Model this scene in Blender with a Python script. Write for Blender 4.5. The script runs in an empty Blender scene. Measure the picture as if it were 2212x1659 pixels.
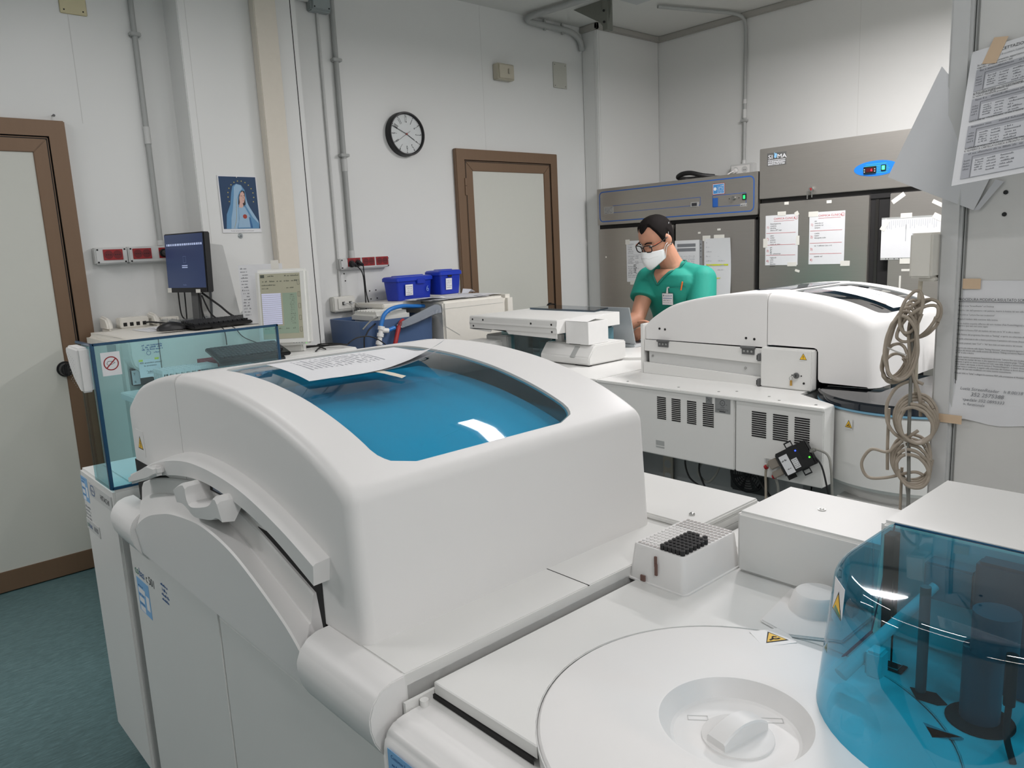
import bpy, bmesh, math, random
from mathutils import Vector, Matrix
R = random.Random(7)
SC = bpy.context.scene
COL = SC.collection
PI = math.pi
# ---------------------------------------------------------------- camera
CAM_H = 1.45
F_PX = 1654.485
yaw, pitch, roll = 0.841487685, 0.177679319, 0.047090068
fw = Vector((-math.sin(yaw)*math.cos(pitch), math.cos(yaw)*math.cos(pitch), -math.sin(pitch)))
r0 = Vector((math.cos(yaw), math.sin(yaw), 0))
d0 = fw.cross(r0)
rt = r0*math.cos(roll) + d0*math.sin(roll)
dn = d0*math.cos(roll) - r0*math.sin(roll)
cam_d = bpy.data.cameras.new('camera')
cam = bpy.data.objects.new('camera', cam_d)
COL.objects.link(cam)
cm = Matrix((rt, -dn, -fw)).transposed().to_4x4()
cm.translation = (0, 0, CAM_H)
cam.matrix_world = cm
cam_d.sensor_width = 36
cam_d.lens = F_PX/2212*36
cam_d.clip_start = .02
SC.camera = cam
# ---------------------------------------------------------------- world, exposure
W_ = bpy.data.worlds.new('world'); SC.world = W_; W_.use_nodes = True
W_.node_tree.nodes['Background'].inputs[0].default_value = (.5, .52, .55, 1)
W_.node_tree.nodes['Background'].inputs[1].default_value = .05
vs = SC.view_settings
SC.display_settings.display_device = 'sRGB'
vs.view_transform = 'Standard'; vs.look = 'None'; vs.exposure = -0.08; vs.gamma = 1; vs.use_curve_mapping = False
# ---------------------------------------------------------------- ceiling lamps out of frame: first read from a reflection, others added for brightness
LAMPS = [(-1.66, 2.18, 2.75, .62, 5), (-2.7, 1.1, 2.75, 1.2, 6), (-.4, 1.9, 2.75, 1.2, 21), 
         (-1.75, 3.85, 2.75, .8, 49), (-.5, 3.9, 2.75, 1.2, 17), (-1.0, .75, 2.75, 1.2, 3), (.9, .1, 2.75, 1.2, 16), (1.2, 3.3, 2.75, 1.2, 24), (1.0, -1.4, 2.75, 1.2, 9),
         (-3.0, -.9, 2.75, 1.2, 28), (2.4, -.2, 2.75, 1.2, 26), (2.5, 2.4, 2.75, 1.2, 34)]
for i, (lx, ly, lz, ll, pw) in enumerate(LAMPS):
    ld = bpy.data.lights.new('ceiling_lamp_light', 'AREA'); ld.shape = 'RECTANGLE'
    ld.size = ll; ld.size_y = .09; ld.energy = pw; ld.color = (1, .965, .972)
    lo = bpy.data.objects.new('ceiling_lamp_light', ld); COL.objects.link(lo)
    lo.location = (lx, ly, lz-.012)
# ---------------------------------------------------------------- helpers
WM = {}
def lin(c):
    def f(v):
        v /= 255.
        return v/12.92 if v <= .04045 else ((v+.055)/1.055)**2.4
    return (f(c[0]), f(c[1]), f(c[2]), 1)
MATS = {}
def mat(name, rgb, rough=.5, metal=0, var=.03, vscale=30, bump=0, bscale=200, spec=.5, emit=0, stretch=None, alpha=1, coat=0, trans=0):
    if name in MATS: return MATS[name]
    m = bpy.data.materials.new(name); m.use_nodes = True
    nt = m.node_tree; b = nt.nodes['Principled BSDF']
    c = lin(rgb)
    tc = nt.nodes.new('ShaderNodeTexCoord')
    mp = nt.nodes.new('ShaderNodeMapping'); nt.links.new(tc.outputs['Object'], mp.inputs[0])
    if stretch: mp.inputs['Scale'].default_value = stretch
    nz = nt.nodes.new('ShaderNodeTexNoise'); nz.inputs['Scale'].default_value = vscale; nz.inputs['Detail'].default_value = 4
    nt.links.new(mp.outputs[0], nz.inputs['Vector'])
    mx = nt.nodes.new('ShaderNodeMix'); mx.data_type = 'RGBA'
    mx.inputs['A'].default_value = tuple(v*(1-var) for v in c[:3])+(1,)
    mx.inputs['B'].default_value = tuple(min(1, v*(1+var)) for v in c[:3])+(1,)
    nt.links.new(nz.outputs['Fac'], mx.inputs['Factor'])
    nt.links.new(mx.outputs['Result'], b.inputs['Base Color'])
    b.inputs['Roughness'].default_value = rough; b.inputs['Metallic'].default_value = metal
    b.inputs['Specular IOR Level'].default_value = spec
    b.inputs['Alpha'].default_value = alpha
    b.inputs['Coat Weight'].default_value = coat
    b.inputs['Transmission Weight'].default_value = trans
    if emit:
        nt.links.new(mx.outputs['Result'], b.inputs['Emission Color']); b.inputs['Emission Strength'].default_value = emit
    if bump:
        n2 = nt.nodes.new('ShaderNodeTexNoise'); n2.inputs['Scale'].default_value = bscale; n2.inputs['Detail'].default_value = 3
        nt.links.new(mp.outputs[0], n2.inputs['Vector'])
        bp = nt.nodes.new('ShaderNodeBump'); bp.inputs['Strength'].default_value = bump; bp.inputs['Distance'].default_value = .002
        nt.links.new(n2.outputs['Fac'], bp.inputs['Height']); nt.links.new(bp.outputs[0], b.inputs['Normal'])
    MATS[name] = m
    return m
def tinted(name, rgb, refl=.06, gloss=(1, 1, 1)):
    """clear coloured acrylic sheet: tinted see-through plus a sharp surface reflection"""
    if name in MATS: return MATS[name]
    m = bpy.data.materials.new(name); m.use_nodes = True
    nt = m.node_tree; nt.nodes.clear()
    out = nt.nodes.new('ShaderNodeOutputMaterial')
    tr = nt.nodes.new('ShaderNodeBsdfTransparent')
    nz = nt.nodes.new('ShaderNodeTexNoise'); nz.inputs['Scale'].default_value = 3
    mx = nt.nodes.new('ShaderNodeMix'); mx.data_type = 'RGBA'
    c = lin(rgb)
    mx.inputs['A'].default_value = tuple(v*.97 for v in c[:3])+(1,); mx.inputs['B'].default_value = c
    nt.links.new(nz.outputs['Fac'], mx.inputs['Factor']); nt.links.new(mx.outputs['Result'], tr.inputs['Color'])
    gl = nt.nodes.new('ShaderNodeBsdfGlossy'); gl.inputs['Roughness'].default_value = .03; gl.inputs['Color'].default_value = (*gloss, 1)
    fr = nt.nodes.new('ShaderNodeFresnel'); 
    ge = nt.nodes.new('ShaderNodeNewGeometry'); im = nt.nodes.new('ShaderNodeMath'); im.operation = 'MULTIPLY_ADD'
    im.inputs[1].default_value = 1/1.5-1.5; im.inputs[2].default_value = 1.5
    nt.links.new(ge.outputs['Backfacing'], im.inputs[0]); nt.links.new(im.outputs[0], fr.inputs['IOR'])
    ad = nt.nodes.new('ShaderNodeMath'); ad.operation = 'ADD'; ad.inputs[1].default_value = refl-.04
    nt.links.new(fr.outputs[0], ad.inputs[0])
    ms = nt.nodes.new('ShaderNodeMixShader')
    nt.links.new(ad.outputs[0], ms.inputs[0]); nt.links.new(tr.outputs[0], ms.inputs[1]); nt.links.new(gl.outputs[0], ms.inputs[2])
    nt.links.new(ms.outputs[0], out.inputs['Surface'])
    MATS[name] = m
    return m
def frame(o, right, up):
    r = Vector(right).normalized(); u = Vector(up).normalized(); n = r.cross(u)
    m = Matrix((r, u, n)).transposed().to_4x4(); m.translation = Vector(o); return m
def FX(x, y, z): return frame((x, y, z), (0, 1, 0), (0, 0, 1))        # plane facing +X
def FY(x, y, z): return frame((x, y, z), (1, 0, 0), (0, 0, 1))        # plane facing -Y
def FZ(x, y, z, a=0): return frame((x, y, z), (math.cos(a), math.sin(a), 0), (-math.sin(a), math.cos(a), 0))
_tc = {}
def text_geo(s):
    if s in _tc: return _tc[s]
    cu = bpy.data.curves.new('t', 'FONT'); cu.body = s; cu.size = 1; cu.resolution_u = 2
    ob = bpy.data.objects.new('t', cu)
    me = bpy.data.meshes.new_from_object(ob)
    r = ([v.co.copy() for v in me.vertices], [tuple(p.vertices) for p in me.polygons])
    bpy.data.objects.remove(ob); bpy.data.curves.remove(cu); bpy.data.meshes.remove(me)
    _tc[s] = r
    return r
def smooth_path(pts, n=6, closed=False):
    P = [Vector(p) for p in pts]
    if len(P) < 3: return P
    out = []; L = len(P)
    for i in range(L if closed else L-1):
        if closed: a, b, c, d = P[(i-1) % L], P[i], P[(i+1) % L], P[(i+2) % L]
        else: a, b, c, d = P[max(i-1, 0)], P[i], P[i+1], P[min(i+2, L-1)]
        for k in range(n):
            t = k/n
            out.append(.5*((2*b)+(c-a)*t+(2*a-5*b+4*c-d)*t*t+(3*b-a-3*c+d)*t**3))
    if not closed: out.append(P[-1])
    return out
class MB:
    def __init__(s, *mats):
        s.bm = bmesh.new(); s.mats = list(mats); s.mi = 0
    def use(s, m):
        if m not in s.mats: s.mats.append(m)
        s.mi = s.mats.index(m); return s
    def face(s, vs):
        try:
            f = s.bm.faces.new(vs); f.material_index = s.mi; return f
        except ValueError: return None
    def verts(s, pts, M=None):
        return [s.bm.verts.new((M @ Vector(p)) if M else Vector(p)) for p in pts]
    def _bev(s, faces, bev, seg, edges=None):
        if bev > 0:
            es = edges or list({e for f in faces if f for e in f.edges})
            bmesh.ops.bevel(s.bm, geom=es, offset=bev, segments=seg, affect='EDGES', clamp_overlap=True, material=-1)
    def box(s, x0, y0, z0, x1, y1, z1, bev=0, seg=2, M=None):
        v = s.verts([(x, y, z) for z in (z0, z1) for y in (y0, y1) for x in (x0, x1)], M)
        fs = [s.face([v[i] for i in q]) for q in ((0, 2, 3, 1), (4, 5, 7, 6), (0, 1, 5, 4), (2, 6, 7, 3), (0, 4, 6, 2), (1, 3, 7, 5))]
        s._bev(fs, bev, seg); return s
    def slab(s, M, x0, y0, x1, y1, z0, z1, bev=0, seg=2): return s.box(x0, y0, z0, x1, y1, z1, bev, seg, M)
    def prism(s, pts, a, b, axis='z', bev=0, seg=2, M=None):
        def P(p, h):
            return (p[0], p[1], h) if axis == 'z' else ((p[0], h, p[1]) if axis == 'y' else (h, p[0], p[1]))
        A = s.verts([P(p, a) for p in pts], M); B = s.verts([P(p, b) for p in pts], M); n = len(pts)
        fs = [s.face(A[::-1]), s.face(B)]
        for i in range(n): fs.append(s.face([A[i], A[(i+1) % n], B[(i+1) % n], B[i]]))
        s._bev(fs, bev, seg)
        return s
    def cyl(s, p, q, r, r2=None, n=20, cap=True, bev=0):
        p = Vector(p); q = Vector(q); r2 = r if r2 is None else r2
        d = (q-p).normalized(); a = d.orthogonal().normalized(); b = d.cross(a)
        A = []; B = []
        for i in range(n):
            t = 2*PI*i/n; o = a*math.cos(t)+b*math.sin(t)
            A.append(s.bm.verts.new(p+o*r)); B.append(s.bm.verts.new(q+o*r2))
        fs = [s.face([A[i], A[(i+1) % n], B[(i+1) % n], B[i]]) for i in range(n)]
        if cap:
            f1 = s.face(A[::-1]); f2 = s.face(B)
            if bev: s._bev([], bev, 2, edges=list(set(f1.edges) | set(f2.edges)))
        return s
    def tube(s, pts, r, n=8, sm=6, closed=False, cap=True):
        P = smooth_path(pts, sm, closed) if sm else [Vector(p) for p in pts]
        rings = []; L = len(P); prev = None
        rr = r if callable(r) else (lambda t: r)
        for i in range(L):
            if closed: d = P[(i+1) % L]-P[i-1]
            else: d = P[min(i+1, L-1)]-P[max(i-1, 0)]
            if d.length < 1e-9: d = Vector((0, 0, 1))
            d.normalize()
            a = d.orthogonal().normalized() if prev is None else (prev-d*prev.dot(d))
            if a.length < 1e-6: a = d.orthogonal()
            a.normalize(); prev = a; b = d.cross(a); R_ = rr(i/max(1, L-1))
            rings.append([s.bm.verts.new(P[i]+(a*math.cos(2*PI*k/n)+b*math.sin(2*PI*k/n))*R_) for k in range(n)])
        for i in range(L if closed else L-1):
            A = rings[i]; B = rings[(i+1) % L]
            for k in range(n): s.face([A[k], A[(k+1) % n], B[(k+1) % n], B[k]])
        if cap and not closed: s.face(rings[0][::-1]); s.face(rings[-1])
        return s
    def lathe(s, prof, c, n=40, M=None, close=False):
        rings = []
        for (r, z) in prof:
            if r < 1e-6: rings.append(s.verts([(c[0], c[1], c[2]+z)], M))
            else: rings.append(s.verts([(c[0]+r*math.cos(2*PI*k/n), c[1]+r*math.sin(2*PI*k/n), c[2]+z) for k in range(n)], M))
        for A, B in zip(rings, rings[1:]):
            if len(A) == 1 and len(B) == 1: continue
            for k in range(n):
                k2 = (k+1) % n
                if len(A) == 1: s.face([A[0], B[k], B[k2]][::1])
                elif len(B) == 1: s.face([A[k], A[k2], B[0]])
                else: s.face([A[k], A[k2], B[k2], B[k]])
        return s
    def ball(s, c, r, nu=16, nv=10, M=None):
        r = (r, r, r) if not hasattr(r, '__len__') else r
        prof = [(math.sin(PI*i/nv), -math.cos(PI*i/nv)) for i in range(nv+1)]
        T = Matrix.Translation(Vector(c)) @ Matrix.Diagonal((r[0], r[1], r[2], 1))
        return s.lathe(prof, (0, 0, 0), nu, (M @ T) if M else T)
    def loft(s, rows, closed=False):
        V = [s.verts(r) for r in rows]
        for A, B in zip(V, V[1:]):
            n = len(A)
            for k in range(n if closed else n-1): s.face([A[k], A[(k+1) % n], B[(k+1) % n], B[k]])
        return V
    def text(s, t, M, x, y, size, z=.0004, align='l', sx=1, sh=0):
        vs_, fs_ = text_geo(t)
        if not vs_: return s
        w = max(v.x for v in vs_)*size*sx
        ox = x - (w/2 if align == 'c' else (w if align == 'r' else 0))
        V = s.verts([(ox+v.x*size*sx+v.y*size*sh, y+v.y*size, z) for v in vs_], M)
        for f in fs_: s.face([V[i] for i in f])
        return s
    def scrib(s, M, x, y, w, h, z=.0004, dens=.75):
        """a line of writing too small to read: a row of little irregular strokes"""
        cx = x
        while cx < x+w:
            ww = h*R.uniform(.25, .6)
            if R.random() < dens:
                hh = h*R.choice((.55, .6, .6, .95)); yo = y
                s.face(s.verts([(cx, yo, z), (cx+ww, yo, z), (cx+ww+h*.08, yo+hh, z), (cx+h*.08, yo+hh, z)], M))
                cx += ww+h*.18
            else: cx += h*.5
        return s
    def quad(s, M, x0, y0, x1, y1, z=.0003):
        s.face(s.verts([(x0, y0, z), (x1, y0, z), (x1, y1, z), (x0, y1, z)], M)); return s
    def disc(s, M, x, y, r, z=.0003, n=24, r0=0):
        if r0:
            A = s.verts([(x+r*math.cos(2*PI*k/n), y+r*math.sin(2*PI*k/n), z) for k in range(n)], M)
            B = s.verts([(x+r0*math.cos(2*PI*k/n), y+r0*math.sin(2*PI*k/n), z) for k in range(n)], M)
            for k in range(n): s.face([A[k], A[(k+1) % n], B[(k+1) % n], B[k]])
        else: s.face(s.verts([(x+r*math.cos(2*PI*k/n), y+r*math.sin(2*PI*k/n), z) for k in range(n)], M))
        return s
    def stroke(s, M, pts, w, z=.0004):
        for (a, b) in zip(pts, pts[1:]):
            a = Vector(a); b = Vector(b); d = (b-a)
            if d.length < 1e-9: continue
            d.normalize(); nrm = Vector((-d.y, d.x))*w/2
            s.face(s.verts([(*(a-nrm), z), (*(b-nrm), z), (*(b+nrm), z), (*(a+nrm), z)], M))
        return s
    def build(s, name, parent=None, smooth=32, local=False, recalc=True, doubles=0, space=None):
        bm = s.bm
        if doubles: bmesh.ops.remove_doubles(bm, verts=bm.verts, dist=doubles)
        if recalc: bmesh.ops.recalc_face_normals(bm, faces=bm.faces)
        if space is not None: bmesh.ops.transform(bm, matrix=WM[space.name], verts=bm.verts); local = False
        if parent is not None and not local:
            bmesh.ops.transform(bm, matrix=WM[parent.name].inverted(), verts=bm.verts)
        xs = [v.co for v in bm.verts]
        mn = Vector((min(v.x for v in xs), min(v.y for v in xs), min(v.z for v in xs)))
        mxv = Vector((max(v.x for v in xs), max(v.y for v in xs), max(v.z for v in xs)))
        piv = Vector(((mn.x+mxv.x)/2, (mn.y+mxv.y)/2, mn.z))
        bmesh.ops.translate(bm, vec=-piv, verts=bm.verts)
        me = bpy.data.meshes.new(name); bm.to_mesh(me); bm.free()
        for m in s.mats: me.materials.append(m)
        if smooth:
            me.shade_smooth(); me.set_sharp_from_angle(angle=math.radians(smooth))
        o = bpy.data.objects.new(name, me); COL.objects.link(o)
        o.location = piv
        if parent is not None:
            o.parent = parent; WM[o.name] = WM[parent.name] @ Matrix.Translation(piv)
        else: WM[o.name] = Matrix.Translation(piv)
        return o
def tag(o, label, cat=None, group=None):
    o['label'] = label
    if cat: o['category'] = cat
    if group: o['group'] = group
    return o
def thing(name, label, cat, loc=(0, 0, 0), rz=0, group=None, M=None):
    o = bpy.data.objects.new(name, None); COL.objects.link(o); o.empty_display_size = .05
    m = M if M is not None else Matrix.Translation(Vector(loc)) @ Matrix.Rotation(rz, 4, 'Z')
    o.matrix_world = m; WM[o.name] = m.copy()
    return tag(o, label, cat, group)
def struct(o):
    o['kind'] = 'structure'; return o
def dup(o, name=None, parent=None, loc=None, M=None):
    c = o.copy(); COL.objects.link(c)
    if parent is not None: c.parent = parent
    if loc is not None: c.location = loc
    if M is not None: c.matrix_world = M
    for ch in list(o.children): dup(ch, None, c)
    return c
# ---------------------------------------------------------------- materials
WHITE = mat('white_plastic', (229, 228, 226), .42, var=.015, vscale=6, bump=.03, bscale=900)
WHITE2 = mat('white_painted_steel', (222, 222, 219), .38, var=.02, vscale=5)
CREAM = mat('cream_plastic', (227, 224, 215), .45)
GREYP = mat('grey_plastic', (168, 170, 168), .45)
LGREY = mat('light_grey_plastic', (200, 201, 199), .45)
BLACK = mat('black_plastic', (22, 22, 24), .38)
DARK = mat('dark_gap', (26, 25, 25), .8)
DGREY = mat('dark_grey_metal', (92, 93, 93), .5)
RUBBER = mat('black_rubber', (18, 18, 19), .6)
PAPER = mat('paper', (226, 227, 229), .7, var=.02)
INK = mat('black_ink', (52, 52, 56), .8)
INKB = mat('blue_ink', (70, 90, 130), .8)
INKG = mat('grey_ink', (128, 130, 135), .8)
LINKG = mat('light_grey_ink', (188, 190, 195), .8)
INKR = mat('red_ink', (200, 70, 75), .8)
HIGHL = mat('yellow_highlighter', (214, 222, 70), .8)
TAPE = mat('masking_tape', (214, 188, 158), .7)
WTAPE = mat('white_tape', (226, 224, 216), .6)
BROWN = mat('bronze_aluminium', (121, 97, 76), .42, metal=.25, var=.04, stretch=(1, 1, .05), vscale=60)
DOORP = mat('door_laminate', (204, 205, 197), .5, var=.01)
STEEL = mat('brushed_stainless', (176, 172, 166), .36, metal=.85, var=.05, vscale=180, stretch=(.03, .03, 1), bump=.04, bscale=300)
CHROME = mat('bright_metal', (190, 190, 188), .25, metal=1)
BRASS = mat('brass', (190, 150, 80), .35, metal=1)
YELLOW = mat('warning_yellow', (240, 190, 30), .5)
RED = mat('socket_red', (150, 22, 28), .4)
BLUEB = mat('blue_polypropylene', (26, 52, 168), .32, var=.02)
STBLUE = mat('sticker_blue', (128, 178, 222), .5)
STDB = mat('print_blue', (44, 92, 150), .6)
TEAL = tinted('teal_acrylic', (216, 245, 250), .05)
TEALD = tinted('teal_acrylic_hood', (108, 216, 244), .07)
TEALDOME = tinted('teal_acrylic_dome', (82, 200, 222), .06)
TEALE = mat('teal_acrylic_edge', (14, 70, 104), .15)
NAVYT = tinted('navy_acrylic', (120, 150, 168), .08)
CORDB = mat('beige_cord', (166, 155, 140), .55)
CORDG = mat('grey_cord', (128, 128, 122), .55)
NAVYL = tinted('navy_lid', (52, 76, 94), .07)
CLEAR = tinted('clear_film', (236, 238, 240), .07)
# ================================================================ THE ROOM
WALLM = mat('wall_panel_white', (222, 223, 221), .4, var=.015, vscale=2, bump=.02, bscale=300)
WALLG = mat('wall_panel_seam', (204, 204, 201), .6)
CEILM = mat('ceiling_paint', (214, 215, 211), .7, var=.02, vscale=2)
def floor_mat():
    m = bpy.data.materials.new('teal_linoleum'); m.use_nodes = True
    nt = m.node_tree; b = nt.nodes['Principled BSDF']; b.inputs['Roughness'].default_value = .38
    tc = nt.nodes.new('ShaderNodeTexCoord'); mp = nt.nodes.new('ShaderNodeMapping')
    mp.inputs['Scale'].default_value = (75, 12, 1); mp.inputs['Rotation'].default_value = (0, 0, .12)
    nt.links.new(tc.outputs['Object'], mp.inputs[0])
    nz = nt.nodes.new('ShaderNodeTexNoise'); nz.inputs['Scale'].default_value = 2.2; nz.inputs['Detail'].default_value = 6; nz.inputs['Roughness'].default_value = .75
    nt.links.new(mp.outputs[0], nz.inputs['Vector'])
    n2 = nt.nodes.new('ShaderNodeTexNoise'); n2.inputs['Scale'].default_value = 1.3; n2.inputs['Detail'].default_value = 3
    nt.links.new(tc.outputs['Object'], n2.inputs['Vector'])
    rp = nt.nodes.new('ShaderNodeValToRGB')
    e = rp.color_ramp.elements
    e[0].position = .3; e[0].color = lin((60, 86, 89)); e[1].position = .72; e[1].color = lin((104, 134, 136))
    q = rp.color_ramp.elements.new(.52); q.color = lin((80, 110, 113))
    ad = nt.nodes.new('ShaderNodeMath'); ad.operation = 'MULTIPLY_ADD'; ad.inputs[1].default_value = .25; ad.use_clamp = True
    nt.links.new(n2.outputs['Fac'], ad.inputs[0]); 
    sb = nt.nodes.new('ShaderNodeMath'); sb.operation = 'SUBTRACT'; sb.inputs[1].default_value = .12
    nt.links.new(nz.outputs['Fac'], sb.inputs[0]); nt.links.new(sb.outputs[0], ad.inputs[2])
    nt.links.new(ad.outputs[0], rp.inputs['Fac']); nt.links.new(rp.outputs[0], b.inputs['Base Color'])
    return m
XL, XC, XP, YB, ZC = -4.05, -4.12, -3.87, 5.28, 3.03
XR, YF = 3.2, -3.0
struct(MB(floor_mat()).box(-4.3, YF-.1, -.1, XR+.1, YB+.2, 0).build('floor'))
struct(MB(CEILM).box(-4.3, YF-.1, ZC, XR+.1, YB+.2, ZC+.1).build('ceiling'))
m = MB(WALLM, WALLG); m.box(-4.2, YF, 0, XL, 2.0, ZC)
m.use(WALLG).box(XL-.001, 1.038, 2.1, XL+.0008, 1.0405, ZC)
struct(m.build('wall_left'))
m = MB(WALLM, WALLG); m.box(-4.3, 2.0, 0, XC, 4.6, ZC)
m.use(WALLG).box(XC-.001, 3.545, 2.1, XC+.0006, 3.547, ZC)
struct(m.build('wall_left_rear'))
m = MB(WALLM, WALLG); m.box(XC, 1.463, 0, XP, 2.075, ZC, .004)
m.use(DARK).box(XP-.001, 2.043, 0, XP+.0012, 2.047, ZC)
m.use(WALLG).box(XP-.001, 1.5, 0, XP+.0008, 1.502, ZC)
struct(m.build('wall_pillar'))
m = MB(mat('beige_trunking', (216, 209, 196), .5)); m.box(XP, 1.818, 0, -3.812, 1.936, ZC, .004)
struct(m.build('trim_1'))
m = MB(WALLM); m.box(XC, 4.54, 0, -3.97, YB, ZC, .006)
m.use(WALLG).box(-3.998, 4.5385, 0, -3.9965, 4.541, ZC-.04).box(-3.9715, 4.565, 0, -3.969, 4.5665, ZC-.04)
struct(m.build('wall_corner'))
m = MB(WALLM, WALLG); m.box(-4.2, YB, 0, XR, YB+.1, ZC)
m.use(WALLG).box(-2.36, YB-.0006, 2, -2.358, YB, ZC)
struct(m.build('wall_back'))
struct(MB(WALLM).box(XR, YF, 0, XR+.1, YB, ZC).build('wall_right'))
struct(MB(WALLM).box(-4.2, YF-.1, 0, XR, YF, ZC).build('wall_front'))
m = MB(mat('grey_moulding', (168, 166, 160), .6))
m.box(XC, 4.515, ZC-.045, -3.945, 4.545, ZC, .006).box(-3.972, 4.515, ZC-.045, -3.945, YB, ZC, .006).box(-3.97, YB-.025, ZC-.045, XR, YB, ZC, .006)
struct(m.build('trim_2'))
# baseboards
m = MB(BROWN); m.box(XL, YF, 0, XL+.012, -.05, .1).box(XL, .955, 0, XL+.012, 1.463, .1); struct(m.build('baseboard_left'))
m = MB(BROWN); m.box(XC, 2.075, 0, XC+.012, 3.25, .1).box(XC, 4.2, 0, XC+.012, 4.54, .1); struct(m.build('baseboard_rear'))
def door(n, X, y0, y1, hinge_side, knob_y):
    z1 = 2.10; c = .066
    d = thing('door_%d' % n, 'x', 'door', (X, (y0+y1)/2, 0)); del d['category']; del d['label']; struct(d)
    f = MB(BROWN)
    f.prism([(y0, 0), (y0+c, 0), (y0+c, z1-c), (y1-c, z1-c), (y1-c, 0), (y1, 0), (y1, z1), (y0, z1)], X, X+.034, 'x', .004)
    f.build('door_frame', d)
    f = MB(DARK); f.prism([(y0+c, 0), (y0+c+.012, 0), (y0+c+.012, z1-c-.012), (y1-c-.012, z1-c-.012), (y1-c-.012, 0), (y1-c, 0), (y1-c, z1-c), (y0+c, z1-c)], X, X+.012, 'x')
    f.build('door_gap', d)
    a, b, t = y0+c+.009, y1-c-.009, z1-c-.009
    f = MB(BROWN); s_ = .066; bt = .1
    f.prism([(a, .005), (b, .005), (b, t), (a, t)], X+.002, X+.02, 'x')
    for q in ([(a, bt), (a+s_, bt), (a+s_, t-s_), (a, t)], [(b, bt), (b, t), (b-s_, t-s_), (b-s_, bt)], [(a, t), (a+s_, t-s_), (b-s_, t-s_), (b, t)], [(a, .005), (b, .005), (b, bt), (a, bt)]):
        f.prism(q, X+.018, X+.03, 'x', .0025)
    lf = f.build('door_leaf_frame', d)
    f = MB(DARK); f.prism([(a+.004, .1), (a+.008, .1), (a+.008, t-.008), (b-.008, t-.008), (b-.008, .1), (b-.004, .1), (b-.004, t-.004), (a+.004, t-.004)], X+.028, X+.0306, 'x')
    f.build('leaf_seal', lf)
    f = MB(DOORP); f.prism([(a+s_, bt), (b-s_, bt), (b-s_, t-s_), (a+s_, t-s_)], X+.018, X+.024, 'x'); p = f.build('door_panel', lf)
    k = MB(BLACK); ky, kz = knob_y, .985
    k.cyl((X+.024, ky, kz), (X+.036, ky, kz), .036, n=28, bev=.003)
    k.cyl((X+.036, ky, kz), (X+.078, ky, kz), .031, .028, n=28, bev=.006)
    k.box(X+.05, ky-.011, kz-.026, X+.09, ky+.011, kz+.03, .006)
    k.build('door_handle', lf)
    hy = y0+c+.003 if hinge_side < 0 else y1-c-.003
    for hz in (1.86, 1.0, .2):
        h = MB(BROWN); h.cyl((X+.036, hy, hz-.06), (X+.036, hy, hz-.002), .008, n=12).cyl((X+.036, hy, hz+.002), (X+.036, hy, hz+.05), .008, n=12); h.build('hinge', d)
    return d
door(1, XL, -.05, .955, -1, .812)
door(2, XC, 3.252, 4.203, -1, 4.075)
# ---- free standing white partition with its edge profile on the right
m = MB(mat('partition_panel', (214, 214, 211), .45), BLACK); m.box(-.553, 1.75, 0, 1.1, 1.85, ZC, .003)
MP = FY(0, 1.75, 0)
struct(m.build('wall_partition'))
m = MB(mat('partition_edge_profile', (206, 207, 206), .4)); m.box(-.598, 1.735, 0, -.558, 1.86, ZC, .005); m.use(GREYP).box(-.558, 1.745, 0, -.553, 1.84, ZC).use(DARK).box(-.5562, 1.7446, 0, -.555, 1.80, ZC)
struct(m.build('trim_3'))
for k, hz in enumerate((1.509, 1.467)):
    o = MB(BLACK).cyl((-.487, 1.7485, hz), (-.487, 1.752, hz), .0042, n=16).build('wall_plug')
    tag(o, 'black plastic wall plug in the partition, the %s one under the screenshot sheet' % ('upper' if k == 0 else 'lower'), 'wall plug', 'wall plugs in the partition')
# ---- lamps
for i, (lx, ly, lz, ll, pw) in enumerate(LAMPS):
    t = thing('ceiling_lamp', 'hanging white batten lamp', 'ceiling lamp', (lx, ly, lz), group='hanging batten lamps')
    t['label'] = 'unseen white hanging batten lamp put in for the room light, number %s of the set' % 'one two three four five six seven eight nine ten eleven twelve'.split()[i]
    MB(WHITE2).prism([(ly-.075, lz-.012), (ly-.062, lz-.012), (ly-.045, lz+.03), (ly+.045, lz+.03), (ly+.062, lz-.012), (ly+.075, lz-.012), (ly+.05, lz+.055), (ly-.05, lz+.055)], lx-ll/2-.03, lx+ll/2+.03, 'x').build('lamp_housing', t)
    for sx in (-1, 1): MB(CHROME).cyl((lx+sx*ll*.35, ly, lz+.05), (lx+sx*ll*.35, ly, ZC), .004, n=8).build('hanger_rod', t)
# ================================================================ ON THE WALLS
def conduit(label, pts, r, clamps=(), sleeves=(), wall='x', group='grey conduits', m_=None):
    t = thing('conduit_pipe', label, 'conduit', pts[-1], group=group)
    b = MB(m_ or GREYP); b.tube(pts, r, 14, 0 if len(pts) < 3 else 5); b.build('pipe', t)
    for (p, a) in clamps:
        c = MB(GREYP); p = Vector(p); 
        if wall == 'x': c.box(p.x-r*1.2, p.y-r*2, p.z-.009, p.x+r*1.5, p.y+r*2, p.z+.009, .003)
        elif wall == 'y': c.box(p.x-r*2, p.y-r*1.5, p.z-.009, p.x+r*2, p.y+r*1.2, p.z+.009, .003)
        else:
            d = Vector(a); c.box(p.x-.01, p.y-.01, p.z-r*1.6, p.x+.01, p.y+.01, p.z+r*2, .003)
        c.build('clamp', t)
    for (p, q) in sleeves:
        b = MB(LGREY); b.cyl(p, q, r*1.22, n=14); b.build('sleeve', t)
    return t
xq = XL+.016
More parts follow.
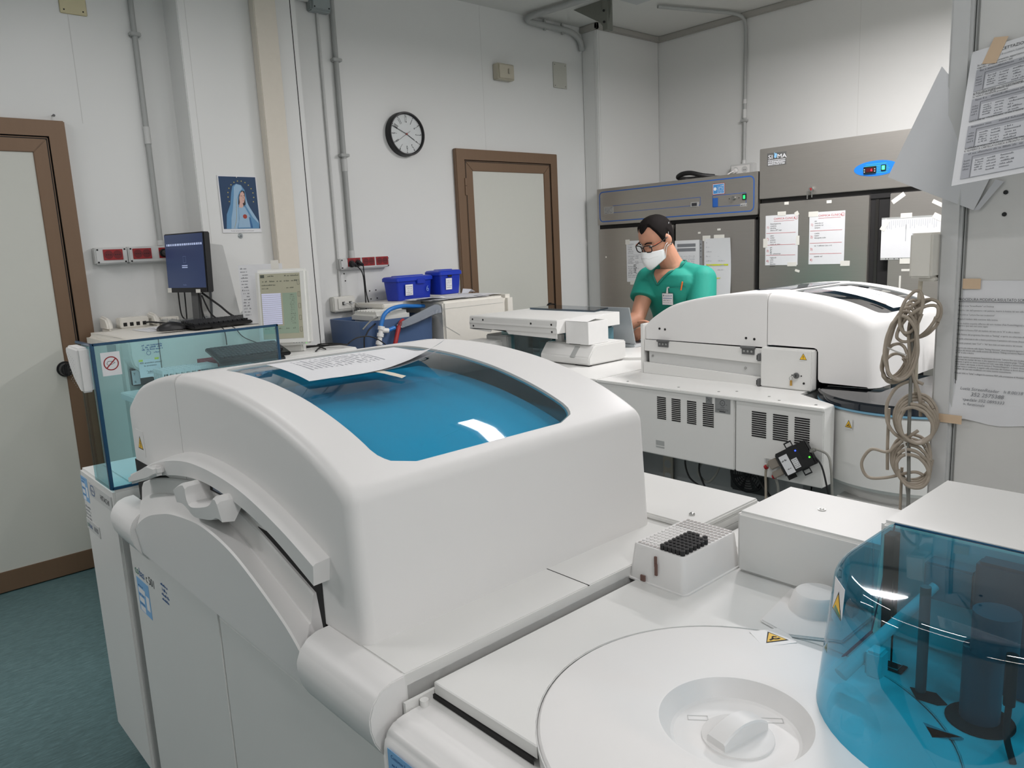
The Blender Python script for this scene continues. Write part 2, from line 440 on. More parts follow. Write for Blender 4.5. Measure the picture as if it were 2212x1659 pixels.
conduit('grey conduit running down left wall to the long socket strip', [(xq, 1.312, ZC), (xq, 1.312, 1.535)], .0125, [((xq, 1.312, 2.52), 0)], [((xq, 1.312, 2.02), (xq, 1.312, 2.1)), ((xq, 1.312, 1.535), (xq, 1.312, 1.56))])
xq = XC+.018
conduit('thick grey conduit running down to socket strip by the clock', [(xq, 2.428, ZC), (xq, 2.425, 1.42)], .0145, [((xq, 2.427, 2.55), 0), ((xq, 2.426, 2.02), 0)], [((xq, 2.426, 1.93), (xq, 2.426, 2.0)), ((xq, 2.425, 1.42), (xq, 2.425, 1.47))])
xq = XC+.008
conduit('thin pale cable duct running from junction box down to data outlet', [(xq, 2.335, 2.79), (xq, 2.335, 1.2)], .0085, m_=LGREY)
t = thing('junction_box', 'grey junction box high on wall above thin cable duct', 'junction box', (XC, 2.345, 2.79))
MB(mat('box_grey', (150, 158, 158), .5)).box(XC, 2.275, 2.79, XC+.055, 2.40, 2.915, .006).build('box_body', t)
MB(mat('box_grey', (150, 158, 158), .5)).box(XC+.055, 2.283, 2.798, XC+.064, 2.392, 2.907, .003).build('box_lid', t)
for y in (2.293, 2.382):
    for z in (2.808, 2.897): MB(DARK).cyl((XC+.063, y, z), (XC+.0655, y, z), .004, n=10).build('screw', t)
b = MB(LGREY); b.tube([(xq+.014, 2.275, 2.85), (xq+.014, 2.18, 2.85)], .014, 12, 0); b.build('duct_stub', t)
yq = YB-.018
conduit('grey conduit coming from ceiling down to socket box over the fridge', [(-3.42, 4.55, ZC-.02), (-3.28, 4.95, ZC-.02), (-3.21, 5.14, ZC-.022), (-3.185, 5.235, ZC-.045), (-3.18, yq, ZC-.12), (-3.181, yq, 2.6), (-3.186, yq, 1.97)], .0125, [((-3.186, yq, 2.28), 0)], [((-3.185, yq, 2.3), (-3.185, yq, 2.36)), ((-3.183, yq, 2.4), (-3.183, yq, 2.43)), ((-3.186, yq, 1.97), (-3.186, yq, 2.0))], 'y')
t = conduit('fat grey pipe bending from the ceiling along top of clock wall', [(-3.3, 3.99, ZC-.03), (-3.75, 3.96, ZC-.03), (-4.02, 3.93, ZC-.032), (-4.075, 3.95, ZC-.045), (-4.085, 4.02, ZC-.05), (-4.085, 4.15, ZC-.052), (-4.085, 4.36, ZC-.055), (-4.085, 4.44, ZC-.075), (-4.085, 4.49, ZC-.115), (-4.095, 4.515, ZC-.17)], .021, [((-4.085, 4.12, ZC-.052), (0, 1, 0)), ((-4.085, 4.3, ZC-.054), (0, 1, 0))], wall='c')
# ceiling bracket and plate
t = thing('ceiling_bracket', 'painted grey steel angle bracket hanging from ceiling corner', 'bracket', (-3.62, 4.2, ZC-.2))
gm = mat('bracket_paint', (118, 120, 112), .55)
MB(gm).prism([(-3.84, ZC-.002), (-3.5, ZC-.002), (-3.5, ZC-.045), (-3.53, ZC-.17), (-3.56, ZC-.19), (-3.6, ZC-.14)], 4.16, 4.166, 'y').build('gusset_plate', t)
MB(gm).box(-3.565, 4.14, ZC-.2, -3.525, 4.2, ZC, .002).build('upright', t)
for z in (ZC-.15, ZC-.08): MB(DARK).cyl((-3.545, 4.138, z), (-3.545, 4.13, z), .008, n=6).build('bolt', t)
o = MB(mat('plate_white', (186, 190, 190), .5)).box(-3.5, 4.22, ZC-.012, -3.3, 4.42, ZC, .003).build('ceiling_cover_plate')
tag(o, 'small square white cover plate on ceiling beside steel bracket', 'cover plate')
# cover plates
t = thing('cover_plate', 'yellowed rectangular cover plate high on the left wall', 'cover plate', (XL, 1.064, 2.573))
MB(mat('yellowed_plastic', (205, 196, 160), .5)).box(XL, 1.008, 2.573, XL+.006, 1.12, 2.70, .004).build('plate', t)
for y in (1.025, 1.103): MB(DARK).cyl((XL+.005, y, 2.59), (XL+.0068, y, 2.59), .0035, n=10).build('screw', t)
t = thing('cover_plate', 'off white rectangular blank plate on clock wall near corner', 'cover plate', (XC, 4.295, 2.576))
MB(mat('plate_offwhite', (192, 192, 182), .5)).box(XC, 4.222, 2.576, XC+.005, 4.366, 2.755, .003).build('plate', t)
for y in (4.24, 4.348):
    for z in (2.592, 2.738): MB(DARK).cyl((XC+.004, y, z), (XC+.0058, y, z), .003, n=8).build('screw', t)
t = thing('light_switch', 'beige surface mounted switch box high on the clock wall', 'switch', (XC, 3.71, 2.565))
MB(mat('switch_beige', (190, 184, 166), .45)).box(XC, 3.64, 2.568, XC+.055, 3.79, 2.672, .005).build('switch_box', t)
MB(mat('switch_beige', (190, 184, 166), .45)).box(XC+.054, 3.648, 2.575, XC+.06, 3.784, 2.667, .003).build('front_plate', t)
MB(mat('switch_key', (172, 166, 150), .4)).box(XC+.059, 3.727, 2.607, XC+.063, 3.743, 2.642, .002).build('rocker', t)
o = MB(DGREY).cyl((XL, .917, 2.125), (XL+.03, .917, 2.122), .0028, n=8).cyl((XL+.03, .917, 2.122), (XL+.032, .917, 2.122), .006, n=10).build('nail')
tag(o, 'bare nail sticking out of the wall above left door frame', 'nail')
for k, (y, z) in enumerate(((2.372, 1.335), (2.377, 1.292), (2.54, 1.22), (2.585, 1.222), (2.545, 1.17), (2.59, 1.172))):
    pl = ['upper plug hole left of hanging black cables', 'lower plug hole left of hanging black cables', 'upper left of four plug holes beside blue box', 'upper right of four plug holes beside blue box', 'lower left of four plug holes beside blue box', 'lower right of four plug holes beside blue box'][k]
    o = MB(DARK).cyl((XC-.001, y, z), (XC+.0015, y, z), .0042, n=12).build('wall_plug'); tag(o, 'black ' + pl, 'wall plug', 'wall plugs under the socket strip')
# ---- wall clock
t = thing('wall_clock', 'round black rimmed wall clock with white dial', 'clock', (XC, 2.872, 2.035))
cy, cz, cr = 2.872, 2.166, .134
TL = Matrix.Translation((XC, cy, cz)) @ Matrix.Rotation(PI/2, 4, 'Y')
b = MB(BLACK); b.lathe([(0, 0), (cr, 0), (cr*.985, .042), (cr*.95, .05), (cr*.91, .05), (cr*.885, .036), (cr*.87, .034)], (0, 0, 0), 56, TL); b.build('clock_rim', t)
b = MB(mat('dial_white', (212, 216, 216), .4)); b.lathe([(0, .031), (cr*.9, .031)], (0, 0, 0), 56, TL); b.build('clock_dial', t)
MC = FX(XC+.0316, cy, cz); b = MB(INK)
for h in range(12):
    a = PI/2-2*PI*(h if h else 12)/12
    b.disc(MC, cr*.83*math.cos(a), cr*.83*math.sin(a), .0032, 0, 10)
    Mh = MC @ Matrix.Rotation(a-PI/2, 4, 'Z')
    s_ = str(h if h else 12)
    if h == 11: b.quad(Mh, -.006, cr*.5, -.0035, cr*.78, 0).quad(Mh, .0035, cr*.5, .006, cr*.78, 0)
    elif h == 1: b.quad(Mh, -.0014, cr*.5, .0014, cr*.78, 0)
    elif h == 10:
        for q in (-.011, -.005, .001, .007): b.quad(Mh, q, cr*.52, q+.003, cr*.76, 0)
    else:
        b.text(s_, Mh, 0, cr*.52, .055, 0, 'c', .34)
for k in range(60):
    if k % 5: a = 2*PI*k/60; b.disc(MC, cr*.83*math.cos(a), cr*.83*math.sin(a), .0011, 0, 6)
b.build('numerals', t)
def hand(nm, ang, l0, l1, w, z, mt):
    Mh = MC @ Matrix.Rotation(-ang, 4, 'Z'); b = MB(mt); b.slab(Mh, -w/2, -l0, w/2, l1, z, z+.0012); b.build(nm, t)
hand('hour_hand', 2*PI*(3+48/60)/12+.12, .0, cr*.5, .0036, .002, INK)
hand('minute_hand', 2*PI*48/60+.1, 0, cr*.83, .003, .004, INK)
hand('second_hand', 2*PI*39.6/60, cr*.24, cr*.72, .0014, .006, mat('second_hand_dark', (60, 48, 48), .5))
MB(mat('clock_hub_red', (150, 66, 56), .5)).cyl((XC+.032, cy, cz), (XC+.041, cy, cz), .0055, n=14).build('hub', t)
# ---- devotional print: a generic veiled figure, flat print on card
t = thing('wall_print', 'printed picture of a veiled figure in blue on the pillar', 'picture', (XP, 1.665, 1.58))
MQ = frame((XP+.002, 1.563, 1.583), (0, 1, -.005), (0, .0, 1)); w_, h_ = .203, .281
MB(PAPER).slab(MQ, 0, 0, w_, h_, 0, .0025).build('card', t)
b = MB(mat('print_deep_blue', (22, 58, 94), .55)); b.quad(MQ, .006, .019, w_-.006, h_-.005, .0028); b.build('print_background', t)
def poly(nm, mt, pts, z): 
    b = MB(mt); P2 = [(p[0]*w_, p[1]*h_) for p in pts]; b.face(b.verts([(x, y, z) for x, y in P2], MQ)); b.build(nm, t, recalc=False)
veil = mat('print_pale_blue', (150, 182, 208), .6); veil2 = mat('print_mid_blue', (92, 142, 182), .6); veil3 = mat('print_shadow_blue', (48, 100, 150), .6)
poly('print_cloak', veil2, [(.1, .07), (.94, .07), (.955, .17), (.8, .36), (.7, .53), (.66, .75), (.58, .84), (.46, .86), (.36, .82), (.31, .7), (.26, .5), (.14, .32)], .0030)
poly('print_veil', veil, [(.22, .07), (.37, .07), (.43, .2), (.45, .4), (.46, .62), (.52, .72), (.6, .77), (.58, .83), (.46, .855), (.39, .8), (.37, .66), (.31, .42), (.25, .26)], .0033)
poly('print_veil_fold', veil, [(.62, .74), (.66, .62), (.72, .48), (.94, .2), (.94, .16), (.8, .27), (.66, .46), (.62, .58)], .0033)
poly('print_dress', veil, [(.4, .09), (.74, .09), (.72, .3), (.62, .45), (.5, .47), (.46, .45), (.45, .25)], .0034)
poly('print_fold', veil3, [(.72, .08), (.78, .08), (.74, .26), (.7, .28)], .0036)
poly('print_hair', mat('print_dark', (36, 36, 44), .6), [(.46, .5), (.5, .66), (.58, .745), (.655, .73), (.65, .5), (.6, .47)], .0036)
skin_p = mat('print_skin', (212, 172, 160), .6)
poly('print_face', skin_p, [(.5, .545), (.5, .62), (.54, .7), (.6, .73), (.635, .69), (.645, .62), (.63, .57), (.605, .525), (.57, .52)], .0039)
poly('print_neck', skin_p, [(.47, .45), (.5, .54), (.57, .53), (.59, .47), (.54, .435)], .0038)
b = MB(mat('print_dark', (36, 36, 44), .6)); b.quad(MQ, .535*w_, .645*h_, .58*w_, .652*h_, .0042).quad(MQ, .61*w_, .65*h_, .635*w_, .657*h_, .0042).quad(MQ, .598*w_, .6*h_, .604*w_, .64*h_, .0042); b.build('print_features', t)
b = MB(mat('print_lip', (168, 80, 80), .6)); b.quad(MQ, .585*w_, .565*h_, .615*w_, .572*h_, .0042); b.build('print_mouth', t)
b = MB(mat('print_gold', (176, 164, 96), .6))
for k in range(14):
    a = -.35+(PI+.7)*k/13; b.disc(MQ, (.55+.33*math.cos(a))*w_, (.64+.27*math.sin(a))*h_, .0033, .0032, 8)
b.stroke(MQ, [(.3*w_, .08*h_), (.38*w_, .25*h_), (.425*w_, .6*h_)], .0016, .0037); b.build('print_gold_marks', t)
b = MB(mat('print_red', (160, 58, 46), .6)); b.disc(MQ, .6*w_, .285*h_, .011, .0038, 16); b.build('print_brooch', t)
b = MB(INK); b.text('"Recitate ogni giorno il Rosario e avrete la pace"', MQ, .5*w_, .007, .0062, .0028, 'c'); b.build('caption_text', t)
MB(CHROME).cyl((XP+.004, 1.66, 1.857), (XP+.009, 1.66, 1.857), .003, n=10).build('pin', t)
t = thing('suction_hook', 'clear round suction hook under the veiled figure print', 'hook', (XP, 1.652, 1.55))
MB(tinted('clear_plastic', (214, 220, 222), .08)).lathe([(0, .008), (.008, .007), (.013, .002), (.014, 0)], (0, 0, 0), 20, Matrix.Translation((XP, 1.652, 1.566)) @ Matrix.Rotation(PI/2, 4, 'Y')).build('suction_cup', t)
MB(INKG).box(XP+.005, 1.65, 1.56, XP+.013, 1.654, 1.57).build('hook_tip', t)
# ---- red socket strips
def socket_pair(parent, X, y, z, w=.086, h=.05):
    M = FX(X, y, z)
    rp_ = MB(RED).slab(M, 0, 0, w, h, -.002, .003, .001).build('red_socket_plate', parent)
    b = MB(mat('socket_dark_red', (106, 14, 20), .45), DARK)
    for cx in (w*.27, w*.73):
        b.use(b.mats[0]); b.disc(M, cx, h*.5, h*.4, .0032, 20)
        b.use(DARK)
        for q in (-.009, 0, .009): b.disc(M, cx+q, h*.5, .0024, .0035, 8)
    return b.build('socket_holes', rp_)
def strip(label, X, y0, y1, z0, z1, plates, dep=.05):
    t = thing('socket_strip', label, 'socket strip', (X, (y0+y1)/2, z0))
    MB(LGREY).box(X, y0, z0, X+dep*.6, y1, z1, .004).build('strip_base', t)
    h = z1-z0
    b = MB(LGREY)
    b.prism([(y0, z0), (y1, z0), (y1, z1), (y0, z1)], X+dep*.6, X+dep, 'x', .006); b.build('strip_front', t)
    for y in plates: socket_pair(t, X+dep, y, z0+h*.24)
    for y in (y0+.012, y1-.012):
        for z in (z0+.01, z1-.01): MB(DARK).cyl((X+dep-.001, y, z), (X+dep+.0015, y, z), .0042, n=10).build('screw', t)
    return t
strip('grey socket strip with red outlets beside left door, first of two', XL, 1.0, 1.143, 1.455, 1.533, [1.035])
strip('grey socket strip with red outlets continuing behind the dark monitor', XL, 1.146, 1.40, 1.455, 1.533, [1.166, 1.287])
strip('grey socket strip with three pairs of red outlets under the clock', XC, 2.325, 2.67, 1.36, 1.425, [2.375, 2.475, 2.572], .05)
def plug(label, X, y, z, cable, r=.0035, group=None, L=.04):
    t = thing('power_plug', label, 'plug', (X, y, z-.02), group=group)
    b = MB(BLACK); b.cyl((X, y, z), (X+.016, y, z), .021, .019, n=18, bev=.003).cyl((X+.016, y, z), (X+.016+L, y, z-.01), .015, .009, n=14, bev=.003); b.build('plug_body', t)
    b = MB(RUBBER); b.tube(cable, r, 8, 6); b.build('cable', t)
    return t
X = XC+.05
plug('black plug in first red outlet with cable hanging to floor', X, 2.398, 1.39, [(X+.055, 2.4, 1.38), (X+.075, 2.425, 1.33), (X+.06, 2.44, 1.2), (X+.05, 2.445, 1.05), (X+.05, 2.46, .7), (X+.06, 2.47, .06)])
plug('black angled plug in second red outlet with two hanging cables', X, 2.443, 1.392, [(X+.055, 2.446, 1.375), (X+.06, 2.445, 1.3), (X+.05, 2.46, 1.18), (X+.07, 2.5, 1.02), (X+.09, 2.54, .75), (X+.1, 2.55, .06)])
X = XL+.05
plug('black plug in red outlet with cable dropping behind dark monitor', X, 1.308, 1.498, [(X+.055, 1.31, 1.488), (X+.075, 1.325, 1.44), (X+.06, 1.335, 1.35), (X+.05, 1.34, 1.2), (X+.08, 1.35, 1.165)])
plug('black plug in last red outlet hidden behind monitor edge', X, 1.352, 1.498, [(X+.055, 1.352, 1.488), (X+.07, 1.36, 1.44), (X+.06, 1.365, 1.3), (X+.05, 1.365, 1.165)])
# ---- data outlet
t = thing('data_outlet', 'white double data outlet box below thin cable duct', 'data outlet', (XC, 2.33, 1.115))
MB(mat('outlet_white', (222, 221, 214), .35)).box(XC, 2.258, 1.115, XC+.05, 2.405, 1.203, .006).build('outlet_box', t)
MB(mat('outlet_white', (222, 221, 214), .35)).box(XC+.05, 2.285, 1.128, XC+.055, 2.398, 1.192, .003).build('faceplate', t)
for y in (2.322, 2.368):
    MB(DARK).box(XC+.053, y-.009, 1.153, XC+.0562, y+.009, 1.172).build('data_port', t)
for k, y in enumerate((2.325, 2.371)):
    c = thing('network_cable', 'thin white network cable hanging from %s port of data outlet' % ('left' if k == 0 else 'right'), 'cable', (XC+.06, y, .02), group='cables from the data outlet')
    b = MB(mat('cord_white', (196, 195, 190), .5)); b.tube([(XC+.06, y, 1.162), (XC+.085, y+.02, 1.158), (XC+.09, y+.035, 1.12), (XC+.08, y+.05, 1.0), (XC+.08, y+.09, .8), (XC+.08, y+.12, .02)], .0026, 8, 6); b.build('cord', c)
    MB(LGREY).box(XC+.05, y-.007, 1.155, XC+.07, y+.007, 1.169, .002).build('connector', c)
# ================================================================ NEAR ANALYZER LINE
def interp(pts, n, sm=8):
    P = smooth_path([(p[0], p[1], 0) for p in pts], sm)
    L = [0]
    for a, b in zip(P, P[1:]): L.append(L[-1]+(b-a).length)
    out = []; j = 0
    for k in range(n):
        d = L[-1]*k/(n-1)
        while j < len(L)-2 and L[j+1] < d: j += 1
        t = (d-L[j])/max(1e-9, L[j+1]-L[j]); p = P[j].lerp(P[j+1], min(1, max(0, t))); out.append((p.x, p.y))
    return out
def fillet_corner(prof, i, r, n=6):
    """round the corner at vertex i of an open polyline"""
    a, b, c = Vector(prof[i-1]), Vector(prof[i]), Vector(prof[i+1])
    d1 = (a-b).normalized(); d2 = (c-b).normalized(); ang = d1.angle(d2); t = r/math.tan(ang/2)
    prof = [Vector(p) for p in prof]
    lo = max([k for k in range(i) if (prof[k]-b).length > t*1.02 and all((prof[q]-b).length > t*1.02 for q in range(k+1))] or [0])
    p0 = b+d1*t; p1 = b+d2*t; ctr = b+(d1+d2).normalized()*(r/math.sin(ang/2))
    v0 = p0-ctr; v1 = p1-ctr; tot = v0.angle_signed(v1)
    pts = []
    for k in range(n+1):
        q = -tot*k/n; pts.append((ctr.x+v0.x*math.cos(q)-v0.y*math.sin(q), ctr.y+v0.x*math.sin(q)+v0.y*math.cos(q)))
    return [tuple(p) for p in prof[:lo+1]]+pts+[tuple(p) for p in prof[i+1:]]
def hood_shell(name, parent, prof, y0, y1, r0, r1, mt, hole=None, gasket=None, close=True, seam=None, cap_extra=None):
    """body swept along y with rounded ends; hole=(x0,x1,ya,yb,rc,margin) opens a window in the curved top"""
    n = len(prof)
    P = [Vector((p[0], p[1])) for p in prof]
    N = []
    for i in range(n):
        d = (P[min(i+1, n-1)]-P[max(i-1, 0)]).normalized(); N.append(Vector((d.y, -d.x)))   # inward normal for a left-to-right profile
    if seam is not None:      # the joint with the neighbouring cover stays straight
        for i in range(n):
            if abs(P[i].x-seam) < .0004: N[i] = Vector((0, -1)) if P[i].y > 1.1 else Vector((0, 0))
    S = [0]
    for a, b in zip(P, P[1:]): S.append(S[-1]+(b-a).length)
    ys = []
    for k in range(7):
        b = PI/2*k/6; ys.append((y0+r0*(1-math.cos(b)), r0*(1-math.sin(b))))
    mid = [y0+r0+(y1-y0-r0-r1)*k/10 for k in range(1, 10)]
    if hole:
        mid = [hole[2]+(hole[3]-hole[2])*k/8 for k in range(9)]
        mid = [(y0+r0+hole[2])/2]+mid+[(hole[3]+y1-r1)/2]
    ys += [(y, 0) for y in mid]
    for k in range(6, -1, -1):
        b = PI/2*k/6; ys.append((y1-r1*(1-math.cos(b)), r1*(1-math.sin(b))))
    b = MB(mt)
    G = [[b.bm.verts.new((P[i].x+N[i].x*ins, y, P[i].y+N[i].y*ins)) for i in range(n)] for (y, ins) in ys]
    ia = ib = ja = jb = None
    if hole:
        ia = max(i for i in range(n) if P[i].x <= hole[0]+1e-6); ib = min(i for i in range(n) if P[i].x >= hole[1]-1e-6)
        ja = min(j for j in range(len(ys)) if ys[j][0] >= hole[2]-1e-6 and ys[j][1] == 0); jb = ja+8
    for j in range(len(ys)-1):
        for i in range(n-1):
            if hole and ja <= j < jb and ia <= i < ib: continue
            b.face([G[j][i], G[j][i+1], G[j+1][i+1], G[j+1][i]])
    if close and cap_extra:      # stepped lower edge, with the sheet turned in along the step
        for row, yy, dy in ((G[0], y0, .06), (G[-1], y1, -.06)):
            ex = [b.bm.verts.new((x, yy, z)) for x, z in cap_extra]; b.face(row+ex)
            e2 = [b.bm.verts.new((x, yy+dy, z)) for x, z in cap_extra]
            for p, q, r_, s_ in zip(ex, ex[1:], e2, e2[1:]): b.face([p, q, s_, r_])
    elif close:
        b.face(G[0]); b.face(G[-1][::-1])
    glass = None
    if hole:
        def surf(s, y, ins=0):
            k = 0
            while k < n-2 and S[k+1] < s: k += 1
            t = (s-S[k])/max(1e-9, S[k+1]-S[k]); p = P[k].lerp(P[k+1], t); nn = N[k].lerp(N[k+1], t)
            return (p.x+nn.x*ins, y, p.y+nn.y*ins)
        sa, sb = S[ia], S[ib]; ya, yb = hole[2], hole[3]; rc, mg = hole[4], hole[5]
        loop = [(ia+k, ja) for k in range(ib-ia)]+[(ib, ja+k) for k in range(8)]+[(ib-k, jb) for k in range(ib-ia)]+[(ia, jb-k) for k in range(8)]
        cs, cy_ = (sa+sb)/2, (ya+yb)/2; Wd, Hd = (sb-sa)/2-mg, (yb-ya)/2-mg
        inner = []
        for (i, j) in loop:
            u = (S[i]-cs)/((sb-sa)/2)*Wd; v = (ys[j][0]-cy_)/((yb-ya)/2)*Hd
            qx = max(-(Wd-rc), min(Wd-rc, u)); qy = max(-(Hd-rc), min(Hd-rc, v)); d = Vector((u-qx, v-qy))
            if d.length > rc: d = d.normalized()*rc
            inner.append((cs+qx+d.x, cy_+qy+d.y))
        A = [G[j][i] for (i, j) in loop]
        B = [b.bm.verts.new(surf(*p)) for p in inner]; m_ = len(A)
        C = [b.bm.verts.new(surf(cs+(p[0]-cs)*.985, cy_+(p[1]-cy_)*.985, .007)) for p in inner]
        for k in range(m_):
            b.face([A[k], A[(k+1) % m_], B[(k+1) % m_], B[k]])
        b.use(gasket)
        for k in range(m_): b.face([B[k], B[(k+1) % m_], C[(k+1) % m_], C[k]])
        g = MB()
        rings = []
        for q in range(10):
            f = 1-q/10
            rings.append([g.bm.verts.new(surf(cs+(p[0]-cs)*f*.988, cy_+(p[1]-cy_)*f*.988, .0035)) for p in inner])
        c0 = g.bm.verts.new(surf(cs, cy_, .0035))
        g.glassrings = rings
        glass = (g, rings, c0, m_)
    o = b.build(name, parent, 40)
    return o, glass
def glass_pane(glass, mt, parent, name='window_pane'):
    g, rings, c0, m_ = glass; g.use(mt)
    for q in range(9):
        for k in range(m_): g.face([rings[q][k], rings[q][(k+1) % m_], rings[q+1][(k+1) % m_], rings[q+1][k]])
    for k in range(m_): g.face([rings[9][k], rings[9][(k+1) % m_], c0])
    return g.build(name, parent, 60)
def warn_sticker(parent, M, w, h, sym='!', base=PAPER, tri=None):
    """small white sticker with a black edged yellow warning triangle"""
    b = MB(base); b.slab(M, 0, 0, w, h, 0, .0005); o = b.build('warning_sticker', parent)
    s_ = tri or min(w, h)*.8; cx, cy = w/2, h/2-s_*.4
    b = MB(INK); b.face(b.verts([(cx-s_/2, cy, .0007), (cx+s_/2, cy, .0007), (cx, cy+s_*.86, .0007)], M)); b.use(YELLOW)
    k = s_*.86; b.face(b.verts([(cx-k/2+.0, cy+s_*.06, .0009), (cx+k/2, cy+s_*.06, .0009), (cx, cy+s_*.06+k*.8, .0009)], M)); b.use(INK)
    if sym == '!': b.quad(M, cx-s_*.04, cy+s_*.25, cx+s_*.04, cy+s_*.55, .0011).disc(M, cx, cy+s_*.15, s_*.045, .0011, 8)
    elif sym == 'z': b.stroke(M, [(cx+.05*s_, cy+.6*s_), (cx-.08*s_, cy+.36*s_), (cx+.06*s_, cy+.36*s_), (cx-.02*s_, cy+.12*s_)], s_*.06, .0011)
    elif sym == 'h':
        b.stroke(M, [(cx-.26*s_, cy+.16*s_), (cx-.08*s_, cy+.24*s_), (cx+.06*s_, cy+.18*s_), (cx+.22*s_, cy+.22*s_)], s_*.09, .0011).stroke(M, [(cx-.1*s_, cy+.24*s_), (cx+.0*s_, cy+.42*s_), (cx+.14*s_, cy+.34*s_)], s_*.07, .0011)
    p = b.build('warning_triangle', o)
    return o
def blue_form_sticker(parent, M, w, h, head='Customer Experience', fields=3):
    b = MB(STBLUE); b.slab(M, 0, 0, w, h, 0, .0005); so_ = b.build('service_sticker', parent)
    b = MB(STDB)
    if head: b.text(head, M, w*.07, h*.88, h*.085, .0007, sx=.9)
    for k in range(fields): b.scrib(M, w*.08, h*(.76-.27*k), w*.4, h*.05, .0007)
    b.use(PAPER)
    for k in range(fields): b.quad(M, w*.08, h*(.56-.27*k), w*(.5 if k else .62), h*(.72-.27*k), .0006)
    b.quad(M, w*.66, h*.2, w*.93, h*.62, .0006)
    b.build('sticker_print', so_)

FYP = .47            # front plane of the near line
# ---- sample cabinet at the left end ("core unit")
cab = thing('sample_loader_cabinet', 'narrow white sample loading cabinet at left end of near analyzer line', 'lab cabinet', (-2.21, .93, 0))
b = MB(WHITE2); b.box(-2.38, .478, .1, -2.055, 1.42, .893, .006); b.build('cabinet_body', cab)
b = MB(DARK); b.box(-2.36, .52, 0, -2.07, 1.4, .1); b.build('plinth', cab)
b = MB(WHITE2); b.slab(FZ(-2.355, .532, .8935), 0, 0, .28, .075, 0, .002, .0008); np_ = b.build('hatch_cover', cab)
b = MB(DARK); b.disc(FZ(-2.12, .56, .8957), 0, 0, .008, .0, 18); b.build('hatch_hole', np_)
MCAB = FY(0, .478, 0)
b = MB(LGREY); b.slab(MCAB, -2.287, .833, -2.073, .874, 0, .003, .001); np_ = b.build('name_plate', cab)
b = MB(STDB)
Mh = MCAB; hx, hz = -2.25, .8535
hexp = [(hx-.022, hz), (hx-.012, hz+.013), (hx+.012, hz+.013), (hx+.022, hz), (hx+.012, hz-.013), (hx-.012, hz-.013), (hx-.022, hz)]
b.stroke(Mh, hexp, .0028, .0034); b.text('Roche', Mh, hx, hz-.004, .0115, .0034, 'c'); b.use(INK); b.text('HITACHI', Mh, -2.175, .845, .021, .0034); b.build('maker_marks', np_)
b = MB(LGREY); b.slab(MCAB, -2.405+.03, .717, -2.245, .75, 0, .0025, .001); np_ = b.build('model_plate', cab)
b = MB(mat('print_green', (40, 120, 96), .6), INK); b.text('co', MCAB, -2.367, .727, .022, .003); b.use(STDB).text('bas', MCAB, -2.343, .727, .022, .003); b.use(INKG).text('6000', MCAB, -2.297, .727, .021, .003); b.build('model_lettering', np_)
blue_form_sticker(cab, FY(-2.378, .4778, .803), .066, .07)
b = MB(INKG)
for k in range(4): b.scrib(MCAB, -2.37, .783-.011*k, .05, .006, .0006)
b.build('small_print', cab)
# blue acrylic lid over the loader
lid = MB(TEAL)
lid.box(-2.062, .482, .895, -2.057, .957, 1.262)
lid.build('clear_lid_side', cab)
lid = MB(TEAL); lid.box(-2.2, .475, .895, -2.057, .4795, 1.262); 
o = lid.build('clear_lid_front', cab)
b = MB(TEALE)
b.box(-2.064, .474, .895, -2.0555, .483, 1.264, .001).box(-2.064, .478, 1.258, -2.0555, .959, 1.2645, .001).box(-2.064, .953, 1.13, -2.0555, .959, 1.264, .001).box(-2.064, .478, .8935, -2.0555, .57, .9, .001).box(-2.2, .474, 1.258, -2.06, .48, 1.2645, .001)
b.build('lid_edge', cab)
b = MB(WHITE); b.prism([(-2.066, 1.145), (-2.085, 1.15), (-2.13, 1.175), (-2.16, 1.205), (-2.178, 1.24), (-2.176, 1.252), (-2.165, 1.258), (-2.066, 1.256)][::-1], .446, .474, 'y', .005, 3); 
np_ = b.build('lid_handle', cab)
b = MB(GREYP)
for i in range(5):
    for k in range(8): b.disc(FY(-2.155+.012*i, .4457, 1.24-.0095*k-.004*i), 0, 0, .0016, 0, 6)
b.build('handle_grip_dots', np_)
MG = FX(-2.0565, .494, 1.182)
b = MB(PAPER); b.slab(MG, .0, .0, .044, .058, 0, .0006); np_ = b.build('prohibition_sticker', cab)
b = MB(RED); b.disc(MG, .022, .03, .0175, .0008, 32, .0148); b.stroke(MG, [(.0105, .0185), (.0335, .0415)], .0028, .0009); b.use(INK); b.stroke(MG, [(.012, .03), (.016, .036), (.024, .035), (.031, .031), (.024, .0275), (.015, .026), (.012, .03)], .0009, .0008); b.build('prohibition_symbol', np_)
# ---- chemistry module with the arched hood
chem = thing('chemistry_analyzer', 'large white chemistry analyzer with arched hood and blue glass window, nearest', 'lab analyzer', (-1.37, .9, 0))
b = MB(WHITE2); b.box(-1.955, .5, .1, -.8, 1.4, .886, .003); b.build('analyzer_body', chem)
b = MB(DARK); b.box(-1.93, .53, 0, -.83, 1.38, .1).box(-2.05, .5, .1, -1.956, .62, .86); b.build('plinth', chem)
b = MB(WHITE2); b.box(-1.94, FYP, .1, -1.387, .5, .804, .004); b.build('front_door', chem)
b = MB(WHITE2); b.box(-1.383, FYP, .1, -.802, .5, .792, .003).box(-1.383, FYP+.0005, .785, -1.004, .5, .804, .002); b.build('front_door', chem)
MD = FY(0, FYP, 0)
b = MB(mat('print_green', (40, 120, 96), .6)); b.text('co', MD, -1.917, .722, .03, .0006); b.use(STDB).text('bas', MD, -1.885, .722, .03, .0006); b.use(INK).text('c 501', MD, -1.835, .722, .029, .0006); b.build('model_lettering', chem)
blue_form_sticker(chem, FY(-1.913, FYP-.0002, .628), .088, .085, '')
b = MB(STDB)
for k in range(4): b.scrib(MD, -1.725, .75-.012*k, .045, .007, .0006)
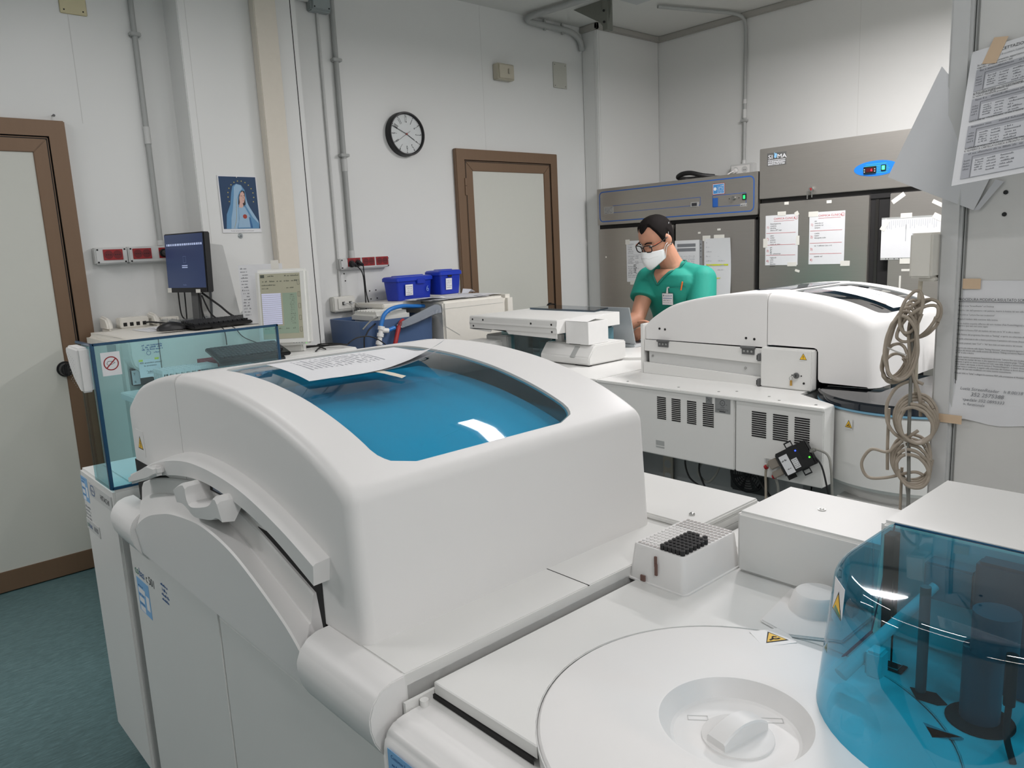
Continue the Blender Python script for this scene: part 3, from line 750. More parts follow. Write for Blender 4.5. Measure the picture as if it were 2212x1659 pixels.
b.build('small_print', chem)
# deck
b = MB(WHITE2); b.box(-1.9, .5, .882, -.8, 1.4, .9, .002)
b.use(DARK).box(-.9005, .862, .8995, -.7995, .8635, .9004)
b.build('deck_plate', chem)
b = MB(WHITE2); b.box(-.808, .49, .845, -.8, 1.16, .899); b.build('deck_side', chem)
b = MB(WHITE2); b.prism([(-1.6, 1.168), (-.8, 1.168), (-.8, 1.385), (-1.6, 1.385)], .9, .912, 'z', .003); b.build('rear_cover_plate', chem)
b = MB(CHROME); b.cyl((-.845, 1.215, .912), (-.845, 1.215, .915), .006, n=14).ball((-.845, 1.215, .915), (.005, .005, .003), 12, 6); b.build('plate_screw', chem)
# rounded nose under the hood along the front
def nose(x0, x1, nm):
    yz = [(.5, .9), (.478, .899), (.462, .893), (.449, .88), (.442, .863), (.442, .845), (.447, .825), (.457, .806), (.47, .793), (.5, .793)]
    MB(WHITE).prism(yz, x0, x1, 'x', .0015).build(nm, chem, 40)
nose(-1.0, -.798, 'front_nose_rail'); nose(-1.955, -1.80, 'front_nose_rail')
b = MB(DARK); b.box(-1.004, .47, .8, -.9995, .5, .89); b.build('nose_gap', chem)
# hood profile (x,z) seen from the front
HP = [(-1.905, .995), (-1.905, 1.125), (-1.812, 1.178), (-1.72, 1.204), (-1.645, 1.219), (-1.57, 1.229), (-1.447, 1.234), (-1.328, 1.230), (-1.25, 1.2225), (-1.179, 1.2125), (-1.114, 1.199), (-1.055, 1.1835), (-1.0, 1.165), (-.95, 1.143), (-.912, 1.122)]
def hood_profile(x_split):
    top = interp(HP[1:], 60)
    L = [(HP[0][0], .885), HP[0]]+[p for p in top if p[0] < x_split-.003]
    zs = [p for p in top if p[0] >= x_split-.003][0][1]
    L += [(x_split-.0015, zs), (x_split-.0015, .885)]
    Rr = [(x_split+.0015, .885), (x_split+.0015, zs)]+[p for p in top if p[0] > x_split+.003]+[(-.897, .889)]
    return L, Rr
L_, R_ = hood_profile(-1.56)
i = len(R_)-2; R_ = fillet_corner(R_, i, .034, 7)
L_ = fillet_corner(L_, 2, .03, 5); 
hood_shell('hood_end_cover', chem, L_, .5, 1.155, .014, .014, WHITE, seam=-1.5615)
hood, glass = hood_shell('hood', chem, R_, .5, 1.155, .02, .02, WHITE, seam=-1.5585, hole=(-1.545, -.93, .574, 1.015, .05, .011), gasket=GREYP)
glass_pane(glass, TEALD, chem, 'hood_window')
b = MB(mat('interior_grey', (120, 126, 130), .5)); b.box(-1.55, .57, .905, -.93, 1.02, .91).box(-1.55, 1.005, .91, -.93, 1.02, 1.11).box(-1.55, .565, .91, -.93, .57, 1.1).box(-.94, .57, .91, -.93, 1.02, 1.1); b.build('interior_tray', chem)
shl = interp(HP[6:], 40)
def liner(xa, xb, dz, nm, mt):
    q = [p for p in shl if xa <= p[0] <= xb]
    b = MB(mt); b.prism([(x, z-dz) for x, z in q]+[(x, z-dz-.006) for x, z in q[::-1]], .576, 1.008, 'y'); b.build(nm, chem, 40)
liner(-1.46, -.945, .045, 'brightening_liner', mat('brightening_liner_grey', (206, 210, 212), .5))  # pale liner added below the glass to make the window look brighter
b = MB(DGREY); b.cyl((-1.3, .8, .91), (-1.3, .8, .97), .16, n=36).box(-1.5, .62, 1.05, -1.34, .66, 1.09, .005).cyl((-1.46, .64, .91), (-1.46, .64, 1.05), .02); b.build('probe_arm', chem)
b = MB(DARK); b.cyl((-1.3, .8, .97), (-1.3, .8, .9705), .14, n=36).cyl((-1.5, .9, .91), (-1.5, .9, 1.0), .05, n=24); b.build('reaction_disk', chem)
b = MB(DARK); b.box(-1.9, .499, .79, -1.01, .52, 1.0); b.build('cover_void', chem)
# hood rail and lower arch cover
railB = interp([(-1.79, .996), (-1.66, 1.046), (-1.515, 1.083), (-1.40, 1.093), (-1.28, 1.088), (-1.18, 1.073), (-1.075, 1.046), (-.978, 1.014)], 40)
railT = interp([(-1.79, .998), (-1.655, 1.043), (-1.505, 1.075), (-1.385, 1.084), (-1.265, 1.08), (-1.173, 1.067), (-1.07, 1.042), (-.977, 1.012)], 40)
railL = interp([(-1.79, .972), (-1.65, 1.013), (-1.499, 1.042), (-1.377, 1.052), (-1.254, 1.045), (-1.16, 1.03), (-1.086, 1.011), (-.985, .976)], 40)
b = MB(WHITE)
b.loft([[(x, .503, z) for x, z in railB], [(x, .476, z) for x, z in railT], [(x, .472, z-.003) for x, z in railT], [(x, .474, z) for x, z in railL], [(x, .503, z+.001) for x, z in railL]])
for k in (0, -1): b.face(b.verts([(railB[k][0], .503, railB[k][1]), (railT[k][0], .476, railT[k][1]), (railT[k][0], .472, railT[k][1]-.003), (railL[k][0], .474, railL[k][1]), (railL[k][0], .503, railL[k][1]+.001)]))
b.build('hood_rail', chem, 40)
b = MB(WHITE); b.prism([(-1.80, .968), (-1.80, .99), (-1.655, 1.037), (-1.6, 1.047), (-1.6, 1.026), (-1.66, 1.012)], .452, .474, 'y', .006, 3); b.build('rail_end_grip', chem)
aO = interp([(-1.855, .925), (-1.852, .9486), (-1.819, .963), (-1.7303, .9871), (-1.5779, 1.0144), (-1.468, 1.0265), (-1.3684, 1.0255), (-1.2809, 1.013), (-1.193, .9907), (-1.1131, .967), (-1.0307, .942)], 48)
aO2 = interp([(-1.868, .89), (-1.866, .905), (-1.8328, .9213), (-1.7656, .9436), (-1.6357, .9725), (-1.4973, .9918), (-1.3923, .9895), (-1.283, .9691), (-1.1959, .9409), (-1.1161, .915), (-1.045, .888)], 48)
aI = interp([(-1.80, .866), (-1.7495, .8965), (-1.6813, .9254), (-1.599, .9489), (-1.5248, .9654), (-1.3958, .980), (-1.3091, .977), (-1.2322, .965), (-1.1635, .9444), (-1.1006, .9211), (-1.041, .895), (-1.0, .868)], 48)
aB = [(-1.80+(.80)*k/47, .808) for k in range(48)]
b = MB(WHITE)
rows = [[(x, .505, z+.001) for x, z in aO], [(x, .4955, z) for x, z in aO], [(x, .4935, z-.003) for x, z in aO], [(x, .4925, z+.001) for x, z in aO2], [(x, .4895, z) for x, z in aO2], [(x, .4555, z+.001) for x, z in aI], [(x, .4525, z-.002) for x, z in aI], [(x, .46, z) for x, z in aB], [(x, .5, z) for x, z in aB]]
b.loft(rows)
for k in (0, -1): b.face(b.verts([r[k] for r in rows]))
b.build('arch_cover', chem, 24)
b = MB(WHITE); hp = interp([(-1.475, 1.03), (-1.44, 1.045), (-1.412, 1.05), (-1.408, 1.028), (-1.392, 1.016), (-1.34, 1.026), (-1.295, 1.04), (-1.27, 1.058), (-1.256, 1.05)], 26)
hl = interp([(-1.472, 1.002), (-1.44, 1.006), (-1.412, 1.0), (-1.40, .996), (-1.38, .994), (-1.34, 1.0), (-1.30, 1.008), (-1.275, 1.018), (-1.25, 1.016)], 26)
rows = [[(x, .5, z) for x, z in hp], [(x, .452, z) for x, z in hp], [(x, .446, z-.004) for x, z in hp], [(x, .449, z) for x, z in hl], [(x, .47, z-.004) for x, z in hl]]
b.loft(rows)
for k in (0, -1): b.face(b.verts([r[k] for r in rows]))
b.build('cover_handle', chem, 35)
b = MB(DARK); b.prism([(-1.405, 1.03), (-1.33, 1.03), (-1.30, 1.06), (-1.40, 1.075)], .49, .497, 'y'); b.use(TEALE).box(-1.385, .488, 1.035, -1.33, .494, 1.06); b.build('handle_recess', chem)
warn_sticker(chem, FY(-1.868, .4998, 1.018), .055, .06, 'z', WHITE, .036)
# ---- immunoassay module (right foreground)
imm = thing('immunoassay_analyzer', 'white immunoassay analyzer deck with round lid and blue domed cover, closest to viewer', 'lab analyzer', (-.2, .9, 0))
b = MB(WHITE2); b.box(-.792, .5, .1, .5, 1.4, .855, .003); b.build('analyzer_body', imm)
b = MB(DARK); b.box(-.77, .53, 0, .48, 1.38, .1); b.build('plinth', imm)
b = MB(WHITE); b.prism([(.515, .1), (.452, .1), (.45, .82), (.455, .842), (.468, .854), (.49, .858), (.53, .857)], -.79, .5, 'x', .006, 3); b.build('front_panel', imm, 45)
blue_form_sticker(imm, frame((-.772, .4495, .745), (1, 0, 0), (0, 0, 1)), .105, .088)
b = MB(STDB); b.text('1607', FY(-.772, .4493, .745), .01, .052, .013, .0007); b.build('handwritten_number', imm)
dk = MB(WHITE2)
arc = [(-.45+.2378*math.cos(a), .732+.2378*math.sin(a)) for a in [math.radians(234.5-(234.5+54.5)*k/48) for k in range(49)]]
dk.prism([(-.786, .536)]+arc+[(.5, .536), (.5, 1.4), (-.786, 1.4)], .862, .88, 'z', .0015, 1)
dk.use(DARK).prism([(-.79, .534)]+[(-.45+.2425*math.cos(a), .732+.2425*math.sin(a)) for a in [math.radians(234.5-(234.5+54.5)*k/48) for k in range(49)]]+[(.5, .534), (.5, 1.39), (-.79, 1.39)], .856, .862, 'z')
dk.build('deck_cover', imm, 25)
b = MB(WHITE2); b.box(-.792, .49, .845, -.787, .54, .868).cyl((-.78, .515, .857), (-.78, .515, .866), .006, n=12); b.build('cover_stop', imm)
b = MB(DARK); b.box(-.799, 1.0, .8965, -.7905, 1.16, .8975); b.build('gap_shadow', imm)
cx, cy, cr = -.45, .732, .236
b = MB(WHITE)
b.lathe([(cr, .84), (cr, .877), (cr-.004, .881), (cr-.022, .8835), (.093, .8865), (.089, .886), (.0755, .8655), (.072, .8635), (.0, .8635)], (cx, cy, 0), 96)
b.build('disk_lid', imm, 22)
b = MB(LGREY); b.lathe([(cr+.0016, .872), (cr+.0016, .8788), (cr, .8788)], (cx, cy, 0), 96); b.build('lid_seam', imm)
b = MB(WHITE); b.lathe([(.0425, .863), (.042, .8658), (.0405, .8665), (0, .8668)], (cx+.004, cy, 0), 48); kb = b.build('lid_knob', imm)
a_ = math.radians(80)
MK = frame((cx+.004, cy, .8665), (math.cos(a_), math.sin(a_), 0), (-math.sin(a_), math.cos(a_), 0))
b = MB(WHITE)
rows = []
for k in range(9):
    u = -.037+.074*k/8; hgt = .005+.016*(1-abs(u/.043)**2.2)
    rows.append([(MK @ Vector(q))[:] for q in ((u, -.014, 0), (u, -.0135, hgt-.002), (u, -.0115, hgt), (u, .0115, hgt), (u, .0135, hgt-.002), (u, .014, 0))])
b.loft(rows); b.face(b.verts(rows[0])); b.face(b.verts(rows[-1])); b.build('knob_grip', kb, 40)
b = MB(LGREY); Mk2 = FZ(cx, cy, .8636, .7)
for (x, y, w2) in ((-.052, .028, .024), (.036, .028, .026)):
    b.stroke(Mk2, [(x, y), (x+w2, y), (x+w2, y+.009), (x, y+.009), (x, y)], .001, .0004)
b.build('embossed_marks', imm)
b = MB(WHITE); b.prism([(-.556, .972), (-.504, .958), (-.44, .992), (-.44, 1.1), (-.575, 1.1)], .879, .8845, 'z', .002); b.build('raised_pad', imm)
b = MB(WHITE); b.lathe([(.043, .88), (.034, .908), (.03, .912), (0, .912)], (-.512, 1.06, 0), 36); b.build('round_boss', imm)
Mw = frame((-.523, .925, .8836), (.78, .6, 0), (-.6, .78, 0))
warn_sticker(imm, frame((-.512, .905, .8836), (.55, .83, 0), (-.83, .55, 0)), .05, .044, 'h', WHITE, .034)
b = MB(WHITE2); b.box(-.68, 1.107, .88, -.42, 1.287, .989, .006, 3); b.build('rear_housing', imm)
b = MB(WHITE2); b.box(-.421, 1.053, .88, .4, 1.3, 1.05, .006, 3); b.build('rear_housing', imm)
b = MB(CHROME); b.cyl((-.575, 1.2, .989), (-.575, 1.2, .9905), .0065, n=16).ball((-.575, 1.2, .9905), (.004, .004, .0015), 10, 6); b.build('housing_screw', imm)
b = MB(CHROME); b.cyl((-.735, 1.19, .88), (-.735, 1.19, .8825), .0055, n=14).ball((-.735, 1.19, .8825), (.0045, .0045, .003), 10, 6); b.build('housing_screw', imm)
# blue dome
def dome_loop(c, r, xl, yb, z, n=28):
    pts = [(xl, yb, z)]
    for k in range(n+1):
        a = PI+PI*k/n; pts.append((c[0]+r*math.cos(a), c[1]+r*math.sin(a), z))
    pts.append((2*c[0]-xl, yb, z)); return pts
def dl(t, inset=0):   # t 0 bottom .. 1 top
    cy_ = .92+.02*t; r = .174-.010*t-inset
    return dome_loop((-.25, cy_), r, -.25-r-.002*(1-t), 1.052, .88+.17*t)
b = MB(TEALDOME)
rows = [dl(k/8*.9) for k in range(9)]
for k in range(1, 9):
    a = PI/2*k/8; q = dl(.9+.1*math.sin(a), .017*(1-math.cos(a))); rows.append(q)
b.loft(rows)
top = rows[-1]
V = b.verts(top); b.face(V)
b.build('clear_dome', imm, 40, doubles=.0004)
b = MB(TEALE); b.tube(dl(0), .0022, 8, 0); b.build('dome_foot_edge', imm)
b = MB(TEALE); b.tube([rows[-2][0], rows[-2][-1]], .0018, 6, 0).tube([rows[-2][0], rows[0][0]], .0012, 6, 0); b.build('dome_rear_edge', imm)
# sticker on the dome side
warn_sticker(imm, frame(Vector((-.374, .829, .996))-Vector((.653, -.757, 0))*.018+Vector((-.757, -.653, .06))*.0022, (.653, -.757, 0), (.045, .039, 1)), .036, .052, '', PAPER, .034)
# works under the dome
STEELB = mat('arm_grey', (150, 156, 160), .4)
b = MB(WHITE); b.cyl((-.392, .88, .902), (-.335, 1.02, .99), .009, .006, n=14).box(-.372, .9, .90, -.352, .925, .935, .003); b.build('sample_probe_arm', imm)
b = MB(DARK); b.box(-.386, .966, .8805, -.352, .99, .8822, .006); b.use(CHROME); b.tube([(-.38, .97, .883), (-.358, .97, .883), (-.358, .986, .883), (-.38, .986, .883)], .001, 6, 0, True); b.build('wash_port', imm)
b = MB(DARK); b.cyl((-.369, .977, .882), (-.369, .977, 1.0), .0013, n=8); b.build('probe_needle', imm)
b = MB(DGREY); b.cyl((-.3205, .945, .88), (-.3205, .945, 1.02), .0062, n=16); b.build('guide_rod', imm)
b = MB(DARK); b.prism([(-.333, .945), (-.318, .925), (-.295, .928), (-.287, .937), (-.305, .953)], .8803, .8813, 'z'); b.cyl((-.25, .93, .8803), (-.25, .93, .882), .036, n=30).cyl((-.318, .8, .8803), (-.318, .8, .8815), .009, n=16); b.build('deck_opening', imm)
b = MB(mat('probe_column_dark', (74, 82, 92), .4)); b.cyl((-.252, .935, .88), (-.252, .935, .97), .021, n=24).cyl((-.24, .93, .97), (-.24, .93, 1.02), .024, n=24).box(-.285, 1.0, .88, -.215, 1.03, 1.045, .004); b.build('probe_column', imm)
b = MB(DARK); b.cyl((-.215, .9, .93), (-.215, .9, .99), .006, n=12).tube([(-.215, .9, .93), (-.213, .89, .9), (-.2, .87, .882)], .0035, 8, 4); b.build('tubing', imm)
b = MB(STEELB); b.prism([(-.36, .86), (-.26, .87), (-.25, .88), (-.35, .878), (-.32, .81), (-.335, .81)], .8802, .8835, 'z', .001); b.build('deck_bracket', imm)
b = MB(DARK); b.box(-.405, 1.03, .9, -.392, 1.05, 1.04); b.use(STEELB).box(-.35, 1.02, .97, -.29, 1.05, 1.02, .003); b.build('rear_fittings', imm)
# ---- paper on the hood
ps = thing('paper_stack', 'white printed sheets lying over the hood window with one corner curling', 'papers', (-1.35, .85, 1.23))
hood_pts = interp(HP[1:], 200)
def hz_(x):
    return min(hood_pts, key=lambda p: abs(p[0]-x))[1]
def sheet_grid(name, corners, lift, mt, off):
    """a sheet following the arched hood; corners in x,y order: a,b,c,d"""
    A, B_, C_, D_ = [Vector(c) for c in corners]; b = MB(mt); rows = []
    for i in range(15):
        row = []
        for j in range(15):
            u, v = i/14, j/14; p = A.lerp(B_, u).lerp(D_.lerp(C_, u), v)
            row.append((p.x, p.y, hz_(max(-1.89, min(-.93, p.x)))+off+lift(u, v)))
        rows.append(row)
    b.loft(rows); return b, rows
cs_ = [(-1.47, .652), (-1.259, .636), (-1.238, .93), (-1.455, .948)]
def lift1(u, v):
    c = max(0, (u+v-1.35)/.65); return .0015+.004*math.sin(3*u)*v*.3+.045*c*c
b, rows = sheet_grid('sheet', cs_, lift1, PAPER, .003); b.build('top_sheet', ps, 60)
b, _ = sheet_grid('sheet', [(-1.476, .664), (-1.264, .642), (-1.24, .925), (-1.46, .94)], lambda u, v: .0006+.03*max(0, (u+v-1.45)/.55)**2, PAPER, .002); b.build('lower_sheet', ps, 60)
b = MB(LINKG)
def on_sheet(u, v, dz=.0007):
    i = u*14; j = v*14; i0 = min(13, int(i)); j0 = min(13, int(j)); fu = i-i0; fv = j-j0
    p = [Vector(rows[i0+a][j0+c]) for a, c in ((0, 0), (1, 0), (1, 1), (0, 1))]
    q = p[0].lerp(p[1], fu).lerp(p[3].lerp(p[2], fu), fv); q.z += dz; return q
for k in range(16):
    v = .14+.035*k; u = .1
    while u < .62:
        du = R.uniform(.008, .03)
        if R.random() < .75: b.face(b.verts([on_sheet(u, v), on_sheet(u+du, v), on_sheet(u+du, v+.012), on_sheet(u, v+.012)]))
        u += du+.008
b.build('printed_text', ps, 0)
b = MB(mat('yellowed_tape', (224, 216, 198), .6)); 
P_ = [(-1.262, .783), (-1.2, .805), (-1.192, .79), (-1.254, .767)]
rows_ = []
for k in range(6):
    t_ = k/5; r_ = []
    for e in (0, 1):
        a_ = Vector(P_[0] if e == 0 else P_[3]); c_ = Vector(P_[1] if e == 0 else P_[2]); q = a_.lerp(c_, t_); r_.append((q.x, q.y, hz_(q.x)+.0045-.002*t_))
    rows_.append(r_)
b.loft(rows_); b.build('tape', ps, 60)
# ---- tip rack with black tips
rk = thing('tip_rack', 'white plastic tip rack half filled with black tips on analyzer deck', 'tip rack', (-.735, 1.05, .88))
x0, x1, y0, y1 = -.803, -.686, .965, 1.135
zt = .942
b = MB(WHITE)
def rr(x0, y0, x1, y1, r, n=5):
    p = []
    for (cx, cy, a) in ((x1-r, y0+r, -PI/2), (x1-r, y1-r, 0), (x0+r, y1-r, PI/2), (x0+r, y0+r, PI)):
        for k in range(n+1): t = a+PI/2*k/n; p.append((cx+r*math.cos(t), cy+r*math.sin(t)))
    return p
def rl(ins, z, r): return [(x, y, z) for x, y in rr(x0+ins, y0+ins, x1-ins, y1-ins, r)]
V = b.loft([rl(-.003, .88, .012), rl(-.003, .8825, .012), rl(0, .883, .011), rl(.0065, zt-.003, .009), rl(.0085, zt, .008)], True); b.face(V[-1])
b.build('rack_body', rk, 35)
RXa, RXb, RYa, RYb = x0+.0155, x1-.0145, y0+.0155, y1-.0145
NX, NY = 12, 14
def rp(i, j): return RXa+(RXb-RXa)*i/(NX-1), RYa+(RYb-RYa)*j/(NY-1)
FULL = [(i, j) for j in range(8) for i in range(6, 12) if not (j == 7 and i in (9,)) and not (j >= 6 and i == 11 and j == 7)]
b = MB(mat('hole_grey', (168, 162, 158), .6), WHITE)
for i in range(NX):
    for j in range(NY):
        if (i, j) in FULL: continue
        x, y = rp(i, j); M = FZ(x, y, zt)
        if i < 6 and 1 <= j <= 9:
            b.use(CLEAR if False else WHITE); b.cyl((x, y, zt), (x, y, zt+.0022), .0032, .0028, n=10)
        else:
            b.use(WHITE); b.disc(M, 0, 0, .0041, .0009, 14, .0032); b.use(b.mats[0]); b.disc(M, 0, 0, .0034, .0006, 12)
b.build('rack_holes', rk)
b = MB(mat('slot_brown', (112, 84, 76), .6), GREYP); b.slab(FY(x0+.056, y0+.0035, .918), 0, -.004, .004, .014, 0, .003).use(b.mats[0]).slab(FY(x0+.058, y0+.0015, .9), 0, 0, .0045, .02, 0, .003).slab(FY(x0+.03, y0-.001, .8835), 0, 0, .009, .010, 0, .003); b.build('rack_slot', rk)
b = MB(LGREY); MR = frame((x1-.0042, y0+.04, .895), (0, 1, 0), (-.1, 0, 1)); b.text('ROCHE', MR, .012, .004, .014, .0022); b.build('embossed_lettering', rk)
tp0 = None
for (i, j) in FULL:
    x, y = rp(i, j)
    if tp0 is None:
        b = MB(BLACK); b.cyl((x, y, zt-.003), (x, y, zt+.0085), .0040, .0046, n=12); b.use(DARK).disc(FZ(x, y, zt+.0087), 0, 0, .003, 0, 10)
        tp0 = b.build('pipette_tip'); tag(tp0, 'black pipette tip standing in the white tip rack among other black tips', 'pipette tip', 'black tips in the white rack')
    else: dup(tp0, loc=(x, y, zt-.003))
# ================================================================ FAR ANALYZER LINE (seen from behind)
far = thing('chemistry_analyzer', 'white chemistry analyzer seen from behind with hinged rear flap and papers on its window', 'lab analyzer', (-1.56, 2.9, 0))
YR = 2.35
b = MB(WHITE2); b.box(-2.1, YR, .62, -1.453, 3.3, .885, .004); b.build('rear_panel', far)
b = MB(WHITE2); b.prism([(-1.449, YR), (-1.127, YR), (-1.127, 2.425), (-1.30, 2.53), (-1.30, 3.3), (-1.449, 3.3)], .62, .885, 'z', .003); b.build('rear_panel', far)
b = MB(WHITE2); b.prism([(-2.1, YR-.004), (-1.127, YR-.004), (-1.127, 2.42), (-1.30, 2.52), (-1.30, 3.3), (-2.1, 3.3)], .878, .89, 'z', .002); b.build('deck_plate', far)
b = MB(CHROME)
for (x, y) in ((-1.96, 2.38), (-1.72, 2.39), (-1.55, 2.4), (-1.5, 2.44), (-1.36, 2.42), (-1.3, 2.38), (-1.17, 2.38)): b.cyl((x, y, .889), (x, y, .8915), .005, n=10)
b.build('deck_screws', far)
lowg = mat('chassis_grey', (136, 138, 138), .5)
b = MB(lowg); b.box(-2.1, 2.62, .1, -1.30, 3.25, .62); b.use(DARK).box(-2.1, 2.5, 0, -1.32, 3.2, .1); b.build('chassis', far)
b = MB(lowg); b.box(-1.36, 2.56, .1, -1.30, 2.63, .62); b.build('chassis_post', far)
MRP = FY(0, YR, 0)
def vents(x0, x1, z0, z1, n, nm='vent_slots'):
    b = MB(DARK); dz = (z1-z0)/n
    for k in range(n):
        z = z1-dz*(k+.5); M = FY(x0, YR-.0003, z); w = x1-x0; h = dz*.34
        pts = [(w-h*.0+h*math.cos(a), h*math.sin(a)) for a in [(-PI/2)+PI*q/6 for q in range(7)]]+[(h*math.cos(a), h*math.sin(a)) for a in [(PI/2)+PI*q/6 for q in range(7)]]
        b.face(b.verts([(x, y, .0004) for x, y in pts], M))
    b.build(nm, far)
for (xa, xb) in ((-1.79, -1.752), (-1.722, -1.685), (-1.652, -1.615), (-1.583, -1.54)): vents(xa, xb, .765, .855, 12)
for (xa, xb) in ((-1.383, -1.332), (-1.303, -1.252), (-1.225, -1.176)): vents(xa, xb, .757, .85, 12)
b = MB(mat('rating_label', (148, 150, 150), .4, metal=.5)); b.slab(MRP, -1.533, .825, -1.47, .879, .0, .0008).slab(MRP, -1.572, .852, -1.545, .879, 0, .0008); rl_ = b.build('rating_label', far)
b = MB(INK); b.disc(MRP, -1.502, .862, .0105, .001, 20, .0088).text('UL', MRP, -1.502, .8585, .009, .001, 'c').text('c', MRP, -1.517, .855, .007, .001).text('us', MRP, -1.489, .855, .007, .001).text('LISTED', MRP, -1.502, .844, .006, .001, 'c').quad(MRP, -1.515, .8285, -1.49, .832, .001)
for k in range(2): b.scrib(MRP, -1.527, .838-.004*k, .048, .0022, .001)
for k in range(5): b.scrib(MRP, -1.57, .872-.0045*k, .022, .0028, .001)
b.build('label_print', rl_)
b = MB(GREYP); b.slab(MRP, -1.335, .664, -1.255, .688, .0, .0006); b.use(LGREY).slab(MRP, -1.335, .664, -1.255, .669, 0, .004).slab(MRP, -1.335, .664, -1.33, .688, 0, .002); b.build('recessed_grip', far)
b = MB(GREYP); b.slab(MRP, -1.80, .66, -1.76, .679, 0, .0006).slab(MRP, -1.80, .65, -1.76, .656, 0, .0006); b.build('recessed_grip', far)
FHP = [(-2.045, 1.09), (-2.0, 1.128), (-1.905, 1.18), (-1.792, 1.209), (-1.665, 1.228), (-1.526, 1.237), (-1.447, 1.235), (-1.396, 1.231), (-1.309, 1.218), (-1.224, 1.199), (-1.15, 1.173), (-1.085, 1.14)]
ftop = interp(FHP, 60)
FL = [(-2.045, 1.035)]+[p for p in ftop if p[0] < -1.475]+[(-1.4735, 1.2354), (-1.4735, 1.035)]
FL = fillet_corner(FL, 1, .022, 4)
FR = [(-1.4705, 1.045), (-1.4705, 1.2352)]+[p for p in ftop if p[0] > -1.468]
FR = FR+[(-1.062, .922)]; FR = fillet_corner(FR, len(FR)-2, .05, 7)
hood_shell('hood_end_cover', far, FL, 2.6, 3.3, .012, .018, WHITE, seam=-1.4735)
_, glass = hood_shell('hood', far, FR, 2.6, 3.3, .034, .03, WHITE, seam=-1.4705, cap_extra=[(-1.10, .922), (-1.258, .922), (-1.268, .925), (-1.273, .934), (-1.275, 1.03), (-1.279, 1.04), (-1.29, 1.0445), (-1.44, 1.0455)], hole=(-1.455, -1.115, 2.72, 3.2, .04, .01), gasket=GREYP)
glass_pane(glass, NAVYT, far)
# left part of the window reaching over the end cover
def far_z(x): return min(ftop, key=lambda p: abs(p[0]-x))[1]
b = MB(mat('dark_glass', (46, 62, 76), .06, spec=.6)); rows_ = []
for k in range(9):
    x = -1.70+.225*k/8; rows_.append([(x, 2.78+.3*max(0, (1-k/3))*.4, far_z(x)+.0015), (x, 3.2, far_z(x)+.0015)])
b.loft(rows_); b.build('window_side_pane', far, 50)
b = MB(LGREY); b.box(-1.44, 2.7, 1.05, -1.1, 3.22, 1.06); b.use(DGREY).cyl((-1.3, 3.0, 1.06), (-1.3, 3.0, 1.08), .12, n=30); b.build('interior_tray', far)
# rear face of the right hood: overhang with a stepped cut-out for the small service door
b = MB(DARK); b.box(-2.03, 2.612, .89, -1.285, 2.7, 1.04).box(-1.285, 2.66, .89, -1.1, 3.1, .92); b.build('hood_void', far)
b = MB(WHITE2); b.box(-2.055, 2.585, .888, -2.041, 2.7, 1.1, .002); b.build('side_cheek', far)
b = MB(WHITE2); b.prism([(-2.04, .985), (-1.487, .972), (-1.487, 1.03), (-2.04, 1.033)], 2.592, 2.6, 'y', .0015); b.build('rear_flap', far)
b = MB(WHITE2); b.prism([(-2.04, .89), (-1.487, .888), (-1.487, .922), (-2.04, .937)], 2.582, 2.6, 'y', .0015); b.build('lower_rail', far)
b = MB(LGREY); b.prism([(-2.02, .937), (-1.487, .922), (-1.487, .972), (-2.02, .983)], 2.599, 2.603, 'y'); b.build('slot_back', far)
b = MB(CHROME)
for x, z in ((-2.0, .965), (-1.56, .95)): b.cyl((x, 2.598, z), (x, 2.595, z), .005, n=12)
b.build('slot_screws', far)
for x, zc in ((-1.94, 1.033), (-1.545, 1.0305)):
    b = MB(DGREY); b.cyl((x-.03, 2.588, zc), (x+.03, 2.588, zc), .005, n=10).box(x-.026, 2.5885, zc-.026, x+.026, 2.592, zc-.003)
    b.use(CHROME)
    for q in (-.016, 0, .016): b.cyl((x+q, 2.5885, zc-.014), (x+q, 2.587, zc-.014), .0045, n=10)
    b.build('hinge', far)
b = MB(DARK)
for x, z in ((-1.965, 1.082), (-1.937, 1.08), (-1.56, 1.065), (-1.525, 1.063)): b.cyl((x, 2.6, z), (x, 2.5985, z), .0048, n=12)
b.build('blind_holes', far)
b = MB(WHITE2); b.box(-1.482, 2.57, .891, -1.282, 2.61, 1.038, .004); dd = b.build('service_door', far)
b = MB(DGREY); b.cyl((-1.338, 2.57, .945), (-1.338, 2.564, .945), .0105, n=20); b.use(DARK).box(-1.3395, 2.5635, .94, -1.3365, 2.565, .95).cyl((-1.31, 2.57, .919), (-1.31, 2.5685, .919), .004).cyl((-1.355, 2.57, .945), (-1.355, 2.5685, .945), .0025, n=8).cyl((-1.32, 2.57, .945), (-1.32, 2.5685, .945), .0025, n=8); b.build('lock', dd)
b = MB(BRASS, CHROME); b.use(CHROME).tube([(-1.355, 2.563, .942), (-1.362, 2.562, .935), (-1.357, 2.562, .927), (-1.35, 2.562, .934)], .0009, 6, 4, True).use(BRASS).slab(FY(-1.36, 2.565, .897), 0, .01, .008, .03, 0, .0015); b.build('door_key', dd)
warn_sticker(far, FY(-1.33, 2.5698, 1.0), .032, .03, '!', WHITE2, .028)
for z in (1.0, .905):
    b = MB(DGREY); b.box(-1.493, 2.566, z-.014, -1.482, 2.60, z+.014, .001); b.use(DARK).box(-1.498, 2.57, z-.01, -1.493, 2.59, z+.008); b.build('door_hinge', far)
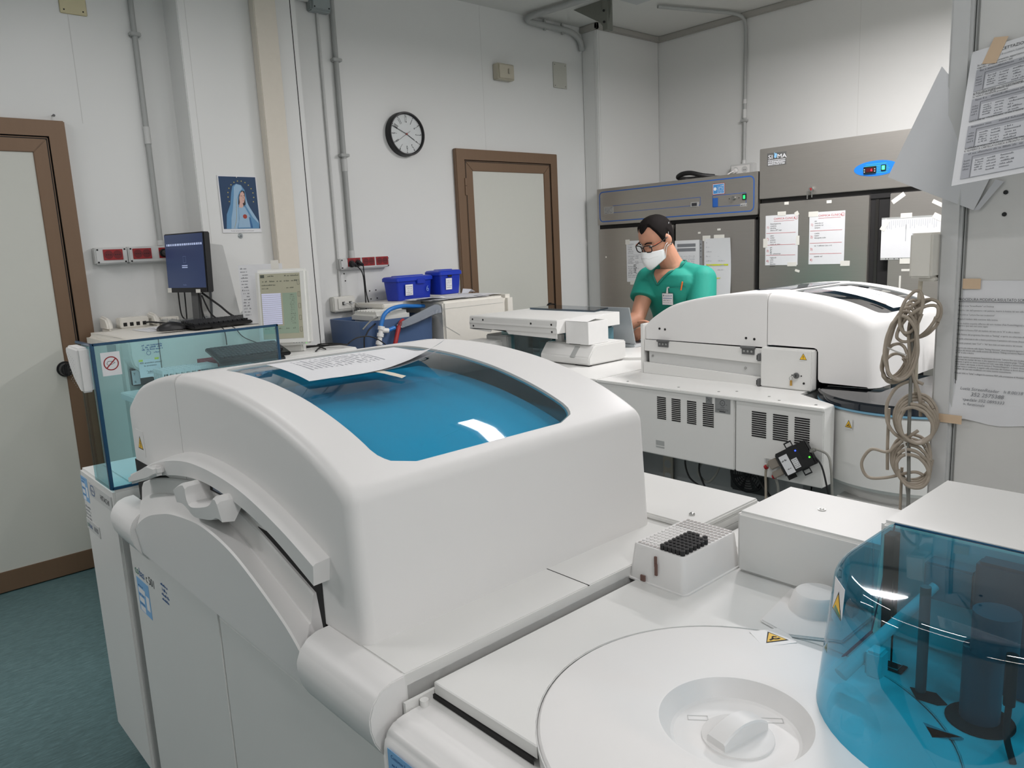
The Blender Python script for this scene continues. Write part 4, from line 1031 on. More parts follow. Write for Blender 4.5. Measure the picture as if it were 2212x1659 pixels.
# papers on the far hood window
ps = thing('paper_sheet', 'white sheet taped onto window of the far analyzer hood', 'paper', (-1.3, 2.95, 1.2))
b = MB(PAPER); rows_ = []
for k in range(9):
    u = k/8; r_ = []
    for q in range(7):
        v = q/6; x = -1.40+.27*u+.02*v; y = 2.87+.2*v; r_.append((x, y, far_z(x)+.004))
    rows_.append(r_)
b.loft(rows_); b.build('sheet', ps, 60)
b = MB(LINKG)
for k in range(5):
    for q in range(14):
        x = -1.37+.011*q+R.uniform(0, .004); b.face(b.verts([(x, 2.93+.02*k, far_z(x)+.0048), (x+.006, 2.93+.02*k, far_z(x+.006)+.0048), (x+.006, 2.936+.02*k, far_z(x+.006)+.0048), (x, 2.936+.02*k, far_z(x)+.0048)]))
b.build('faint_text', ps, 0)
b = MB(mat('peach_tape', (226, 204, 190), .6)); 
x = -1.2; b.face(b.verts([(-1.205, 2.855, far_z(-1.205)+.005), (-1.155, 2.855, far_z(-1.155)+.005), (-1.155, 2.88, far_z(-1.155)+.005), (-1.205, 2.88, far_z(-1.205)+.005)])); b.build('tape', ps)
# round reagent unit at its right rear
rd = thing('reagent_cooler', 'round white reagent compartment with dark blue transparent lid behind hanging cables', 'lab analyzer', (-.98, 2.72, 0))
cx, cy = -.985, 2.70
b = MB(WHITE2); b.lathe([(.285, .62), (.3, .635), (.3, .868), (.292, .876), (0, .876)], (cx, cy, 0), 64); b.use(WHITE2).box(-1.12, 2.352, .56, -.85, 2.6, .62) if False else None
b.build('tank_body', rd, 30)
b = MB(WHITE2); b.lathe([(.25, 0.05), (.25, .62)], (cx, cy, 0), 48); b.box(-1.124, 2.42, .05, -.7, 2.75, .58, .01); b.build('tank_base', rd, 30)
b = MB(DARK); b.box(-1.02, 2.418, .46, -.94, 2.425, .55, .004).box(-1.11, 2.418, .5, -1.05, 2.424, .505); b.use(LGREY).box(-1.09, 2.40, .5, -1.045, 2.42, .55); b.build('service_opening', rd)
b = MB(NAVYL); b.lathe([(.296, .8775), (.302, .885), (.302, .905), (.296, .911), (.1, .914), (0, .914)], (cx, cy, 0), 64); b.build('tinted_lid', rd, 30)
b = MB(mat('lid_inner_blue', (120, 170, 196), .4)); b.lathe([(.3025, .8765), (.3025, .883), (.29, .883), (.29, .8765)], (cx, cy, 0), 64); b.use(DARK).lathe([(.14, .878), (.14, .9), (0, .9)], (cx, cy, 0), 40); b.build('lid_inner_ring', rd, 30)
warn_sticker(rd, frame((-1.088, cy-.2832, .818), (.94, -.34, 0), (0, 0, 1)), .03, .032, 'h', WHITE2, .03)
cw = thing('sample_loader_cabinet', 'white rounded analyzer cabinet with papers beyond the reagent compartment', 'lab cabinet', (-.7, 3.2, 0))
b = MB(WHITE); b.box(-1.03, 3.03, .1, -.3, 3.6, 1.02, .03, 3); b.build('cabinet_body', cw)
b = MB(PAPER); b.slab(frame((-1.0, 3.02, .98), (.93, -.1, 0), (0, .0, 1)), 0, .02, .16, .1, 0, .001); b.use(INK).scrib(frame((-1.0, 3.02, .98), (.93, -.1, 0), (0, 0, 1)), .02, .06, .1, .012, .0015); b.build('leaning_paper', cw)
# far immunoassay module with arm, carton and printer block
fi = thing('immunoassay_analyzer', 'white analyzer module with long screwed cover and teal screens beyond nearest hood', 'lab analyzer', (-2.7, 2.9, 0))
b = MB(WHITE2); b.box(-3.3, 2.36, .1, -2.105, 3.42, .885, .004); b.build('analyzer_body', fi)
b = MB(WHITE2); b.box(-3.3, 2.35, .878, -2.105, 3.42, .8895, .003); b.build('deck_plate', fi)
b = MB(WHITE2); b.lathe([(.17, .889), (.17, .902), (.165, .905), (0, .905)], (-2.40, 2.98, 0), 48); b.build('round_lid', fi)
b = MB(WHITE2); b.prism([(2.545, 1.035), (2.545, 1.06), (2.54, 1.062), (2.54, 1.068), (2.545, 1.07), (2.545, 1.095), (2.55, 1.1), (3.0, 1.1), (3.0, 1.035)], -3.16, -2.515, 'x', .0015); b.build('long_cover', fi)
b = MB(DARK)
for x, z in ((-3.135, 1.082), (-3.05, 1.082), (-2.69, 1.078), (-2.55, 1.078), (-3.13, 1.048), (-2.548, 1.044)): b.cyl((x, 2.545, z), (x, 2.543, z), .005, n=10)
b.build('cover_screws', fi)
b = MB(WHITE2); b.prism([(-3.165, 1.03), (-3.0, 1.02), (-2.97, 1.055), (-2.9, 1.055), (-2.86, 1.018), (-2.52, 1.012), (-2.52, 1.04), (-3.165, 1.04)], 2.548, 2.552, 'y'); b.build('cover_skirt', fi)
b = MB(TEAL); b.prism([(-3.0, 2.625), (-2.64, 2.625), (-2.61, 2.68), (-2.61, 3.0), (-2.615, 3.0), (-2.615, 2.682), (-2.643, 2.63), (-3.0, 2.63)], .89, 1.085, 'z'); b.build('clear_screen', fi)
b = MB(mat('inside_teal_grey', (70, 110, 122), .5)); b.box(-3.0, 2.8, .89, -2.55, 3.0, 1.03, .01); b.use(BLACK).box(-2.95, 2.65, .89, -2.9, 2.75, 1.0).box(-2.75, 2.65, .89, -2.66, 2.75, .98, .005).use(LGREY).box(-2.62, 2.64, .9, -2.58, 2.66, 1.02); b.build('inner_works', fi)
b = MB(WHITE2); b.box(-3.15, 2.46, .889, -2.97, 2.62, .975, .01); b.use(GREYP).box(-3.1, 2.6, .889, -2.93, 2.75, 1.0, .006); b.build('rear_block', fi)
b = MB(NAVYT); b.prism([(-3.1, 2.93), (-2.62, 2.93), (-2.66, 3.08), (-3.1, 3.12)], 1.102, 1.11, 'z'); b.build('dark_top_screen', fi)
b = MB(WHITE2); b.prism([(2.575, .895), (2.575, .93), (2.62, .985), (2.84, .985), (2.84, .893)], -2.665, -2.345, 'x', .006); b.use(GREYP).slab(frame((-2.465, 2.577, .925), (1, 0, 0), (.04, .6, .75)), 0, .0, .03, .06, .004, .0055); b.use(DARK).box(-2.44, 2.58, .8895, -2.35, 2.6, .893); b.build('printer_block', fi)
ct = thing('carton', 'small plain white carton with open flap standing on white printer block', 'carton', (-2.45, 2.68, .985))
b = MB(mat('white_card', (226, 226, 224), .6)); b.prism([(-2.512, 2.6), (-2.368, 2.6), (-2.368, 2.74), (-2.512, 2.74)], .9855, 1.092, 'z', .0015); b.build('carton_body', ct)
b = MB(mat('white_card', (226, 226, 224), .6)); b.loft([[(-2.512, 2.6, 1.093), (-2.372, 2.6, 1.093)], [(-2.512, 2.68, 1.104), (-2.37, 2.68, 1.108)], [(-2.512, 2.745, 1.108), (-2.37, 2.745, 1.115)]]); b.build('carton_flap', ct, 60)
b = MB(DARK); b.box(-2.49, 2.5995, .9845, -2.42, 2.6, .9865); b.build('flap_gap', ct)
# ---- things under the far analyzer
t = thing('cooling_fan', 'round black fan with ring guard under the far analyzer', 'fan', (-1.56, 2.61, .46))
b = MB(BLACK); b.box(-1.63, 2.602, .45, -1.47, 2.618, .605, .01)
for r_ in (.012, .022, .032, .042, .052, .062, .072): b.tube([(-1.55+r_*math.cos(2*PI*k/28), 2.596, .527+r_*math.sin(2*PI*k/28)) for k in range(28)], .002, 6, 0, True)
for k in range(4): a = PI/4+PI/2*k; b.cyl((-1.55, 2.597, .527), (-1.55+.075*math.cos(a), 2.599, .527+.075*math.sin(a)), .002, n=6)
b.build('fan_guard', t)
b = MB(DGREY)
for k in range(7):
    a = 2*PI*k/7; b.face(b.verts([(-1.55+.02*math.cos(a), 2.6, .527+.02*math.sin(a)), (-1.55+.065*math.cos(a), 2.601, .527+.065*math.sin(a)), (-1.55+.065*math.cos(a+.6), 2.5995, .527+.065*math.sin(a+.6)), (-1.55+.02*math.cos(a+.7), 2.6, .527+.02*math.sin(a+.7))]))
b.build('fan_blades', t)
t = thing('perforated_strut', 'upright perforated metal strut under left part of the far analyzer', 'strut', (-1.93, 2.6, .1))
b = MB(mat('strut_steel', (150, 144, 134), .4, metal=.6)); b.box(-1.955, 2.6, .1, -1.905, 2.606, .64); b.build('strut_bar', t)
b = MB(lowg)
for k in range(9): b.disc(FY(-1.93, 2.5995, .17+.055*k), 0, 0, .018, .0003, 20)
b.build('strut_holes', t)
for k, pts in enumerate((
    [(-1.73, 2.5, .63), (-1.77, 2.5, .57), (-1.75, 2.5, .5), (-1.69, 2.5, .47)],
    [(-1.62, 2.5, .63), (-1.68, 2.49, .58), (-1.70, 2.49, .53), (-1.66, 2.49, .5), (-1.62, 2.49, .54), (-1.60, 2.5, .6)],
    [(-1.68, 2.48, .62), (-1.69, 2.48, .54), (-1.65, 2.48, .46)],
    [(-1.47, 2.47, .63), (-1.40, 2.47, .53), (-1.33, 2.47, .46)],
    [(-1.66, 2.47, .64), (-1.60, 2.46, .61), (-1.52, 2.46, .63)],
    [(-1.48, 2.46, .64), (-1.42, 2.46, .6), (-1.38, 2.46, .63)])):
    lab = ['thin black cable sagging left of the fan', 'grey brown cable loop hanging just left of fan', 'black cable dropping vertically beside the fan loop', 'thick dark cable running down right of the fan', 'short black cable hanging above the fan', 'black cable curve right above fan'][k]
    b = MB(RUBBER if k != 1 else CORDG); b.tube(pts, .005 if k in (1, 3) else .0035, 8, 6); tag(b.build('cable'), lab, 'cable', 'cables under the far analyzer')
# black network converter hanging on the rear panel
a_ = math.radians(33)
MN = frame((-1.235, 2.335, .645), (math.cos(a_), 0, math.sin(a_)), (-math.sin(a_), 0, math.cos(a_)))
nc = thing('network_converter', 'tilted black network converter box with white label hanging on rear panel', 'network box', M=MN @ Matrix.Translation((0, 0, 0)))
b = MB(BLACK); b.slab(Matrix.Identity(4), 0, 0, .125, .085, 0, .022, .004); b.build('converter_case', nc, local=True)
b = MB(DARK); b.slab(Matrix.Identity(4), .09, .03, .124, .082, .0222, .0235, .0); b.build('case_recess', nc, local=True)
b = MB(DARK); b.slab(Matrix.Identity(4), .0, -.012, .03, .0, .004, .012); b.build('case_foot', nc, local=True)
b = MB(BLACK)
for (x, y) in ((.045, .085), (.06, -.018)):
    b.tube([(x, y, .006), (x+.026, y, .006), (x+.026, y+.017, .006), (x, y+.017, .006)], .003, 6, 0, True)
b.build('mounting_loops', nc, local=True)
b = MB(PAPER); b.slab(Matrix.Identity(4), .012, .004, .045, .07, .0222, .0228); b.slab(Matrix.Identity(4), .05, .012, .072, .046, .0222, .0228); cl_ = b.build('converter_labels', nc, local=True)
b = MB(INK)
for k in range(5): b.scrib(Matrix.Translation((.052, .016+.006*k, .023)), 0, 0, .018, .003, 0)
b.scrib(Matrix.Translation((.015, .05, .023)), 0, 0, .02, .006, 0).scrib(Matrix.Translation((.02, .02, .023)), 0, 0, .015, .005, 0); b.build('label_print', cl_, space=nc)
b = MB(mat('led_blue', (60, 90, 255), .3, emit=2)); b.slab(Matrix.Identity(4), .078, .064, .083, .069, .022, .0232); b.use(mat('led_green', (80, 255, 60), .3, emit=2)).slab(Matrix.Identity(4), .113, .026, .118, .031, .0235, .0245); b.build('status_light', nc, local=True)
b = MB(mat('connector_grey', (140, 132, 122), .5)); b.slab(Matrix.Identity(4), -.045, .012, .0, .036, .003, .018, .003).slab(Matrix.Identity(4), -.04, .042, .0, .075, .003, .018, .003); b.use(RED).cyl((-.05, .02, .01), (-.045, .02, .01), .008, n=12).cyl((-.06, .06, .01), (-.052, .06, .01), .008, n=12); b.build('serial_connector', nc, local=True)
b = MB(CORDG); b.slab(Matrix.Identity(4), .112, .036, .145, .05, .008, .022, .004); b.build('network_plug', nc, local=True)
def wp(x, y, z): return (MN @ Vector((x, y, z)))[:]
for lab, m_, r_, pts in (('grey network cable curving down from the black converter', CORDG, .0042, [wp(.145, .043, .015), (-1.10, 2.325, .745), (-1.085, 2.32, .70), (-1.08, 2.325, .6), (-1.07, 2.34, .5)]),
    ('thin black cable descending beside grey network cable', RUBBER, .003, [wp(.125, .02, .01), (-1.12, 2.33, .70), (-1.10, 2.33, .63), (-1.085, 2.34, .55), (-1.08, 2.35, .48)]),
    ('grey serial cable dropping from lower connector of converter', CORDG, .0045, [wp(-.045, .024, .01), (-1.29, 2.33, .64), (-1.275, 2.335, .6), (-1.28, 2.34, .5)]),
    ('pale serial cable looping from upper connector of converter', CORDB, .0045, [wp(-.04, .06, .012), (-1.30, 2.325, .69), (-1.318, 2.33, .65), (-1.32, 2.335, .58), (-1.322, 2.34, .48)])):
    b = MB(m_); b.tube(pts, r_, 8, 6); tag(b.build('cable'), lab, 'cable', 'cables of the black converter')
# ================================================================ LEFT BACKGROUND: bench, white instrument, monitors
bn = thing('bench', 'low white bench in front of the cream instrument carrying racks and computer', 'bench', (-3.1, 1.4, 0))
b = MB(WHITE2); b.box(-3.355, .86, .91, -2.86, 1.97, .94, .004); b.build('bench_top', bn)
b = MB(WHITE2); b.box(-3.33, 1.03, 0, -2.9, 1.95, .91, .004); b.build('bench_cabinet', bn)
b = MB(DARK); b.box(-3.2, .92, .86, -2.95, 1.03, .91, .01); b.build('bench_bracket', bn)
for k, (x, y) in enumerate(((-3.16, .93), (-3.05, 1.0))):
    b = MB(PAPER); b.slab(FZ(x, y, .9402, .1), 0, 0, .05, .06, 0, .0005); tag(b.build('paper_note'), 'small white note lying on bench end behind blue screen, %s' % ('nearer the wall' if k == 0 else 'nearer the viewer'), 'note', 'notes on the bench end')
ia = thing('analyzer_cabinet', 'cream floor standing instrument beside left door with keyboard on top', 'lab analyzer', (-3.7, 1.3, 0))
b = MB(CREAM)
b.prism([(.93, 1.15), (1.655, 1.15), (1.655, 0), (1.03, 0), (1.03, .955), (1.02, .975), (.955, 1.005), (.925, 1.035), (.918, 1.07), (.918, 1.14)], -3.86, -3.36, 'x', .012, 3); b.build('instrument_body', ia, 35)
b = MB(CREAM); b.box(-4.045, .985, 0, -3.86, 1.455, 1.15, .01); b.build('instrument_back', ia)
b = MB(DARK); b.box(-3.362, 1.0335, .95, -3.3585, 1.0355, 1.148); b.build('panel_seam', ia)
b = MB(CREAM); b.prism([(-4.0, .90), (-3.42, .90), (-3.40, .93), (-3.42, .975), (-4.0, .99)], 0, .96, 'z', .01) if False else b.box(-3.98, .905, 0, -3.45, .99, 1.145, .02, 3); b.build('side_frame', ia)
b = MB(GREYP); b.box(-3.62, .90, 1.06, -3.5, .906, 1.12); b.build('side_window', ia)
b = MB(DARK); b.box(-3.44, .93, .95, -3.40, 1.03, 1.02); b.use(PAPER).slab(FX(-3.3995, .925, .955), .0, .0, .03, .06, .0, .001); b.build('dark_recess', ia)
b = MB(INK); M = FX(-3.398, .918, .95); b.text('T', M, .013, .045, .014, .0012).text('R', M, .013, .012, .014, .0012); b.build('recess_marks', ia)
M = FX(-3.3592, .855, 1.03)
b = MB(STDB)
for k in range(3): b.scrib(M, .11+.035*(k % 1), .085-.009*k, .08, .0065)
b.disc(M, .135, .055, .009, .0004, 16, .0076); b.scrib(M, .15, .053, .03, .006); b.build('maker_print', ia)
b = MB(PAPER); b.slab(M, .09, -.045, .175, .03, .0002, .0006); b.use(HIGHL).slab(M, .092, .022, .108, .03, .0004, .0009).slab(M, .155, .025, .172, .033, .0004, .0009); b.use(INK)
b.text('PER accendere passare', M, .095, .012, .0095, .001).text('lo strumento', M, .11, 0, .0095, .001).text('"admin"', M, .118, -.026, .012, .001).quad(M, .12, -.03, .15, -.0288, .001); b.build('taped_note', ia)
b = MB(DARK); b.tube([(-3.352, 1.01, 1.0), (-3.348, 1.02, 1.01), (-3.348, 1.035, 1.0)], .002, 6, 4).cyl((-3.345, 1.03, .985), (-3.345, 1.06, .98), .011, n=10); b.build('holder_clip', ia)
# connector panel and fins on the back edge
cp = thing('connector_panel', 'cream connector box with four black network ports on instrument top', 'connector box', (-3.97, 1.13, 1.15))
b = MB(CREAM); b.box(-4.02, 1.055, 1.15, -3.95, 1.185, 1.2, .004); b.build('panel_box', cp)
for k in range(4):
    b = MB(DARK); b.box(-3.951, 1.068+.029*k, 1.16, -3.9485, 1.084+.029*k, 1.177); b.build('network_port', cp)
b = MB(CREAM); b.box(-4.02, 1.235, 1.15, -3.95, 1.33, 1.185, .004); b.use(DARK)
for k in range(4): b.quad(FX(-3.9495, 1.248+.022*k, 1.16), 0, 0, .0008, .02, 0)
b.build('blank_panel', cp)
for k, y in enumerate((.985, 1.2)):
    b = MB(CREAM); b.prism([(-4.03, 1.15), (-3.90, 1.15), (-3.905, 1.18), (-3.93, 1.205), (-4.03, 1.215)], y, y+.025, 'y', .008, 3)
    tag(b.build('support_fin'), 'cream upright fin on instrument top %s' % ('nearest the left door' if k == 0 else 'right of the network ports'), 'fin', 'fins on the instrument')
t = thing('network_cable', 'black cable plugged into the last network port', 'cable', (-3.93, 1.16, 1.155))
b = MB(RUBBER); b.tube([(-3.948, 1.163, 1.168), (-3.92, 1.175, 1.172), (-3.90, 1.22, 1.165), (-3.88, 1.27, 1.155)], .004, 8, 6); b.build('cord', t)
# papers, mouse, keyboard
t = thing('paper_pile', 'loose white papers under the black mouse and keyboard', 'papers', (-3.75, 1.15, 1.15))
b = MB(PAPER)
for k in range(5):
    M = FZ(-3.80+.012*k, 1.06+.02*k, 1.1512+.0018*k, R.uniform(-.3, .3)+PI/2*(k % 2)*0); b.slab(M, 0, 0, .21, .27, 0, .001)
b.build('loose_sheets', t)
b = MB(CLEAR); rows_ = []
for i in range(8):
    rows_.append([(-3.93+.03*i, 1.22+.03*j, 1.165+.012*math.sin(i*1.7+j)+.01*R.random()) for j in range(9)])
b.loft(rows_); b.build('plastic_sleeve', t, 0)
ms = thing('computer_mouse', 'black computer mouse on papers on the cream instrument', 'mouse', (-3.45, 1.1, 1.152))
b = MB(BLACK); rows_ = []
for i in range(9):
    u = i/8; L = (u-.5)*.115; hgt = .036*math.sin(PI*(.08+.86*u))**.6; wd = .03*math.sin(PI*(.1+.8*u))**.5
    rows_.append([(-3.475+wd*math.cos(PI*j/8), 1.13+L, 1.161+hgt*math.sin(PI*j/8)) for j in range(9)])
b.loft(rows_); b.face(b.verts(rows_[0])); b.face(b.verts(rows_[-1])); b.build('mouse_shell', ms, 50)
b = MB(RUBBER); b.tube([(-3.475, 1.185, 1.17), (-3.46, 1.25, 1.165), (-3.40, 1.29, 1.158), (-3.352, 1.31, 1.15), (-3.348, 1.315, 1.08)], .0025, 6, 6); b.build('mouse_cord', ms)
def keyboard(label, M, w=.44, d=.15, tilt=0, lift=0):
    kb = thing('keyboard', label, 'keyboard', M=M)
    b = MB(BLACK); b.box(0, 0, 0, w, d, .016, .004); b.build('keyboard_base', kb, local=True)
    b = MB(mat('key_black', (34, 35, 38), .5))
    for r_ in range(6):
        n = 18 if r_ else 17
        for c in range(n):
            b.box(.012+c*(w-.03)/18, .016+r_*.021, .016, .012+c*(w-.03)/18+(w-.03)/18*.86, .033+r_*.021, .024, .001, 1)
    b.build('keycaps', kb, local=True)
    return kb
keyboard('black keyboard on cream instrument under the dark monitor', Matrix.Translation((-3.40, 1.2, 1.157)) @ Matrix.Rotation(math.radians(97), 4, 'Z') @ Matrix.Rotation(math.radians(4), 4, 'X'))
t = thing('keyboard', 'x', 'keyboard') if False else None
b = MB(RUBBER); b.tube([(-3.38, 1.33, 1.165), (-3.35, 1.36, 1.15), (-3.34, 1.4, 1.1), (-3.2, 1.48, 1.05)], .0022, 6, 6); tag(b.build('cable'), 'thin black cord running from instrument edge down to lower keyboard', 'cable')
# dark monitor
def monitor(label, p_right, p_left, z0, z1, thick, bez, scr, tilt=0):
    pr = Vector((*p_right, 0)); pl = Vector((*p_left, 0)); r = (pr-pl); w = r.length; r.normalize()
    up = Vector((0, 0, 1)); n = r.cross(up)
    M = frame((pl.x, pl.y, z0), r, up+n*-tilt)
    t = thing('monitor', label, 'monitor', M=M)
    return t, w, z1-z0
MBK = mat('monitor_black', (20, 21, 24), .3)
mo, mw, mh = monitor('black monitor showing a dark login screen under the socket strip', (-3.62, 1.36), (-3.93, 1.285), 1.305, 1.585, .03, .01, None, .04)
I4 = Matrix.Identity(4)
b = MB(MBK); b.slab(I4, 0, 0, mw, mh, -.035, 0, .004); b.build('monitor_case', mo, local=True)
def screen_mat(name, c, e=.55):
    return mat(name, c, .25, emit=e, var=.06, vscale=3)
b = MB(screen_mat('screen_navy', (44, 56, 86))); b.quad(I4, .006, .022, mw-.006, mh-.006, .0008); sd_ = b.build('screen_display', mo, local=True)
b = MB(screen_mat('screen_text_pale', (170, 182, 214), .5))
x = .02
while x < mw-.02:
    ww = R.uniform(.006, .02); b.quad(I4, x, mh*.79, min(x+ww, mw-.015), mh*.825, .0012); x += ww+.004
b.quad(I4, mw*.42, mh*.445, mw*.56, mh*.46, .0012).quad(I4, mw*.42, mh*.415, mw*.56, mh*.43, .0012)
b.use(screen_mat('screen_grey_blue', (84, 98, 130), .5)); b.stroke(I4, [(mw*.46, mh*.5), (mw*.53, mh*.5), (mw*.53, mh*.61), (mw*.46, mh*.61), (mw*.46, mh*.5)], .0016, .0012); b.scrib(I4, mw*.4, mh*.12, .03, .006, .0012)
b.build('screen_text', sd_, space=mo)
b = MB(WTAPE); b.slab(I4, -.002, .0, .03, .022, .0, .001).slab(I4, mw-.09, -.002, mw-.055, .015, .0005, .0015); b.build('label_sticker', mo, local=True)
b = MB(DGREY); b.slab(I4, mw*.5-.03, -.14, mw*.5+.03, .15, -.055, -.035, .004); b.slab(I4, mw*.5-.09, -.155, mw*.5+.09, -.14, -.10, .05, .004); b.build('monitor_stand', mo, local=True)
b = MB(LGREY); b.prism([(0, 0), (.135, 0), (.085, .37), (.02, .38)], 0, .03, 'z', .003)
pn = thing('computer_tower', 'pale grey slanted computer case standing behind the dark monitor', 'computer', M=frame((-3.755, 1.415, 1.151), (.25, 1, 0), (0, 0, 1)))
b.build('case_side', pn, local=True)
b = MB(mat('edge_dark_grey', (70, 72, 76), .4)); b.prism([(-.006, 0), (.0, 0), (.02, .38), (.014, .38)], -.002, .032, 'z'); b.build('case_edge', pn, local=True)
for k, pts in enumerate((
    [(-3.72, 1.37, 1.3), (-3.66, 1.42, 1.24), (-3.6, 1.47, 1.18), (-3.5, 1.55, 1.157), (-3.45, 1.63, 1.156)],
    [(-3.70, 1.36, 1.29), (-3.69, 1.39, 1.2), (-3.62, 1.42, 1.165), (-3.52, 1.48, 1.157), (-3.42, 1.6, 1.157)],
    [(-3.68, 1.55, 1.29), (-3.6, 1.6, 1.22), (-3.5, 1.64, 1.165), (-3.42, 1.65, 1.156)],
    [(-3.74, 1.36, 1.31), (-3.74, 1.37, 1.2), (-3.72, 1.38, 1.158)])):
    b = MB(RUBBER); b.tube(pts, (.005, .004, .005, .004)[k], 8, 6)
    tag(b.build('cable'), ['thick black monitor cable sweeping down to instrument top', 'black cable looping beneath the dark monitor', 'black cable slanting behind the pale computer case', 'short black cable hanging straight under dark monitor'][k], 'cable', 'cables of the dark monitor')
t = thing('plastic_bag', 'crumpled clear plastic bag on instrument behind the touch monitor', 'bag', (-3.6, 1.5, 1.152))
b = MB(CLEAR); rows_ = []
for i in range(9):
    a = 2*PI*i/8
    rows_.append([(-3.62+(.09-.012*j)*math.cos(a)*(1+.3*R.random()), 1.56+(.08-.011*j)*math.sin(a), 1.153+.012*j+.01*R.random()) for j in range(6)])
rows_[-1] = rows_[0]
b.loft(rows_); b.build('bag_film', t, 0)
# touch monitor on black computer
pc = thing('computer_tower', 'flat black desktop computer with white top under the touch monitor', 'computer', (-3.15, 1.6, .94))
b = MB(BLACK); b.box(-3.345, 1.42, .941, -3.06, 1.80, 1.012, .004); b.build('computer_case', pc)
b = MB(WHITE2); b.box(-3.35, 1.425, 1.012, -3.065, 1.80, 1.03, .004); b.build('computer_lid', pc)
b = MB(DARK)
for k in range(7): b.box(-3.0605, 1.47, .95+.008*k, -3.0585, 1.78, .953+.008*k)
b.use(LGREY).box(-3.061, 1.66, .945, -3.057, 1.70, 1.0); b.build('computer_front', pc)
WMON = mat('monitor_white', (224, 224, 219), .35)
tm, tw, th = monitor('white touch monitor showing a results table beside the pillar', (-3.105, 1.585), (-3.25, 1.42), 1.066, 1.402, .05, .02, None, .10)
tw = .228
b = MB(WMON); b.slab(I4, 0, 0, tw, th, -.055, 0, .012, 3); b.build('monitor_case', tm, local=True)
sx0, sx1, sz0, sz1 = .022, tw-.03, .03, th-.02
b = MB(screen_mat('screen_khaki', (160, 158, 138), .16)); b.quad(I4, sx0, sz0, sx1, sz1, .001); sd_ = b.build('screen_display', tm, local=True)
sw, sh_ = sx1-sx0, sz1-sz0
b = MB(screen_mat('screen_table_white', (198, 200, 222), .25)); b.quad(I4, sx0+.02*sw, sz0+.22*sh_, sx0+.5*sw, sz0+.7*sh_, .0014)
b.use(screen_mat('screen_green_grey', (138, 154, 136), .16)); b.quad(I4, sx0+.54*sw, sz0+.2*sh_, sx0+.9*sw, sz0+.7*sh_, .0014).quad(I4, sx0+.02*sw, sz0+.08*sh_, sx0+.9*sw, sz0+.2*sh_, .0014)
b.use(screen_mat('screen_dark', (78, 82, 74), .2))
for k in range(16): b.quad(I4, sx0+.02*sw, sz0+(.22+.03*k)*sh_, sx0+.5*sw, sz0+(.2225+.03*k)*sh_, .0018); b.scrib(I4, sx0+.72*sw, sz0+(.23+.029*k)*sh_, .02, .0035, .0018, .5)
for k in range(5): b.scrib(I4, sx0+(.06+.18*k)*sw, sz0+.875*sh_, .022, .006, .0018); b.scrib(I4, sx0+(.06+.17*k)*sw, sz0+.15*sh_, .014, .006, .0018)
b.quad(I4, sx0+.02*sw, sz0+.94*sh_, sx0+.12*sw, sz0+.985*sh_, .0018); b.scrib(I4, sx0+.2*sw, sz0+.955*sh_, .03, .005, .0018); b.scrib(I4, sx0+.62*sw, sz0+.955*sh_, .06, .005, .0018)
b.scrib(I4, sx0+.04*sw, sz0+.82*sh_, .06, .005, .0018).scrib(I4, sx0+.04*sw, sz0+.77*sh_, .03, .005, .0018).scrib(I4, sx0+.65*sw, sz0+.77*sh_, .03, .005, .0018)
for k in range(5): b.stroke(I4, [(sx0+.93*sw, sz0+(.1+.18*k)*sh_), (sx0+.98*sw, sz0+(.1+.18*k)*sh_), (sx0+.98*sw, sz0+(.17+.18*k)*sh_), (sx0+.93*sw, sz0+(.17+.18*k)*sh_), (sx0+.93*sw, sz0+(.1+.18*k)*sh_)], .001, .0018)
b.build('screen_text', sd_, space=tm)
b = MB(INKG); b.scrib(I4, .02, .012, .03, .006, .001)
for k in range(4): b.disc(I4, tw-.075+.012*k, .01, .002, .001, 8)
b.use(mat('led_green', (80, 255, 60), .3, emit=2)).disc(I4, tw-.02, .007, .0015, .001, 8); b.build('control_buttons', tm, local=True)
b = MB(WMON); b.slab(I4, .05, -.034, tw-.05, .1, -.11, -.05, .006); b.build('monitor_stand', tm, local=True)
t = thing('paper_sheet', 'printed list sheet standing behind white touch monitor', 'paper', (-3.5, 1.5, 1.15))
M = frame((-3.46, 1.45, 1.153), (.65, .76, 0), (-.0, 0, 1)); b = MB(PAPER); b.slab(M, 0, 0, .2, .27, 0, .0008); b.build('sheet', t)
b = MB(INKG)
for k in range(16): b.scrib(M, .008, .25-.014*k, .03, .007, .0012)
b.build('printed_text', t)
b = MB(WTAPE); b.slab(M, .15, .245, .185, .285, .0005, .002); b.build('tape', t)
keyboard('black keyboard leaning on bench behind blue screen, its cord rising', Matrix.Translation((-3.0, 1.14, 1.045)) @ Matrix.Rotation(math.radians(88), 4, 'Z') @ Matrix.Rotation(math.radians(14), 4, 'X'), .3, .16)
t = thing('keyboard_rest', 'dark grey wedge rest under the leaning keyboard', 'stand', (-3.0, 1.4, .94)); b = MB(mat('rest_dark', (48, 54, 58), .5)); b.prism([(-3.14, .941), (-3.0, .941), (-3.0, 1.043), (-3.14, 1.077)], 1.19, 1.42, 'y', .004); b.build('rest_body', t)
